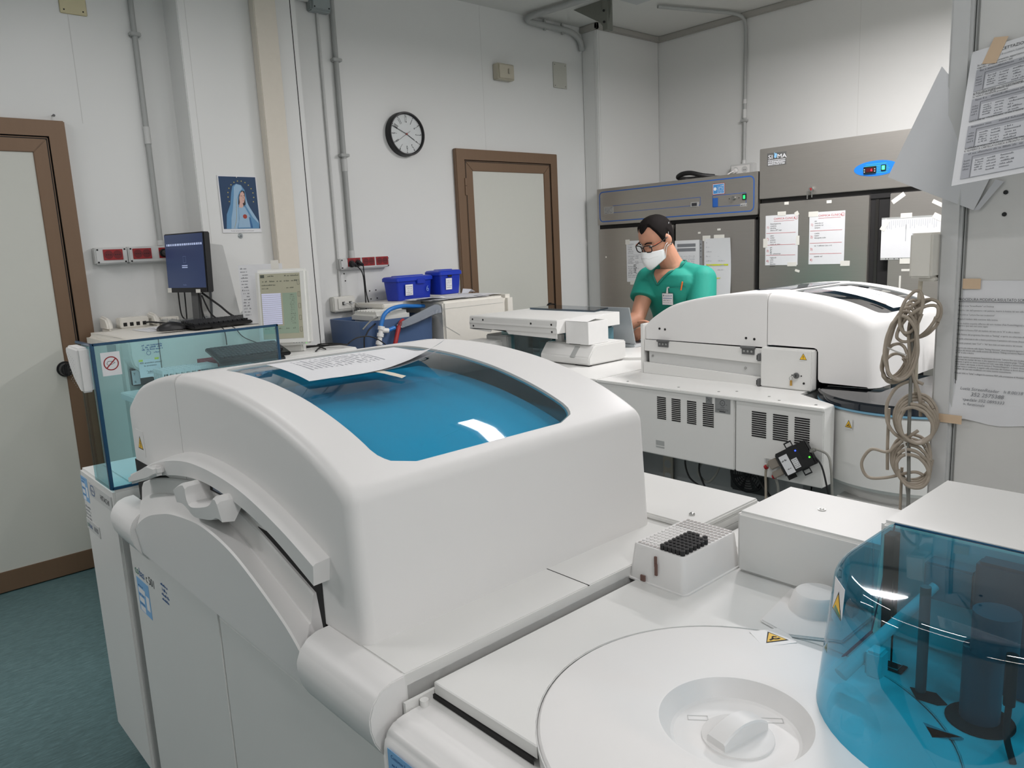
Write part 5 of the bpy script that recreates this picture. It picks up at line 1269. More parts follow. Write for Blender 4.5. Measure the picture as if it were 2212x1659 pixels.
for k, pts in enumerate(([(-3.3, 1.66, 1.035), (-3.2, 1.72, 1.04), (-3.12, 1.76, 1.045), (-3.16, 1.72, 1.05), (-3.25, 1.70, 1.04), (-3.1, 1.66, 1.035)], [(-3.25, 1.62, 1.034), (-3.12, 1.69, 1.05), (-3.08, 1.75, 1.045), (-3.14, 1.78, 1.04), (-3.2, 1.7, 1.036), (-3.08, 1.6, 1.034)], [(-3.2, 1.79, 1.0), (-3.18, 1.86, 1.055), (-3.18, 1.96, 1.05), (-3.2, 2.06, .98), (-3.22, 2.08, .9)])):
    b = MB(RUBBER); b.tube(pts, .003, 8, 6); tag(b.build('cable'), ['tangled black cable on computer lid, upper coil', 'tangled black cable on computer lid, lower coil', 'black cable arching off the right of the computer'][k], 'cable', 'cables of the touch monitor')
# brass fitting on red hose behind computer
t = thing('hose_fitting', 'brass hose fitting with red hose right of the black computer', 'hose fitting', (-3.1, 1.86, .95))
b = MB(BRASS); b.cyl((-3.12, 1.815, .975), (-3.12, 1.86, .978), .017, n=8).cyl((-3.12, 1.86, .978), (-3.12, 1.89, .978), .012, n=8); b.build('fitting_body', t)
HOSER = mat('red_hose', (178, 52, 52), .4); b = MB(HOSER); b.tube([(-3.12, 1.885, .978), (-3.12, 1.93, .98), (-3.13, 2.0, .97), (-3.16, 2.05, .9)], .009, 10, 5); b.build('hose', t)
b = MB(BRASS); b.cyl((-3.12, 1.80, .96), (-3.12, 1.815, .975), .008, n=8); b.build('fitting_tail', t)
# tube racks
def tube_rack(label, x0, y0, z0, mt, nx=5, ny=10, p=.021, h=.10):
    t = thing('tube_rack', label, 'tube rack', (x0+nx*p/2, y0+ny*p/2, z0), group='tube racks behind the blue screen')
    b = MB(mt)
    for z in (z0, z0+h*.86): 
        for i in range(nx+1): b.box(x0+i*p-.0015, y0, z, x0+i*p+.0015, y0+ny*p, z+h*.14)
        for j in range(ny+1): b.box(x0, y0+j*p-.0015, z, x0+nx*p, y0+j*p+.0015, z+h*.14)
    b.box(x0, y0, z0, x0+nx*p, y0+ny*p, z0+.003); b.build('rack_grid', t)
    b = MB(mt)
    for (x, y) in [(x0+i*p, y) for i in range(nx+1) for y in (y0, y0+ny*p)]+[(x, y0+j*p) for j in range(1, ny) for x in (x0, x0+nx*p)]: b.box(x-.0025, y-.0025, z0, x+.0025, y+.0025, z0+h)
    b.build('rack_posts', t)
tube_rack('white tube rack on bench nearest the cabinet end', -3.17, .945, .9405, WHITE)
tube_rack('dark red tube rack on bench between white and grey racks', -3.30, 1.165, .9405, mat('rack_red', (146, 28, 44), .45))
tube_rack('grey tube rack on bench in front of leaning keyboard', -2.97, 1.06, .9405, mat('rack_grey', (118, 128, 130), .45), 5, 9)
# ================================================================ INSTRUMENT BESIDE THE DOOR, TUB, BLUE BOXES
ib = thing('analyzer_cabinet', 'cream instrument cabinet by far door with blue boxes and papers on top', 'lab analyzer', (-3.8, 2.9, 0))
b = MB(CREAM); b.box(-4.08, 2.67, 0, -3.55, 3.14, 1.155, .012, 3); b.build('instrument_body', ib)
b = MB(CREAM); b.box(-4.06, 3.143, 0, -3.545, 3.225, 1.16, .022, 4); b.build('instrument_end_cap', ib)
b = MB(CREAM); b.box(-4.09, 2.40, 1.13, -3.76, 2.67, 1.158, .006); b.build('instrument_shelf', ib)
b = MB(GREYP); b.box(-3.5502, 2.68, 1.112, -3.5488, 3.13, 1.1135); b.stroke(FX(-3.5495, 2.68, .98), [(.0, .03), (.05, 0), (.1, -.03)], .003, .0006); b.build('panel_seam', ib)
tb = thing('waste_tub', 'slate blue plastic tub with white lid and hoses beside cream instrument', 'tub', (-3.7, 2.4, 0))
TUBM = mat('slate_blue_plastic', (74, 98, 136), .4)
b = MB(TUBM); b.loft([[(x, y, z) for x, y in rr(-4.0+i_, 2.165+i_, -3.6-i_, 2.645-i_, .05)] for z, i_ in ((0, .03), (1.06, .0), (1.085, .0), (1.085, .012), (1.0, .014))], True)
b.face(b.verts([(x, y, 1.0) for x, y in rr(-3.986, 2.179, -3.614, 2.631, .04)])); b.build('tub_body', tb, 40)
b = MB(mat('lid_white', (216, 216, 210), .4)); b.box(-3.9, 2.26, 1.06, -3.63, 2.5, 1.125, .02, 3); b.build('lid_block', tb)
b = MB(mat('lid_white', (216, 216, 210), .4))
for k in range(7): b.box(-3.87+.03*k, 2.29, 1.124, -3.855+.03*k, 2.47, 1.13, .002, 1)
b.build('lid_ribs', tb)
HB = mat('blue_hose', (38, 118, 196), .35)
t = thing('blue_hose', 'bright blue hose looping over the tub to white valve fitting', 'hose', (-3.6, 2.4, .95))
b = MB(HB); b.tube([(-3.70, 2.64, 1.128), (-3.64, 2.52, 1.14), (-3.60, 2.42, 1.15), (-3.575, 2.33, 1.142), (-3.565, 2.28, 1.118), (-3.565, 2.262, 1.085), (-3.565, 2.25, 1.05)], .0115, 12, 6); b.build('hose', t)
b = MB(WHITE); b.cyl((-3.565, 2.255, 1.055), (-3.56, 2.225, .95), .013, n=14)
for q in (.0, .35, .75): b.cyl((-3.565+.005*q, 2.255-.03*q, 1.055-.105*q), (-3.565+.005*(q+.18), 2.255-.03*(q+.18), 1.055-.105*(q+.18)), .019, n=14)
b.cyl((-3.562, 2.25, 1.035), (-3.555, 2.29, 1.028), .014, n=12); b.build('valve_body', t)
b = MB(WHITE); b.cyl((-3.60, 2.30, 1.13), (-3.575, 2.325, 1.138), .015, n=12); b.build('hose_collar', t)
b = MB(HB); b.cyl((-3.555, 2.285, 1.029), (-3.56, 2.335, 1.04), .011, n=12); b.build('valve_hose_stub', t)
b = MB(HB); b.cyl((-3.548, 2.225, .925), (-3.535, 2.25, .94), .014, n=12); b.build('valve_lever', t)
b = MB(BLACK); b.cyl((-3.56, 2.225, .955), (-3.56, 2.22, .905), .014, .01, n=12); b.tube([(-3.56, 2.22, .91), (-3.55, 2.22, .85), (-3.55, 2.24, .6), (-3.55, 2.25, .05)], .009, 8, 5); b.build('valve_end', t)
t = thing('red_hose', 'red hose dropping from tub lid behind nearest hood', 'hose', (-3.55, 2.4, .1))
b = MB(HOSER); b.tube([(-3.60, 2.42, 1.07), (-3.575, 2.38, 1.05), (-3.565, 2.345, .98), (-3.565, 2.33, .9), (-3.565, 2.33, .6), (-3.57, 2.33, .05)], .0125, 12, 6); b.build('hose', t)
b = MB(BLACK); b.cyl((-3.565, 2.334, .93), (-3.565, 2.333, .936), .0145, n=12); b.build('cable_tie', t)
for k, pts in enumerate(([(-3.62, 2.27, 1.10), (-3.58, 2.2, 1.09), (-3.57, 2.14, 1.05)], [(-3.60, 2.24, 1.07), (-3.585, 2.17, 1.02), (-3.59, 2.15, .9), (-3.6, 2.14, .1)])):
    b = MB(CORDG if k == 0 else RUBBER); b.tube(pts, .004, 8, 6); tag(b.build('cable'), ['grey cable curving off the left rim of the tub', 'black cable hanging down left of the tub'][k], 'cable', 'cables at the tub')
t = thing('plastic_bag', 'clear plastic bag of folded sheets hanging over tub edge', 'bag', (-3.58, 2.5, 1.02))
b = MB(tinted('bag_film', (214, 218, 222), .1)); rows_ = []
pA = [(-3.57, 2.36, 1.055), (-3.56, 2.44, 1.09), (-3.56, 2.52, 1.115), (-3.56, 2.62, 1.145), (-3.555, 2.66, 1.135)]
pB = [(-3.545, 2.38, 1.03), (-3.54, 2.45, 1.045), (-3.54, 2.53, 1.065), (-3.54, 2.60, 1.085), (-3.54, 2.655, 1.09)]
pA2 = smooth_path(pA, 5); pB2 = smooth_path(pB, 5)
b.loft([[tuple(p+Vector((0, 0, .004*R.random()))) for p in pA2], [tuple(p.lerp(q, .5)+Vector((.012+.006*R.random(), 0, 0))) for p, q in zip(pA2, pB2)], [tuple(p) for p in pB2]]); b.build('bag_film', t, 0)
b = MB(mat('folded_sheets', (190, 192, 198), .6)); b.loft([[tuple(p+Vector((-.006, 0, -.004))) for p in pA2], [tuple(p+Vector((-.008, 0, .004))) for p in pB2]]); b.build('folded_sheets', t, 0)
b = MB(CLEAR); b.loft([[(-3.545, 2.60, 1.09), (-3.54, 2.655, 1.09)], [(-3.535, 2.625, 1.05), (-3.53, 2.66, 1.055)], [(-3.535, 2.645, 1.01), (-3.53, 2.662, 1.015)]]); b.build('bag_tail', t, 0)
t = thing('paper_pile', 'untidy pile of white papers under blue boxes on cream instrument', 'papers', (-3.75, 2.9, 1.158))
b = MB(PAPER)
for k in range(9):
    M = FZ(-3.83+R.uniform(-.02, .05), 2.58+.045*k, 1.1605+.0017*(k % 5), R.uniform(-.35, .25)); b.slab(M, 0, 0, .21, .29 if k < 6 else .2, 0, .0012)
b.build('loose_sheets', t)
rows_ = []; b = MB(PAPER)
for i in range(9):
    u = i/8; rows_.append([(-3.63+.02*u, 2.52+.2*u+.02*j, 1.172+.012*math.sin(PI*u)+.004*math.sin(9*u)) for j in range(2)]+[(-3.78+.02*u, 2.56+.2*u, 1.172)])
b.loft(rows_); b.build('curled_sheet', t, 60)
BL = mat('blue_lid', (30, 60, 182), .28)
def cool_box(label, M, w, d, h):
    t = thing('lidded_box', label, 'storage box', M=M, group='blue lidded boxes')
    b = MB(BLUEB); b.loft([[(x, y, z) for x, y in rr(i_, i_, w-i_, d-i_, .014)] for z, i_ in ((0, .013), (.004, .009), (h*.8, 0))], True)
    b.face(b.verts([(x, y, 0) for x, y in rr(.013, .013, w-.013, d-.013, .014)])); b.build('box_body', t, 40, local=True)
    b = MB(BL); V = b.loft([[(x, y, z) for x, y in rr(i_, i_, w-i_, d-i_, .016)] for z, i_ in ((h*.78, -.004), (h*.78, -.008), (h*.9, -.008), (h*.93, -.004), (h*.955, .0), (h*.97, .016), (h*.965, .03), (h, .034), (h, .05))], True)
    b.face(V[-1]); b.build('box_lid', t, 40, local=True)
    return t
ang = math.radians(100)
c1 = cool_box('larger blue lidded box at tub side with white label', Matrix.Translation((-3.845, 2.565, 1.1585)) @ Matrix.Rotation(math.radians(98), 4, 'Z'), .285, .13, .148)
b = MB(BLUEB); b.slab(I4, .15, -.012, .215, -.002, .095, .125, .002); b.build('lid_clip', c1, local=True)
Ml = frame((.055, -.0035, .03), (1, 0, 0), (0, -.05, 1)); b = MB(PAPER); b.slab(Ml, 0, 0, .06, .065, 0, .001); bl_ = b.build('box_label', c1, local=True)
b = MB(INKG)
for k in range(5): b.scrib(Ml, .006, .05-.011*k, .045, .005, .0014)
b.build('label_print', bl_, space=c1)
b = MB(mat('moulded_figure_blue', (120, 150, 210), .4)); b.text('6', Matrix(frame((.225, -.0055, .045), (1, 0, 0), (0, 0, 1))), 0, 0, .05, .0005); b.build('moulded_number', c1, local=True)
c2 = cool_box('smaller blue lidded box standing on the papers beside door frame', Matrix.Translation((-3.965, 2.86, 1.1735)) @ Matrix.Rotation(math.radians(4), 4, 'Z'), .14, .17, .155)
Ml = frame((.1385, .04, .03), (0, 1, 0), (.06, 0, 1)); b = MB(PAPER); b.slab(Ml, 0, 0, .05, .07, 0, .0012); bl_ = b.build('box_label', c2, local=True)
b = MB(INKG)
for k in range(5): b.scrib(Ml, .006, .055-.011*k, .036, .005, .0016)
b.use(DARK).slab(Ml, .02, .078, .05, .095, .0, .002); b.build('label_print', bl_, space=c2)
t = thing('wax_paper_scrap', 'small crumpled white paper scrap beside smaller blue box', 'paper', (-3.8, 3.1, 1.17)); b = MB(PAPER); b.loft([[(-3.84, 3.04, 1.17), (-3.80, 3.06, 1.172)], [(-3.85, 3.06, 1.2), (-3.80, 3.09, 1.195)], [(-3.86, 3.09, 1.175), (-3.80, 3.12, 1.178)]]); b.build('scrap', t, 0)
# ================================================================ FRIDGES ALONG THE BACK WALL
def fridge_steel(parent, name, x0, z0, x1, z1, y=4.47, dep=.03, bev=.003):
    b = MB(STEEL); b.box(x0, y, z0, x1, y+dep, z1, bev); return b.build(name, parent)
BLUEL = mat('blue_trim_line', (40, 96, 178), .45)
fa = thing('laboratory_fridge', 'lower two door stainless steel fridge with blue outlined control panel', 'fridge', (-3.27, 4.85, 0))
b = MB(STEEL); b.box(-3.945, 4.5, .1, -2.61, 5.2, 1.84, .003); b.build('fridge_body', fa)
fridge_steel(fa, 'control_header', -3.945, 1.575, -2.61, 1.84)
b = MB(DARK); b.box(-3.94, 4.49, 1.545, -2.615, 4.52, 1.575).box(-3.255, 4.49, .15, -3.235, 4.52, 1.55).box(-2.63, 4.49, .15, -2.612, 4.52, 1.56).box(-3.9, 4.6, 0, -2.65, 5.15, .1); b.build('door_gaps', fa)
d1 = fridge_steel(fa, 'fridge_door', -3.935, .15, -3.257, 1.545, 4.47, .03)
d2 = fridge_steel(fa, 'fridge_door', -3.233, .15, -2.632, 1.548, 4.47, .03)
MF = FY(0, 4.4698, 0)
def rounded_line(b, x0, z0, x1, z1, r, w):
    p = [(x, z) for x, z in rr(x0, z0, x1, z1, r)]; b.stroke(MF, p+[p[0]], w, .0006); return b
b = MB(BLUEL); rounded_line(b, -3.918, 1.60, -2.635, 1.815, .03, .007)
b.stroke(MF, [(-3.79, 1.71), (-3.03, 1.714), (-3.03, 1.663), (-3.79, 1.659)], .003, .0006)
rounded_line(b, -2.935, 1.642, -2.69, 1.716, .004, .003); b.quad(MF, -2.935, 1.642, -2.895, 1.70, .0006); b.build('blue_outline', fa)
b = MB(mat('label_silver', (170, 170, 168), .4)); b.slab(MF, -3.875, 1.655, -3.785, 1.705, 0, .001).slab(MF, -3.105, 1.655, -3.045, 1.685, 0, .004).slab(MF, -2.73, 1.632, -2.685, 1.652, 0, .001); dp_ = b.build('data_plates', fa)
b = MB(INK)
for k in range(5): b.scrib(MF, -3.868, 1.66+.009*k, .075, .005, .0014)
b.scrib(MF, -2.726, 1.637, .036, .008, .0014); b.slab(MF, -3.095, 1.66, -3.055, 1.68, .004, .005); b.build('plate_print', dp_)
b = MB(mat('sticker_sky', (70, 140, 200), .5), PAPER); b.use(PAPER).slab(MF, -2.935, 1.722, -2.845, 1.79, 0, .0008); b.use(RED); 
p = rr(-2.935, 1.722, -2.845, 1.79, .003); b.stroke(MF, p+[p[0]], .003, .001); b.use(b.mats[0]).quad(MF, -2.93, 1.727, -2.85, 1.785, .0011); b.use(PAPER); b.disc(MF, -2.916, 1.757, .011, .0014, 14)
for k in range(5): b.scrib(MF, -2.90, 1.732+.01*k, .045, .006, .0014)
b.build('warning_label', fa)
b = MB(CHROME); b.cyl((-2.775, 4.47, 1.688), (-2.775, 4.455, 1.69), .013, .011, n=16); b.use(BLACK).cyl((-2.81, 4.47, 1.687), (-2.81, 4.467, 1.687), .003, n=8).cyl((-2.74, 4.47, 1.688), (-2.74, 4.467, 1.688), .003, n=8); b.build('thermostat_knob', fa)
GREENL = mat('lit_green', (40, 190, 110), .3, emit=1.2)
b = MB(BLACK); b.slab(MF, -2.715, 1.672, -2.687, 1.71, 0, .004, .001); b.use(GREENL).slab(MF, -2.709, 1.678, -2.693, 1.702, .004, .006, .001); b.build('power_switch', fa)
b = MB(WTAPE)
for (x, z, w) in ((-3.874, 1.331, .012), (-3.05, 1.475, .02), (-2.9, 1.49, .025)): b.slab(MF, x, z, x+w, z+.012, 0, .0006)
b.build('tape_scraps', fa)
fb = thing('laboratory_fridge', 'taller two door stainless steel fridge with blue oval display', 'fridge', (-1.88, 4.85, 0))
b = MB(STEEL); b.box(-2.598, 4.5, .1, -1.16, 5.22, 1.97, .003); b.build('fridge_body', fb)
fridge_steel(fb, 'control_header', -2.598, 1.668, -1.16, 1.97)
b = MB(DARK); b.box(-2.59, 4.485, 1.62, -1.17, 4.52, 1.668).box(-1.915, 4.49, .15, -1.80, 4.52, 1.62).box(-2.55, 4.6, 0, -1.2, 5.15, .1); b.build('door_gaps', fb)
fridge_steel(fb, 'fridge_door', -2.592, .15, -1.915, 1.64, 4.465, .035); fridge_steel(fb, 'fridge_door', -1.80, .15, -1.165, 1.64, 4.465, .035)
b = MB(mat('handle_profile', (70, 68, 66), .35, metal=.8)); b.box(-1.89, 4.485, .15, -1.862, 4.5, 1.62, .006); b.build('door_handle_profile', fb)
MT = FY(0, 4.4698, 0)
b = MB(mat('badge_grey', (120, 120, 118), .4, metal=.6)); b.slab(MT, -2.545, 1.862, -2.42, 1.938, 0, .001); mb_ = b.build('maker_badge', fb)
b = MB(PAPER, mat('drop_blue', (130, 180, 215), .4)); b.text('SI', MT, -2.54, 1.903, .034, .0014, sx=1.35).text('MA', MT, -2.48, 1.903, .034, .0014, sx=1.25)
for k in range(2): b.quad(MT, -2.54, 1.893-.011*k, -2.425, 1.896-.011*k, .0014); b.scrib(MT, -2.54, 1.884-.011*k, .11, .0065, .0014, .95)
b.scrib(MT, -2.54, 1.866, .11, .006, .0014, .95)
b.use(b.mats[1]).face(b.verts([(-2.491+.009*math.cos(2*PI*k/14), 1.915+.009*math.sin(2*PI*k/14), .0014) for k in range(14)]+[], MT)); b.disc(MT, -2.489, 1.925, .0095, .0015, 14).disc(MT, -2.497, 1.935, .0035, .0015, 8); b.build('badge_lettering', mb_)
OV = mat('oval_blue', (24, 112, 200), .4)
b = MB(OV); b.face(b.verts([(-1.885+.122*math.cos(2*PI*k/40), 1.783+.042*math.sin(2*PI*k/40), .001) for k in range(40)], MT)); ov_ = b.build('oval_panel', fb)
b = MB(mat('oval_green', (60, 160, 140), .4))
for k in range(6): w = .075-.006*abs(k-2); b.quad(MT, -1.885-w, 1.757+.0095*k, -1.885+w, 1.760+.0095*k, .0014)
b.build('oval_stripes', ov_)
b = MB(BLACK); b.slab(MT, -1.952, 1.758, -1.882, 1.795, 0, .008, .002); b.use(mat('display_dark_red', (70, 8, 12), .3)).slab(MT, -1.936, 1.766, -1.896, 1.787, .008, .0085); b.use(mat('display_red', (255, 40, 60), .3, emit=3)).text('6', MT, -1.911, 1.769, .02, .009); b.use(LGREY)
for z in (1.768, 1.78): b.disc(MT, -1.945, z, .003, .0086, 8).disc(MT, -1.888, z, .003, .0086, 8)
b.build('digital_display', ov_)
b = MB(BLACK); b.slab(MT, -1.856, 1.766, -1.83, 1.798, 0, .005, .001); b.use(mat('lit_green_bright', (60, 255, 130), .3, emit=2.5)).slab(MT, -1.851, 1.771, -1.835, 1.793, .005, .0065, .001); b.build('power_switch', ov_)
b = MB(CHROME); b.cyl((-2.255, 4.47, 1.70), (-2.255, 4.455, 1.70), .014, n=18); b.use(RED).disc(FY(-2.255, 4.4549, 1.70), 0, 0, .008, 0, 14); b.use(CHROME).box(-2.257, 4.445, 1.69, -2.253, 4.456, 1.702).slab(FY(-2.275, 4.45, 1.645), 0, 0, .008, .045, 0, .0015).slab(FY(-2.247, 4.45, 1.652), 0, 0, .008, .04, 0, .0015); b.build('door_lock', fb)
b = MB(WTAPE)
MD2 = FY(0, 4.4648, 0)
for (x, z, w, a) in ((-2.425, 1.622, .028, 0), (-2.16, 1.612, .03, .05)): b.slab(MD2, x, z, x+w, z+.017, 0, .0006)
b.slab(FY(-2.35, 4.4648, 1.22) @ Matrix.Rotation(-.3, 4, 'Z'), 0, 0, .03, .014, 0, .0006)
b.slab(FY(-1.80+.02, 4.4648, 1.58) @ Matrix.Rotation(.6, 4, 'Z'), 0, 0, .075, .025, 0, .0008)
b.slab(FY(-1.585, 4.4648, 1.575) @ Matrix.Rotation(-.5, 4, 'Z'), 0, 0, .06, .02, 0, .0008)
b.slab(MD2, -1.725, 1.215, -1.66, 1.227, 0, .0006).slab(MD2, -1.735, 1.12, -1.725, 1.19, 0, .0006); b.build('tape_scraps', fb)
# cable on top + wall socket box
t = thing('hose_loop', 'thick black cable loop lying on top of lower fridge', 'cable', (-3.2, 4.6, 1.84))
b = MB(RUBBER); b.tube([(-3.02, 4.62, 1.85), (-3.08, 4.57, 1.862), (-3.16, 4.55, 1.885), (-3.24, 4.56, 1.885), (-3.30, 4.6, 1.87), (-3.29, 4.68, 1.86), (-3.2, 4.72, 1.858)], .016, 10, 6).tube([(-3.03, 4.62, 1.852), (-2.95, 4.64, 1.845), (-2.9, 4.7, 1.843)], .006, 8, 5); b.build('cable_loop', t)
t = thing('wall_socket', 'grey double wall socket box just above the lower fridge', 'socket box', (-3.19, 5.25, 1.88))
b = MB(LGREY); b.box(-3.275, 5.215, 1.885, -3.09, 5.28, 1.972, .006); b.build('socket_box', t)
b = MB(WHITE); b.slab(FY(-3.262, 5.2148, 1.897), 0, 0, .15, .062, 0, .003, .001); sp_ = b.build('socket_plate', t)
b = MB(LGREY); b.disc(FY(-3.225, 5.211, 1.928), 0, 0, .024, .0002, 20).disc(FY(-3.15, 5.211, 1.928), 0, 0, .024, .0002, 20); b.use(DARK)
for cx in (-3.225, -3.15):
    for q in (-.009, 0, .009): b.disc(FY(cx+q, 5.2107, 1.925), 0, 0, .003, .0002, 8)
b.build('socket_holes', sp_)
t = thing('power_plug', 'white plug in left outlet over the lower fridge', 'plug', (-3.23, 5.2, 1.88))
b = MB(WHITE); b.cyl((-3.225, 5.211, 1.926), (-3.225, 5.185, 1.922), .019, .017, n=16); b.build('plug_body', t)
b = MB(WHITE); b.tube([(-3.225, 5.186, 1.922), (-3.25, 5.16, 1.905), (-3.29, 5.13, 1.86), (-3.3, 5.12, 1.846)], .005, 8, 5); b.build('cable', t)
# papers on the fridges
def sheet(label, x0, z0, w, h, y=4.4645, name='paper_sheet', curl=0, rot=0, group='papers taped on the fridges', mt=None):
    M = FY(x0, y-.0005, z0) @ Matrix.Rotation(rot, 4, 'Z')
    t = thing(name, label, 'paper', M=M, group=None)
    b = MB(mt or PAPER)
    if curl:
        rows_ = []
        for i in range(9):
            v = i/8; rows_.append([(w*u/6, h*v, .001+curl*(abs(v-.5)*2)**2*(u/6)) for u in range(7)])
        b.loft(rows_)
    else: b.slab(Matrix.Identity(4), 0, 0, w, h, 0, .0008)
    b.build('sheet', t, 60, local=True)
    return t
def tapes(t, L, mt=WTAPE):
    for (x, y, w, h, a) in L:
        b = MB(mt); b.slab(Matrix.Translation((x, y, .001)) @ Matrix.Rotation(a, 4, 'Z'), 0, 0, w, h, 0, .0006); b.build('tape', t, local=True)
t = sheet('handwritten list sheet behind the man on lower fridge left door', -3.668, 1.152, .21, .297, 4.4695); tapes(t, [(-.008, .272, .04, .035, 0), (.03, -.02, .045, .03, 0)])
b = MB(INKG)
for k in range(20):
    if k in (6, 12): continue
    b.scrib(I4, .012, .27-.0125*k, R.choice((.04, .05, .06)), .006, .0011, .8)
    if R.random() < .5: b.scrib(I4, .08, .27-.0125*k, .03, .006, .0011)
for z in (.195, .14, .065): b.quad(I4, .01, z, .18, z+.001, .0011)
b.use(INK)
for k in range(6): b.scrib(I4, .065, .12-.0105*k, .022, .009, .0012, .95)
b.build('handwriting', t, local=True)
t = sheet('printed table in plastic sleeve between the man and handwritten list', -3.238, 1.06, .20, .375, 4.4695)
b = MB(INKG)
for k in range(2): b.quad(I4, .02, .33-.03*k, .17, .352-.03*k, .0011)
b.use(LINKG)
for k in range(10): b.scrib(I4, .02, .265-.012*k, .14, .007, .0011, .8)
for k in range(3): b.quad(I4, .018, .2*k/3+.04, .172, .2*k/3+.0412, .0011)
b.build('printed_table', t, local=True)
b = MB(mat('sleeve_strip', (150, 152, 154), .4)); b.slab(I4, .2, 0, .222, .372, 0, .001); b.use(DARK)
for z in (.05, .06, .12, .19, .2, .26, .3, .32, .345): b.disc(I4, .211, z, .0035, .0012, 10)
b.build('binder_strip', t, local=True)
t = sheet('long handwritten list with yellow highlighted lines on lower fridge', -3.0, 1.055, .205, .385, 4.4695, curl=.012); tapes(t, [(-.012, .37, .06, .035, 0), (.075, .385, .08, .022, 0)])
b = MB(LINKG)
for k in range(12):
    if k in (7,): continue
    b.scrib(I4, .015, .355-.03*k, .045, .009, .0022, .8).scrib(I4, .105, .355-.03*k, .05, .008, .0022, .8)
b.use(HIGHL)
for (x, z, w) in ((.1, .31, .09), (.015, .205, .17), (.02, .115, .13), (.005, .072, .115)): b.quad(I4, x, z, x+w, z+.011, .0066 if x < .09 and False else .002)
b.use(LINKG).quad(I4, .01, .093, .19, .0945, .0022); b.build('handwriting', t, local=True)
def chem_sheet(label, x0, z0, num, rows_txt, tp):
    t = sheet(label, x0, z0, .215, .305, 4.4645); tapes(t, tp)
    b = MB(INKR); b.text('CHIMICA CLINICA', I4, .055, .278, .0165, .0014, sx=1.05).quad(I4, .055, .268, .19, .2695, .0014).disc(I4, .202, .284, .011, .0014, 18, .0095).text(num, I4, .202, .278, .015, .0014, 'c')
    zz = [.262, .19, .118, .055]
    for k in range(4):
        b.text('%d)' % (k+1), I4, .008, zz[k]-.035, .02, .0014)
        if k < 3: b.quad(I4, .006, zz[k+1]+.006, .2, zz[k+1]+.0078, .0014)
    b.build('red_handwriting', t, local=True)
    b = MB(INK)
    for (k, i, s_) in rows_txt: b.text(s_, I4, .033, zz[k]-.012-.013*i, .0115, .0014, sx=.9)
    b.build('black_handwriting', t, local=True)
chem_sheet('white sheet with red CHIMICA CLINICA heading, first of two on tall fridge', -2.548, 1.258, '1', [(0, 0, 'Ematologia/urine'), (0, 1, 'creatinina'), (0, 2, 'bilirubina'), (0, 3, 'dimero, BTT, aspt'), (1, 0, 'calcio'), (1, 1, 'amilasi'), (1, 2, 'proteine'), (1, 3, 'ferro tot'), (1, 4, 'transf., ac. urico'), (2, 0, 'got'), (2, 1, 'gpt'), (2, 2, 'ggt'), (2, 3, 'ldh  colinesterasi'), (3, 0, 'trigliceridi'), (3, 1, 'sodio'), (3, 2, 'cloro'), (3, 3, 'albumina'), (3, 4, 'potassio')], [(.08, .3, .055, .025, 0), (.2, .29, .025, .025, .5), (-.015, .11, .03, .055, 0), (.205, .12, .02, .055, 0), (.15, -.008, .06, .025, 0)])
chem_sheet('white sheet with red CHIMICA CLINICA heading, second of two on tall fridge', -2.262, 1.26, '2', [(0, 0, 'psc'), (0, 1, 'controllo lv1'), (0, 2, 'controllo lv2'), (0, 3, 'tamponi'), (1, 0, 'cuvette'), (1, 1, 'reattivi'), (1, 2, 'detergente acido'), (2, 0, 'cal. + calibrator (acc. e iv)'), (3, 0, 'cassetta nacl')], [(-.006, .28, .06, .03, 0), (.195, -.012, .055, .03, 0)])
t = sheet('white table sheet turned sideways on tall fridge right door', -1.84, 1.278, .315, .232, 4.4645, rot=.0); tapes(t, [(-.01, .17, .028, .065, -.5), (.1, .225, .06, .026, 0), (.26, .22, .05, .03, -.5), (.105, -.022, .06, .028, 0)])
b = MB(LINKG)
for k in range(24): b.quad(I4, .03+.011*k, .195+R.uniform(-.03, 0), .033+.011*k, .215, .0012)
b.use(INKG)
for x in (.13, .165): b.quad(I4, x, .1, x+.002, .2*R.uniform(.6, 1), .0012)
b.use(DARK)
for x in (.03, .045, .075, .1, .115, .2, .22): b.disc(I4, x, .006, .003, .0012, 8)
b.use(GREYP).quad(I4, 0, .223, .315, .232, .0011).quad(I4, 0, 0, .315, .012, .0011); b.build('printed_table', t, local=True)
# ================================================================ PARTITION: SHEETS, SOCKET, CABLES
yp = 1.7495
def psheet(label, x0, z0, w, h, y=yp, rot=0, tilt=0):
    M = FY(x0, y-.0008, z0) @ Matrix.Rotation(rot, 4, 'Z')
    return thing('paper_sheet', label, 'paper', M=M), M
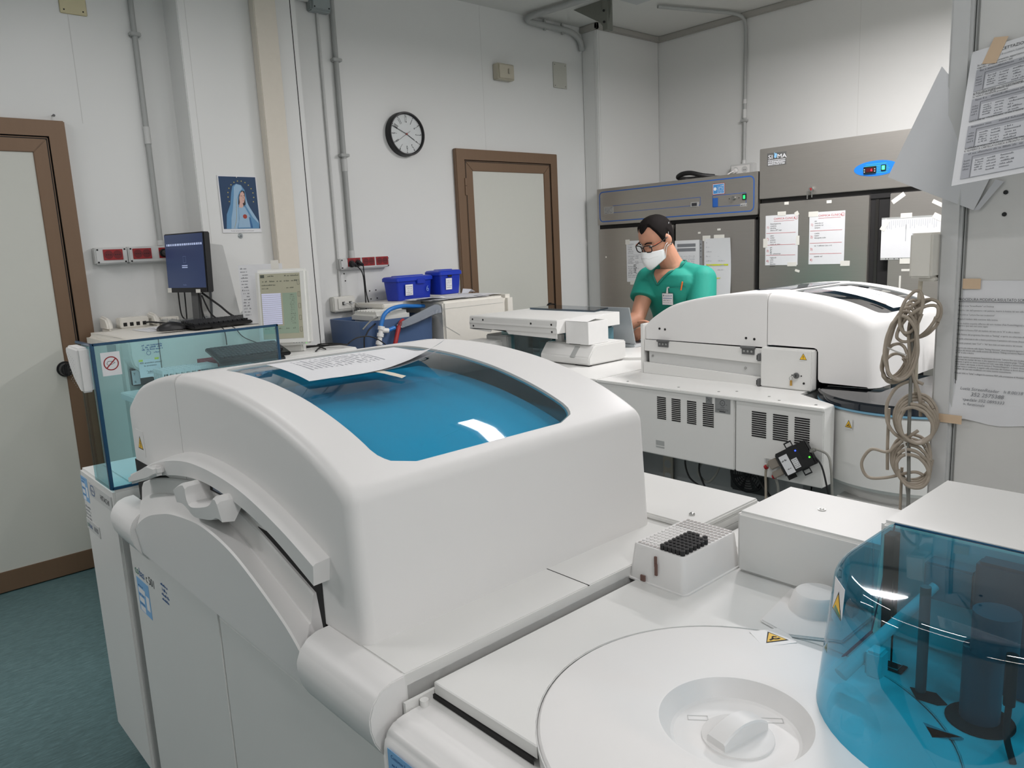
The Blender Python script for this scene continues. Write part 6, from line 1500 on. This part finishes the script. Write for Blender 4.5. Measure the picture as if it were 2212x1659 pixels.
# lower procedure sheet
t, M = psheet('typed PROCEDURA MODIFICA RISULTATO sheet low on the partition', -.576, 1.046, .21, .292, rot=.0)
b = MB(PAPER); rows_ = []
for i in range(13):
    v = i/12; rows_.append([(.21*u/10, .292*v+.004*math.sin(u)*(v < .1), .0012+(.014*max(0, 1-u/2.5)*max(0, 1-v/.3))+.002*math.sin(v*5)*(1-u/10)) for u in range(11)])
b.loft(rows_); b.build('sheet', t, 60, local=True)
for q in ((.004, .275, .056, .296, .002, .0026), (-.012, -.006, .04, .012, .015, .0165), (.155, -.01, .2, .012, .002, .0028)): b = MB(TAPE); b.slab(I4, *q); b.build('tape', t, local=True)
b = MB(INK); b.text('PROCEDURA MODIFICA RISULTATO SCREENREADER', I4, .017, .251, .0082, .004, sx=.78).quad(I4, .017, .2485, .205, .2495, .004)
body = ['Aprire icona "ScreenReader" sul Desktop', "Inserire i dati dell'operatore e del paziente, inserire la bottina del test nella Screen", 'Fare click su "Letture fine test incubazione"', 'Appare il risultato della scansione della bottina.', 'Se un risultato acquisito differisce dal vero risultato (Falsi Positivi/Negativi) si può', 'inserire a quei test cosi come segue:', 'Chiudere la finestra PDF del risultato del test con la "X" in alto a destra', 'Sulla finestra del programma fare click su "Setting", si aprirà una schermata di setting', 'In quella schermata in alto a destra posizionare il puntatore del mouse (freccia) sul', 'Tenendo premuti i tasti "Ctrl" + "Alt" fare click col tasto sinistro del mouse.', 'Si aprirà una colonna sulla destra "Setting Nascosto" dove bisognerà apporre il Flag', 'sinistro del mouse sulla casella accanto alla dicitura "Debug correzione Report", e chiudere', 'la "X" in alto a destra.', "Si dovrà ripetere nuovamente l'acquisizione cliccando \"Letture fine test incubazione\" e", 'schermata dei risultati dei test, in alto apparirà un nuovo pulsante grigio "Change Resu"', 'pulsante si aprirà un menu a tendina con tutti i test della droghe e selezionando il test', 'tasto sinistro del mouse, si dovrà mettere il "Positivo/Negativo", in basso cliccando su "S"', 'di quel menu e conferma, in seguito sulla schermata del risultato si dovrà cliccare su', 'risultato del test sarà modificato con nome inserito manualmente.', 'Fare poi click su "Salva" e allegare la scansione PDF sulla prestazione di Modulab del paz']
zs_ = [.239, .230, .221, .212, .203, .198, .189, .180, .171, .162, .152, .147, .142, .133, .128, .123, .118, .113, .108, .099]
for s_, z in zip(body, zs_): b.text(s_, I4, .018, z, .0047, .0042, sx=.82)
b.build('printed_text', t, local=True)
b = MB(INKG); b.text('Lucia ScreenReader   h 8.00/18', I4, .03, .066, .009, .0046, sh=.2).text('352 2575388', I4, .05, .054, .0115, .0046, sh=.2).text('Ospedale 352 0895333', I4, .028, .043, .009, .0046, sh=.2).text('rep. funzionale', I4, .03, .034, .008, .0046, sh=.2); b.build('handwriting', t, local=True)
# upper screenshot sheet, tilted
M = frame((-.539, 1.612, 1.523), (.992, -.061, .107), (-.068, .455, .888)) @ Matrix.Translation((0, 0, -.016))
t = thing('paper_sheet', 'tilted sheet of printed screenshots taped high on the partition', 'paper', M=M)
b = MB(PAPER); b.slab(I4, 0, 0, .215, .29, .016, .0165); b.build('sheet', t, local=True)
b = MB(TAPE); b.slab(Matrix.Translation((.022, .255, .017)) @ Matrix.Rotation(-.28, 4, 'Z'), 0, 0, .026, .055, 0, .0006); b.build('tape', t, local=True)
SHG = mat('screenshot_grey', (176, 178, 184), .7); SHW = mat('screenshot_pale', (208, 210, 214), .7)
zq = .0175
b = MB(SHG, SHW, INKG, INK)
b.use(INK); b.text('ACCETTAZIONE RICHIESTE di ROUTINE', I4, .042, .273, .0092, zq, sx=.85)
for k in range(1): b.use(INKG).text('al fine di accettare il paziente (esempio il paziente', I4, .042, .263, .0058, zq, sx=.8)
top_ = [.246, .182, .124, .066]
txt = [('Se il paziente è già presente, appariranno i dati', 'anagrafici, altrimenti inserire i dati'), ('Se il paziente è già presente, appariranno per lo stato di nascita', 'Se NON È PRESENTE procedere'), ('CLICCARE su "MODIFICARE" in alto a destra, così', ''), ('SI APRIRÀ la FINESTRA di ACCETTAZIONE PAZIENTE, e INSERIRE NELL\'APP', 'IL NUMERO di CARTELLA CLINICA di PRONTO SOCCORSO')]
for k in range(4):
    z1 = top_[k]; h_ = .05 if k < 3 else .056
    b.use(INK).text(txt[k][0], I4, .014, z1+.006, .0058, zq, sx=.82)
    if txt[k][1]: b.text(txt[k][1], I4, .014, z1+.0005, .0054, zq, sx=.82)
    zz0 = z1-h_+ (.0 if k else .0)
    b.use(SHG).quad(I4, .014, zz0, .21, z1-.002, zq)
    b.use(INKG).scrib(I4, .02, z1-.007, .16, .004, zq+.0003, .8)
    for q in range(4): b.scrib(I4, .016, z1-.02-.006*q, .01, .003, zq+.0003, .9)
    b.use(SHW).quad(I4, .032, zz0+.001, .21, z1-.018, zq+.0002)
    b.use(INKG).stroke(I4, [(.03, zz0), (.03, z1-.012), (.21, z1-.012)], .0012, zq+.0003)
    for q in range(5): b.scrib(I4, .036, z1-.023-.005*q, .013, .003, zq+.0005, .9); b.scrib(I4, .056, z1-.023-.006*q, .014, .003, zq+.0005, .9); b.scrib(I4, .078, z1-.023-.006*q, R.uniform(.01, .025), .0034, zq+.0005, .9)
    b.use(SHG).quad(I4, .14, z1-.027, .21, z1-.021, zq+.0005)
b.use(INK).text('SI PUÒ PROCEDERE con l\'ACCETTAZIONE', I4, .014, .19, .0056, zq, sx=.8)
b.build('printed_text', t, local=True)
# folded blank sheet sticking out behind it
t = thing('paper_sheet', 'blank white sheet sticking out left behind the tilted screenshots', 'paper', (-.62, 1.74, 1.48))
b = MB(PAPER); rows_ = []
A_, B_, C_, D_ = Vector((-.612, 1.742, 1.765)), Vector((-.692, 1.70, 1.556)), Vector((-.54, 1.745, 1.478)), Vector((-.49, 1.747, 1.60))
for i in range(11):
    u = i/10; p, q = A_.lerp(B_, u), D_.lerp(C_, u)
    rows_.append([tuple(p.lerp(q, j/10)+Vector((0, -.008*math.sin(PI*j/10)*u*.5, 0))) for j in range(11)])
b.loft(rows_); b.build('sheet', t, 60)
b = MB(mat('paper_fold', (206, 208, 211), .7)); b.face(b.verts([(-.54, 1.744, 1.4775), (-.505, 1.7455, 1.535), (-.49, 1.746, 1.53), (-.53, 1.745, 1.479)])); b.build('folded_corner', t)
# socket box on the partition edge
t = thing('cable_box', 'cream cable outlet box on left edge of the partition', 'cable box', (-.61, 1.72, 1.345))
b = MB(CREAM); b.box(-.642, 1.70, 1.346, -.598, 1.80, 1.438, .004); b.build('box_body', t)
b = MB(CREAM); b.box(-.63, 1.72, 1.338, -.598, 1.78, 1.346, .002); b.build('box_lip', t)
def coil(label, loops, m_, r_, group='cable coils by the partition', tie=None):
    t = thing('cable_coil', label, 'cable', loops[0][0], group=group)
    b = MB(m_)
    for l in loops: b.tube(l, r_, 8, 6)
    b.build('coiled_cord', t)
    if tie:
        b = MB(mat('tie_white', (200, 198, 192), .5)); b.tube(tie, .0018, 6, 4); b.build('cable_tie', t)
    return t
def loop(cx, cz, rx, rz, a0, turns, ph=0, y=1.71, drift=0, n=26, jit=.004):
    P = []
    for k in range(int(n*turns)+1):
        a = ph+2*PI*k/n; ca, sa = math.cos(a_rot := a0), math.sin(a0)
        ex, ez = rx*math.cos(a)*(1+R.uniform(-jit, jit)*3), rz*math.sin(a)
        P.append((cx+ex*ca-ez*sa+drift*k/n, y+.008*math.sin(a*1.3)+R.uniform(-.002, .002), cz+ex*sa+ez*ca))
    return P
up = []
for k in range(5): up.append(loop(-.655+.002*k, 1.215-.004*k, .021+.0025*k, .085-.004*k, -.22+.05*k, 1.0, .4*k, 1.715-.006*k))
up.append(loop(-.633, 1.275, .018, .045, -.2, 1.0, 0, 1.70)); up.append(loop(-.622, 1.25, .022, .05, -.75, 1.0, .8, 1.705)); up.append(loop(-.618, 1.26, .03, .045, -.6, 1.0, .3, 1.715)); up.append(loop(-.664, 1.165, .024, .04, -.1, 1.0, .3, 1.705)); up.append(loop(-.668, 1.15, .022, .032, -.1, 1.0, .9, 1.715))
up.append([(-.605, 1.73, 1.30), (-.625, 1.72, 1.285), (-.64, 1.71, 1.24), (-.63, 1.71, 1.15), (-.615, 1.715, 1.1), (-.612, 1.72, 1.05)])
coil('upper beige cable bundle tied and hanging beside partition edge', up, CORDB, .0035, tie=[(-.678, 1.69, 1.2), (-.655, 1.685, 1.192), (-.635, 1.69, 1.185)])
lo = []
for k in range(5): lo.append(loop(-.622+.002*k, 1.045-.003*k, .042-.003*k, .052-.003*k, .1*k, 1.0, .5*k, 1.722-.005*k))
lo.append(loop(-.627, 1.06, .05, .065, .0, .6, 1.2, 1.71)); lo.append([(-.676, 1.715, 1.06), (-.676, 1.715, .98), (-.674, 1.715, .92)])
coil('middle beige cable coil hanging in a ring below upper bundle', lo, CORDB, .0036, tie=[(-.632, 1.69, .997), (-.628, 1.69, .982), (-.626, 1.69, .965)])
bt = []
for k in range(5): bt.append(loop(-.628+.003*k, .955-.006*k, .04-.003*k, .05-.003*k, .12*k, 1.0, .7*k, 1.722-.005*k))
bt.append([(-.612, 1.71, 1.02), (-.65, 1.705, .985), (-.67, 1.70, .965), (-.705, 1.70, .965), (-.725, 1.70, .93), (-.71, 1.70, .90), (-.67, 1.705, .905), (-.62, 1.715, .925), (-.6, 1.72, .92)])
coil('lowest pale cable coil with one wide loop swinging left', bt, CORDB, .0036)
for lab, m_, r_, pts in (('cream cable tube dropping straight out of the cable box', mat('cream_tube', (196, 188, 170), .5), .0045, [(-.628, 1.73, 1.346), (-.63, 1.728, 1.25), (-.628, 1.728, 1.12), (-.628, 1.73, 1.1)]),
    ('grey cable descending along partition edge to the floor', CORDG, .004, [(-.635, 1.715, 1.25), (-.632, 1.712, 1.12), (-.63, 1.71, 1.0), (-.625, 1.71, .86), (-.62, 1.71, .5), (-.62, 1.71, .01)]),
    ('pale cable descending left of the grey one to the floor', CORDB, .0032, [(-.645, 1.72, .93), (-.645, 1.72, .85), (-.645, 1.72, .5), (-.645, 1.72, .01)]),
    ('short grey cable leaning across lowest coil', CORDG, .0035, [(-.645, 1.716, .92), (-.63, 1.72, .87), (-.625, 1.72, .7), (-.632, 1.72, .01)])):
    b = MB(m_); b.tube(pts, r_, 8, 5); tag(b.build('cable'), lab, 'cable', 'cables by the partition')
# ================================================================ LAPTOP
lm = mat('laptop_silver', (196, 200, 202), .3, metal=.4)
lp = thing('laptop', 'open silver laptop on the far analyzer deck, seen from behind', 'laptop', (-2.72, 3.2, .8905))
b = MB(lm); b.box(-2.875, 3.175, .8905, -2.565, 3.385, .907, .003); b.build('laptop_base', lp)
b = MB(mat('laptop_keys', (40, 42, 46), .5)); b.box(-2.85, 3.24, .907, -2.59, 3.34, .9085); b.build('laptop_keyboard', lp)
ML = frame((-2.565, 3.19, .905), (-1, 0, 0), (0, -.24, 1))
b = MB(lm); b.slab(ML, 0, 0, .31, .208, -.006, 0, .002); b.build('laptop_screen_lid', lp)
b = MB(BLACK); b.slab(ML, .006, .012, .304, .202, .0002, .0006) if False else b.slab(frame((-2.571, 3.1905, .915), (-1, 0, 0), (0, -.24, 1)), 0, 0, .298, .192, .0002, .0008); b.build('laptop_display', lp)
b = MB(DGREY); b.cyl((-2.64, 3.184, .906), (-2.60, 3.184, .906), .005, n=10).cyl((-2.85, 3.184, .906), (-2.81, 3.184, .906), .005, n=10); b.build('laptop_hinge', lp)
ms = thing('computer_mouse', 'white computer mouse on deck beside the laptop', 'mouse', (-2.66, 3.02, .89))
b = MB(WHITE); rows_ = []
for i in range(9):
    u = i/8; L = (u-.5)*.11; hgt = .03*math.sin(PI*(.08+.86*u))**.6; wd = .028*math.sin(PI*(.1+.8*u))**.5
    rows_.append([(-2.60+L*.8, 3.03+wd*math.cos(PI*j/8)+L*.5, .906+hgt*math.sin(PI*j/8)) for j in range(9)])
b.loft(rows_); b.face(b.verts(rows_[0])); b.face(b.verts(rows_[-1])); b.build('mouse_shell', ms, 50)
# ================================================================ THE MAN AT THE LAPTOP
from mathutils.bvhtree import BVHTree
SKIN = mat('skin', (190, 138, 112), .5, var=.06, vscale=40)
SCRUB = mat('scrub_green', (22, 146, 128), .7, var=.07, vscale=14, bump=.15, bscale=120)
SCRUBD = mat('scrub_green_seam', (16, 120, 106), .7)
HAIR = mat('dark_hair', (22, 18, 17), .8, spec=.15, var=.25, vscale=220, bump=.5, bscale=500)
MASKM = mat('mask_white', (228, 231, 231), .65)
man = thing('person', 'man in green scrubs, white mask and black glasses standing at the open laptop', 'person', (-2.6, 3.62, 0))
HC = Vector((-2.612, 3.435, 1.448))
F_ = Vector((-.16, -.92, -.40)).normalized(); L_v = Vector((1, -.16, -.02)); L_v = (L_v-F_*L_v.dot(F_)).normalized(); U_ = F_.cross(L_v)
def hp_(l, f, u): return HC+L_v*l+F_*f+U_*u
HR = [(-.124, .004, .060, -.03), (-.120, .020, .078, -.005), (-.108, .038, .086, .02), (-.09, .052, .088, .042), (-.06, .063, .090, .066), (-.03, .071, .091, .084), (0, .075, .088, .096), (.02, .077, .094, .1), (.035, .0775, .095, .102), (.06, .076, .09, .1), (.085, .068, .076, .088), (.105, .052, .054, .068), (.118, .033, .03, .044), (.1245, .012, .01, .018)]
def head_ring(z, off=0, n=32, k=None):
    for (a, b) in zip(HR, HR[1:]):
        if a[0] <= z <= b[0]:
            t = (z-a[0])/(b[0]-a[0]); w, f, bk = [a[i]+(b[i]-a[i])*t for i in (1, 2, 3)]; break
    pts = []
    for q in range(n):
        a = 2*PI*q/n; c, s = math.cos(a), math.sin(a)
        fx = (f+off)*c if c > 0 else (bk+off)*c
        nose = 0
        if c > .8 and -.055 < z < .012: nose = .024*((c-.8)/.2)**1.3*(1-abs((z+.03)/.035))*1.0 if abs((z+.03)/.035) < 1 else 0
        brow = -.006*((c > .75) and (-.012 < z < .012))
        pts.append((w+off if False else (w+off)*s, fx+nose+brow, z))
    return pts
b = MB(SKIN)
zs_ = [-.124, -.12, -.114, -.108, -.1, -.09, -.08, -.07, -.06, -.05, -.04, -.03, -.02, -.01, 0, .01, .02, .035, .05, .06, .075, .085, .095, .105, .112, .118, .1245]
V = b.loft([[tuple(hp_(l, f, u)) for l, f, u in head_ring(z)] for z in zs_], True)
b.face(V[0]); b.face(V[-1])
for sx in (-1, 1):   # ears
    M = Matrix((L_v*sx, F_, U_)).transposed().to_4x4(); M.translation = hp_(sx*.078, -.012, -.008)
    b.ball((0, 0, 0), (.010, .019, .032), 14, 10, M @ Matrix.Rotation(.25, 4, 'X')); b.ball((.006, -.006, .004), (.008, .016, .026), 12, 8, M)
def capsule(p, q, r1, r2, n=14):
    p = Vector(p); q = Vector(q); b.cyl(p, q, r1, r2, n=n); b.ball(p, r1, n, 8); b.ball(q, r2, n, 8)
NB = Vector((-2.588, 3.545, 1.30))
capsule(hp_(0, -.035, -.07), NB, .056, .062, 20); capsule(NB, NB+Vector((0, .02, -.06)), .066, .08, 20)
# trunk
AX = [((-2.60, 3.70, .80), .165, .11), ((-2.60, 3.68, .92), .155, .10), ((-2.60, 3.65, 1.03), .158, .102), ((-2.595, 3.60, 1.14), .175, .108), ((-2.592, 3.575, 1.21), .172, .098), ((-2.588, 3.56, 1.255), .14, .08), ((-2.587, 3.552, 1.29), .07, .06)]
def trunk_rows(g, gd=0):
    rows = []
    for (c, w, d) in AX:
        r_ = []
        for k in range(36):
            a = 2*PI*k/36; ca, sa = math.cos(a), math.sin(a)
            e = .85
            r_.append((c[0]+(w+g)*math.copysign(abs(ca)**e, ca), c[1]+(d+g+gd)*math.copysign(abs(sa)**e, sa), c[2]))
        rows.append(r_)
    return rows
tr = trunk_rows(0); V = b.loft(tr, True); b.face(V[0]); b.face(V[-1])
# arms
SHR, ELR, WRR = Vector((-2.752, 3.55, 1.225)), Vector((-2.722, 3.40, 1.02)), Vector((-2.80, 3.245, .945))
SHL, ELL, WRL = Vector((-2.418, 3.585, 1.225)), Vector((-2.375, 3.50, .985)), Vector((-2.545, 3.345, .975))
for (s_, e_, w2) in ((SHR, ELR, WRR), (SHL, ELL, WRL)):
    capsule(s_, e_, .055, .043, 18); capsule(e_, e_.lerp(w2, .35), .044, .045, 18); capsule(e_.lerp(w2, .35), w2, .045, .029, 18)
def fingers(list_):
    for pts, r_ in list_:
        P = smooth_path(pts, 3)
        for i in range(len(P)-1): b.cyl(P[i], P[i+1], r_*(1-.25*i/len(P)), r_*(1-.25*(i+1)/len(P)), n=10)
        for i in range(len(P)): b.ball(P[i], r_*(1-.25*i/len(P)), 10, 6)
# right hand resting on the keyboard
pr = Vector((-2.815, 3.215, .935))
capsule(WRR, pr, .026, .03); b.ball(pr, (.034, .042, .014), 16, 10)
fingers([([(-2.84+.02*k, 3.19, .935), (-2.845+.022*k, 3.165-.003*(k % 2), .938), (-2.848+.023*k, 3.145, .92)], .0075) for k in range(4)])
fingers([([(-2.79, 3.22, .935), (-2.772, 3.2, .933), (-2.765, 3.18, .922)], .009)])
# left hand raised beside the hood, palm inward, fingers curled down
pl_ = Vector((-2.588, 3.318, .968)); capsule(WRL, pl_, .025, .026)
Mh_ = frame(pl_, (-.86, -.45, -.24), (.1, .0, 1)); b.ball((0, 0, 0), (.044, .036, .015), 16, 10, Mh_)
def hl(x, y, z): return tuple(Mh_ @ Vector((x, y, z)))
fingers([([hl(.034, .022, 0), hl(.06, .02, .004), hl(.078, .006, .012), hl(.084, -.012, .022)], .0085), ([hl(.036, .006, 0), hl(.064, .0, .004), hl(.08, -.014, .014), hl(.082, -.03, .024)], .0088), ([hl(.034, -.012, 0), hl(.058, -.02, .004), hl(.072, -.034, .014), hl(.072, -.05, .022)], .0083), ([hl(.028, -.028, 0), hl(.046, -.038, .004), hl(.058, -.05, .012), hl(.058, -.062, .018)], .0075)])
fingers([([hl(-.015, .028, .004), hl(.012, .048, .01), hl(.04, .058, .012), hl(.058, .056, .012)], .0098)])
# legs
for sx in (-1, 1):
    capsule((-2.60+sx*.09, 3.70, .82), (-2.60+sx*.1, 3.68, .47), .085, .056, 18); capsule((-2.60+sx*.1, 3.68, .47), (-2.60+sx*.105, 3.72, .09), .056, .037, 18)
body = b.build('body', man, 0)
mr = body.modifiers.new('remesh', 'REMESH'); mr.mode = 'VOXEL'; mr.voxel_size = .0045; mr.use_smooth_shade = True
ms_ = body.modifiers.new('smooth', 'SMOOTH'); ms_.factor = .5; ms_.iterations = 4
# hair
b = MB(HAIR); n = 64
def hairline(a):
    a = abs((a+PI) % (2*PI)-PI); d = math.degrees(a)
    pts = [(0, .070), (12, .078), (28, .098), (42, .094), (56, .07), (66, .045), (76, .0), (84, -.012), (92, .03), (102, .03), (112, -.02), (130, -.055), (180, -.06)]
    for (p, q) in zip(pts, pts[1:]):
        if p[0] <= d <= q[0]: return p[1]+(q[1]-p[1])*(d-p[0])/(q[0]-p[0])
    return -.06
rows_ = []
NV = 22
for i in range(NV+1):
    row = []
    for q in range(n):
        a = 2*PI*q/n; z0 = hairline(a); t = i/NV; z = z0+(.1243-z0)*t
        R0 = head_ring(max(-.1239, min(.1244, z)), 0, n)[q]; th = .0045+.007*min(1, t*4)
        r_ = Vector((R0[0], R0[1], R0[2])); nrm = Vector((R0[0], R0[1], max(0, z)*1.1)).normalized()
        if t == 0: th = .0005
        r_ += nrm*th; row.append(tuple(hp_(*r_)))
    rows_.append(row)
V = b.loft(rows_, True); b.face(V[-1]); b.build('hair', man, 60)
# eyebrows and eyes
b = MB(HAIR)
for sx in (-1, 1): b.tube([hp_(sx*.016, .0975, .018), hp_(sx*.034, .094, .024), hp_(sx*.053, .079, .018)], .0035, 8, 4)
b.build('eyebrows', man, 60)
b = MB(mat('eye_white', (205, 200, 195), .3), mat('eye_brown', (40, 26, 20), .2))
for sx in (-1, 1):
    M = Matrix((L_v, F_, U_)).transposed().to_4x4(); M.translation = hp_(sx*.033, .0795, -.002)
    b.use(b.mats[0]).ball((0, 0, 0), (.013, .008, .007), 12, 8, M); b.use(b.mats[1]).ball((0, .004, -.002), (.0055, .0055, .0055), 10, 6, M)
b.build('eyes', man, 60)
# glasses
gl = MB(mat('glasses_black', (16, 16, 18), .25), mat('glasses_orange', (190, 90, 60), .35))
for sx in (-1, 1):
    pts = []
    for k in range(24):
        a = 2*PI*k/24; x = .026*math.copysign(abs(math.cos(a))**.6, math.cos(a)); z = .0185*math.copysign(abs(math.sin(a))**.7, math.sin(a))
        pts.append(hp_(sx*.0335+x, .108-.30*abs(sx*.0335+x)**1.3*1.2, -.006+z+.0))
    gl.use(gl.mats[0]).tube(pts, .0029, 8, 0, True)
    gl.tube([hp_(sx*.0595, .0985, .004), hp_(sx*.072, .085, .005), hp_(sx*.081, .04, .008), hp_(sx*.0845, -.01, .012), hp_(sx*.084, -.03, -.005)], .0028, 8, 4)
    gl.use(gl.mats[1]).tube([hp_(sx*.0715, .087, .0085), hp_(sx*.082, .045, .0115)], .0016, 6, 0)
gl.use(gl.mats[0]).tube([hp_(-.009, .106, -.001), hp_(0, .109, .002), hp_(.009, .106, -.001)], .0026, 8, 4)
gl.build('glasses', man, 60)
# mask
b = MB(MASKM); rows_ = []
for i in range(15):
    v = i/14; row = []
    for j in range(21):
        u = -1+2*j/20; au = abs(u)
        ztop = -.018-.022*au**1.5; zbot = -.132+.04*au**1.6
        z = ztop+(zbot-ztop)*v
        f = .098+.036*math.sin(PI*min(1, .16+.62*v))*(1-au**1.7)-.068*au**2.2-.02*v*v*(1-au)
        row.append(tuple(hp_(.074*u*(1-.1*v), f, z)))
    rows_.append(row)
b.loft(rows_); o = fm_ = b.build('face_mask', man, 50); so = o.modifiers.new('solid', 'SOLIDIFY'); so.thickness = .0016
b = MB(LGREY)
for j0, j1, v0 in ((2, 10, 4), (10, 18, 4)): b.tube([Vector(rows_[v0+abs(k-10)//4][k])+F_*.0012 for k in range(j0, j1+1)], .0007, 6, 0)
b.tube([Vector(rows_[k][10])+F_*.001 for k in range(1, 14)], .0008, 6, 0); b.build('mask_fold', fm_, 60)
b = MB(MASKM)
for sx, j in ((-1, 0), (1, 20)):
    for k in (1, 13): b.tube([rows_[k][j], hp_(sx*.082, .015, -.035 if k > 5 else -.02), hp_(sx*.083, -.022, -.012 if k < 5 else -.03)], .0016, 6, 4)
b.tube([hp_(.083, -.02, .015), hp_(.08, -.03, .04), hp_(.07, -.06, .075)], .0012, 6, 3)
b.build('mask_straps', fm_, 60)
# scrub top
b = MB(SCRUB)
rows_ = trunk_rows(.020, .006)
rows_ = [[(x, y, z) for x, y, z in r_] for r_ in rows_[:-1]]
c = AX[-1][0]
rows_.append([(c[0]+.098*math.cos(2*PI*k/36), c[1]+.078*math.sin(2*PI*k/36), c[2]-.002) for k in range(36)])
V = b.loft(rows_, True); b.face(V[0]); b.face(V[-1])
for (s_, e_, k) in ((SHR, ELR, .52), (SHL, ELL, .55)):
    d = (e_-s_).normalized(); m_ = s_.lerp(e_, k); mid = Vector((AX[4][0][0], AX[4][0][1], 1.235))
    sg = 1 if s_.x > -2.6 else -1
    b.cyl(NB+Vector((sg*.045, .015, -.005)), s_+Vector((0, 0, .012)), .036, .062, n=20); b.ball(NB+Vector((sg*.045, .015, -.005)), .036, 16, 10)
    b.cyl(s_-d*.0+(mid-s_)*.35+Vector((0, 0, .005)), s_, .07, .074, n=22); b.ball(s_, .076, 20, 12); b.cyl(s_, m_, .075, .079, n=22)
bv = BVHTree.FromBMesh(b.bm)
shirt = b.build('scrub_top', man, 0)
mr = shirt.modifiers.new('remesh', 'REMESH'); mr.mode = 'VOXEL'; mr.voxel_size = .007; mr.use_smooth_shade = True
ms_ = shirt.modifiers.new('smooth', 'SMOOTH'); ms_.factor = .5; ms_.iterations = 3
def front(x, z, off=.003):
    h = bv.ray_cast(Vector((x, 2.9, z)), Vector((0, 1, 0)))
    y = h[0].y if h[0] is not None else 3.46
    return Vector((x, y-off, z))
# neck opening: bare chest showing in the V
VT, VA, VB_ = (-2.617, 1.205), (-2.672, 1.288), (-2.525, 1.29)
b = MB(SKIN); rows_ = []
for i in range(9):
    t = i/8; xa = VT[0]+(VA[0]-VT[0])*t; xb = VT[0]+(VB_[0]-VT[0])*t; z = VT[1]+(VA[1]-VT[1])*t
    rows_.append([tuple(front(xa+(xb-xa)*j/8, z, .0055)) for j in range(9)])
b.loft(rows_); b.build('bare_chest', man, 60, doubles=.0002)
b = MB(SCRUBD)
b.tube([front(VA[0]+(VT[0]-VA[0])*k/6, VA[1]+(VT[1]-VA[1])*k/6, .006) for k in range(7)]+[front(VT[0]+(VB_[0]-VT[0])*k/6, VT[1]+(VB_[1]-VT[1])*k/6, .006) for k in range(1, 7)]+[(-2.508, 3.53, 1.312), (-2.515, 3.57, 1.322), (-2.55, 3.615, 1.325), (-2.59, 3.625, 1.325), (-2.64, 3.605, 1.322)], .0062, 8, 2)
b.build('neckline_trim', shirt, 60)
# pocket, pen, badge
px0, px1, pz0, pz1 = -2.545, -2.455, 1.09, 1.19
b = MB(SCRUB); b.loft([[tuple(front(px0+(px1-px0)*j/6, pz0+(pz1-pz0)*i/4, .005)) for j in range(7)] for i in range(5)]); pk_ = b.build('chest_pocket', man, 60)
b = MB(SCRUBD); b.tube([front(px0+(px1-px0)*j/6, pz1, .006) for j in range(7)], .002, 6, 0); b.build('pocket_hem', pk_, 60)
pen = thing('pen', 'orange pen sticking out of the green chest pocket', 'pen', tuple(front(-2.475, 1.18)))
b = MB(mat('pen_orange', (236, 116, 50), .35)); q = front(-2.475, 1.175, .012); b.cyl(q, q+Vector((.012, -.002, .045)), .004, n=10); b.build('pen_barrel', pen)
bd = thing('name_badge', 'white name badge clipped to green scrub pocket', 'badge', tuple(front(-2.55, 1.09)))
q = front(-2.59, 1.095, .02); q.y -= .012; MBG = frame(q, (1, -.1, 0), (0, -.02, 1))
b = MB(PAPER); b.slab(MBG, 0, 0, .075, .062, 0, .0015); bc_ = b.build('badge_card', bd)
b = MB(STDB); b.quad(MBG, .004, .034, .071, .037, .0018).scrib(MBG, .018, .047, .05, .006, .0018, .9); b.use(INKG); b.disc(MBG, .01, .05, .005, .0018, 10).scrib(MBG, .006, .022, .05, .006, .0018).scrib(MBG, .006, .01, .06, .004, .0018); b.build('badge_print', bc_)
b = MB(CLEAR); b.slab(MBG, -.004, -.004, .079, .068, -.0008, -.0003); b.build('badge_sleeve', bd)
b = MB(LGREY); a_ = MBG @ Vector((.035, .064, .001)); b.cyl(a_, a_+Vector((.004, -.002, .03)), .006, .004, n=8); b.cyl(a_+Vector((.004, -.002, .03)), front(-2.54, pz1, .008), .0035, n=8); b.build('badge_clip', bd)
# trousers and shoes (behind the analyzer)
b = MB(SCRUB)
for sx in (-1, 1):
    b.cyl((-2.60+sx*.085, 3.70, .86), (-2.60+sx*.1, 3.68, .47), .10, .078, n=20); b.ball((-2.60+sx*.1, 3.68, .47), .078, 18, 10); b.cyl((-2.60+sx*.1, 3.68, .47), (-2.60+sx*.105, 3.72, .07), .078, .066, n=20)
b.ball((-2.60, 3.70, .84), (.18, .125, .1), 24, 12)
tq = b.build('scrub_trousers', man, 0); mr = tq.modifiers.new('remesh', 'REMESH'); mr.mode = 'VOXEL'; mr.voxel_size = .009; mr.use_smooth_shade = True
for sx in (-1, 1):
    b = MB(BLACK); b.loft([[(-2.60+sx*.107+w*math.cos(2*PI*k/16), 3.66+d*math.sin(2*PI*k/16), z) for k in range(16)] for z, w, d in ((.0, .044, .13), (.03, .047, .133), (.06, .042, .1), (.09, .036, .06))], True); b.build('shoe', man, 50)
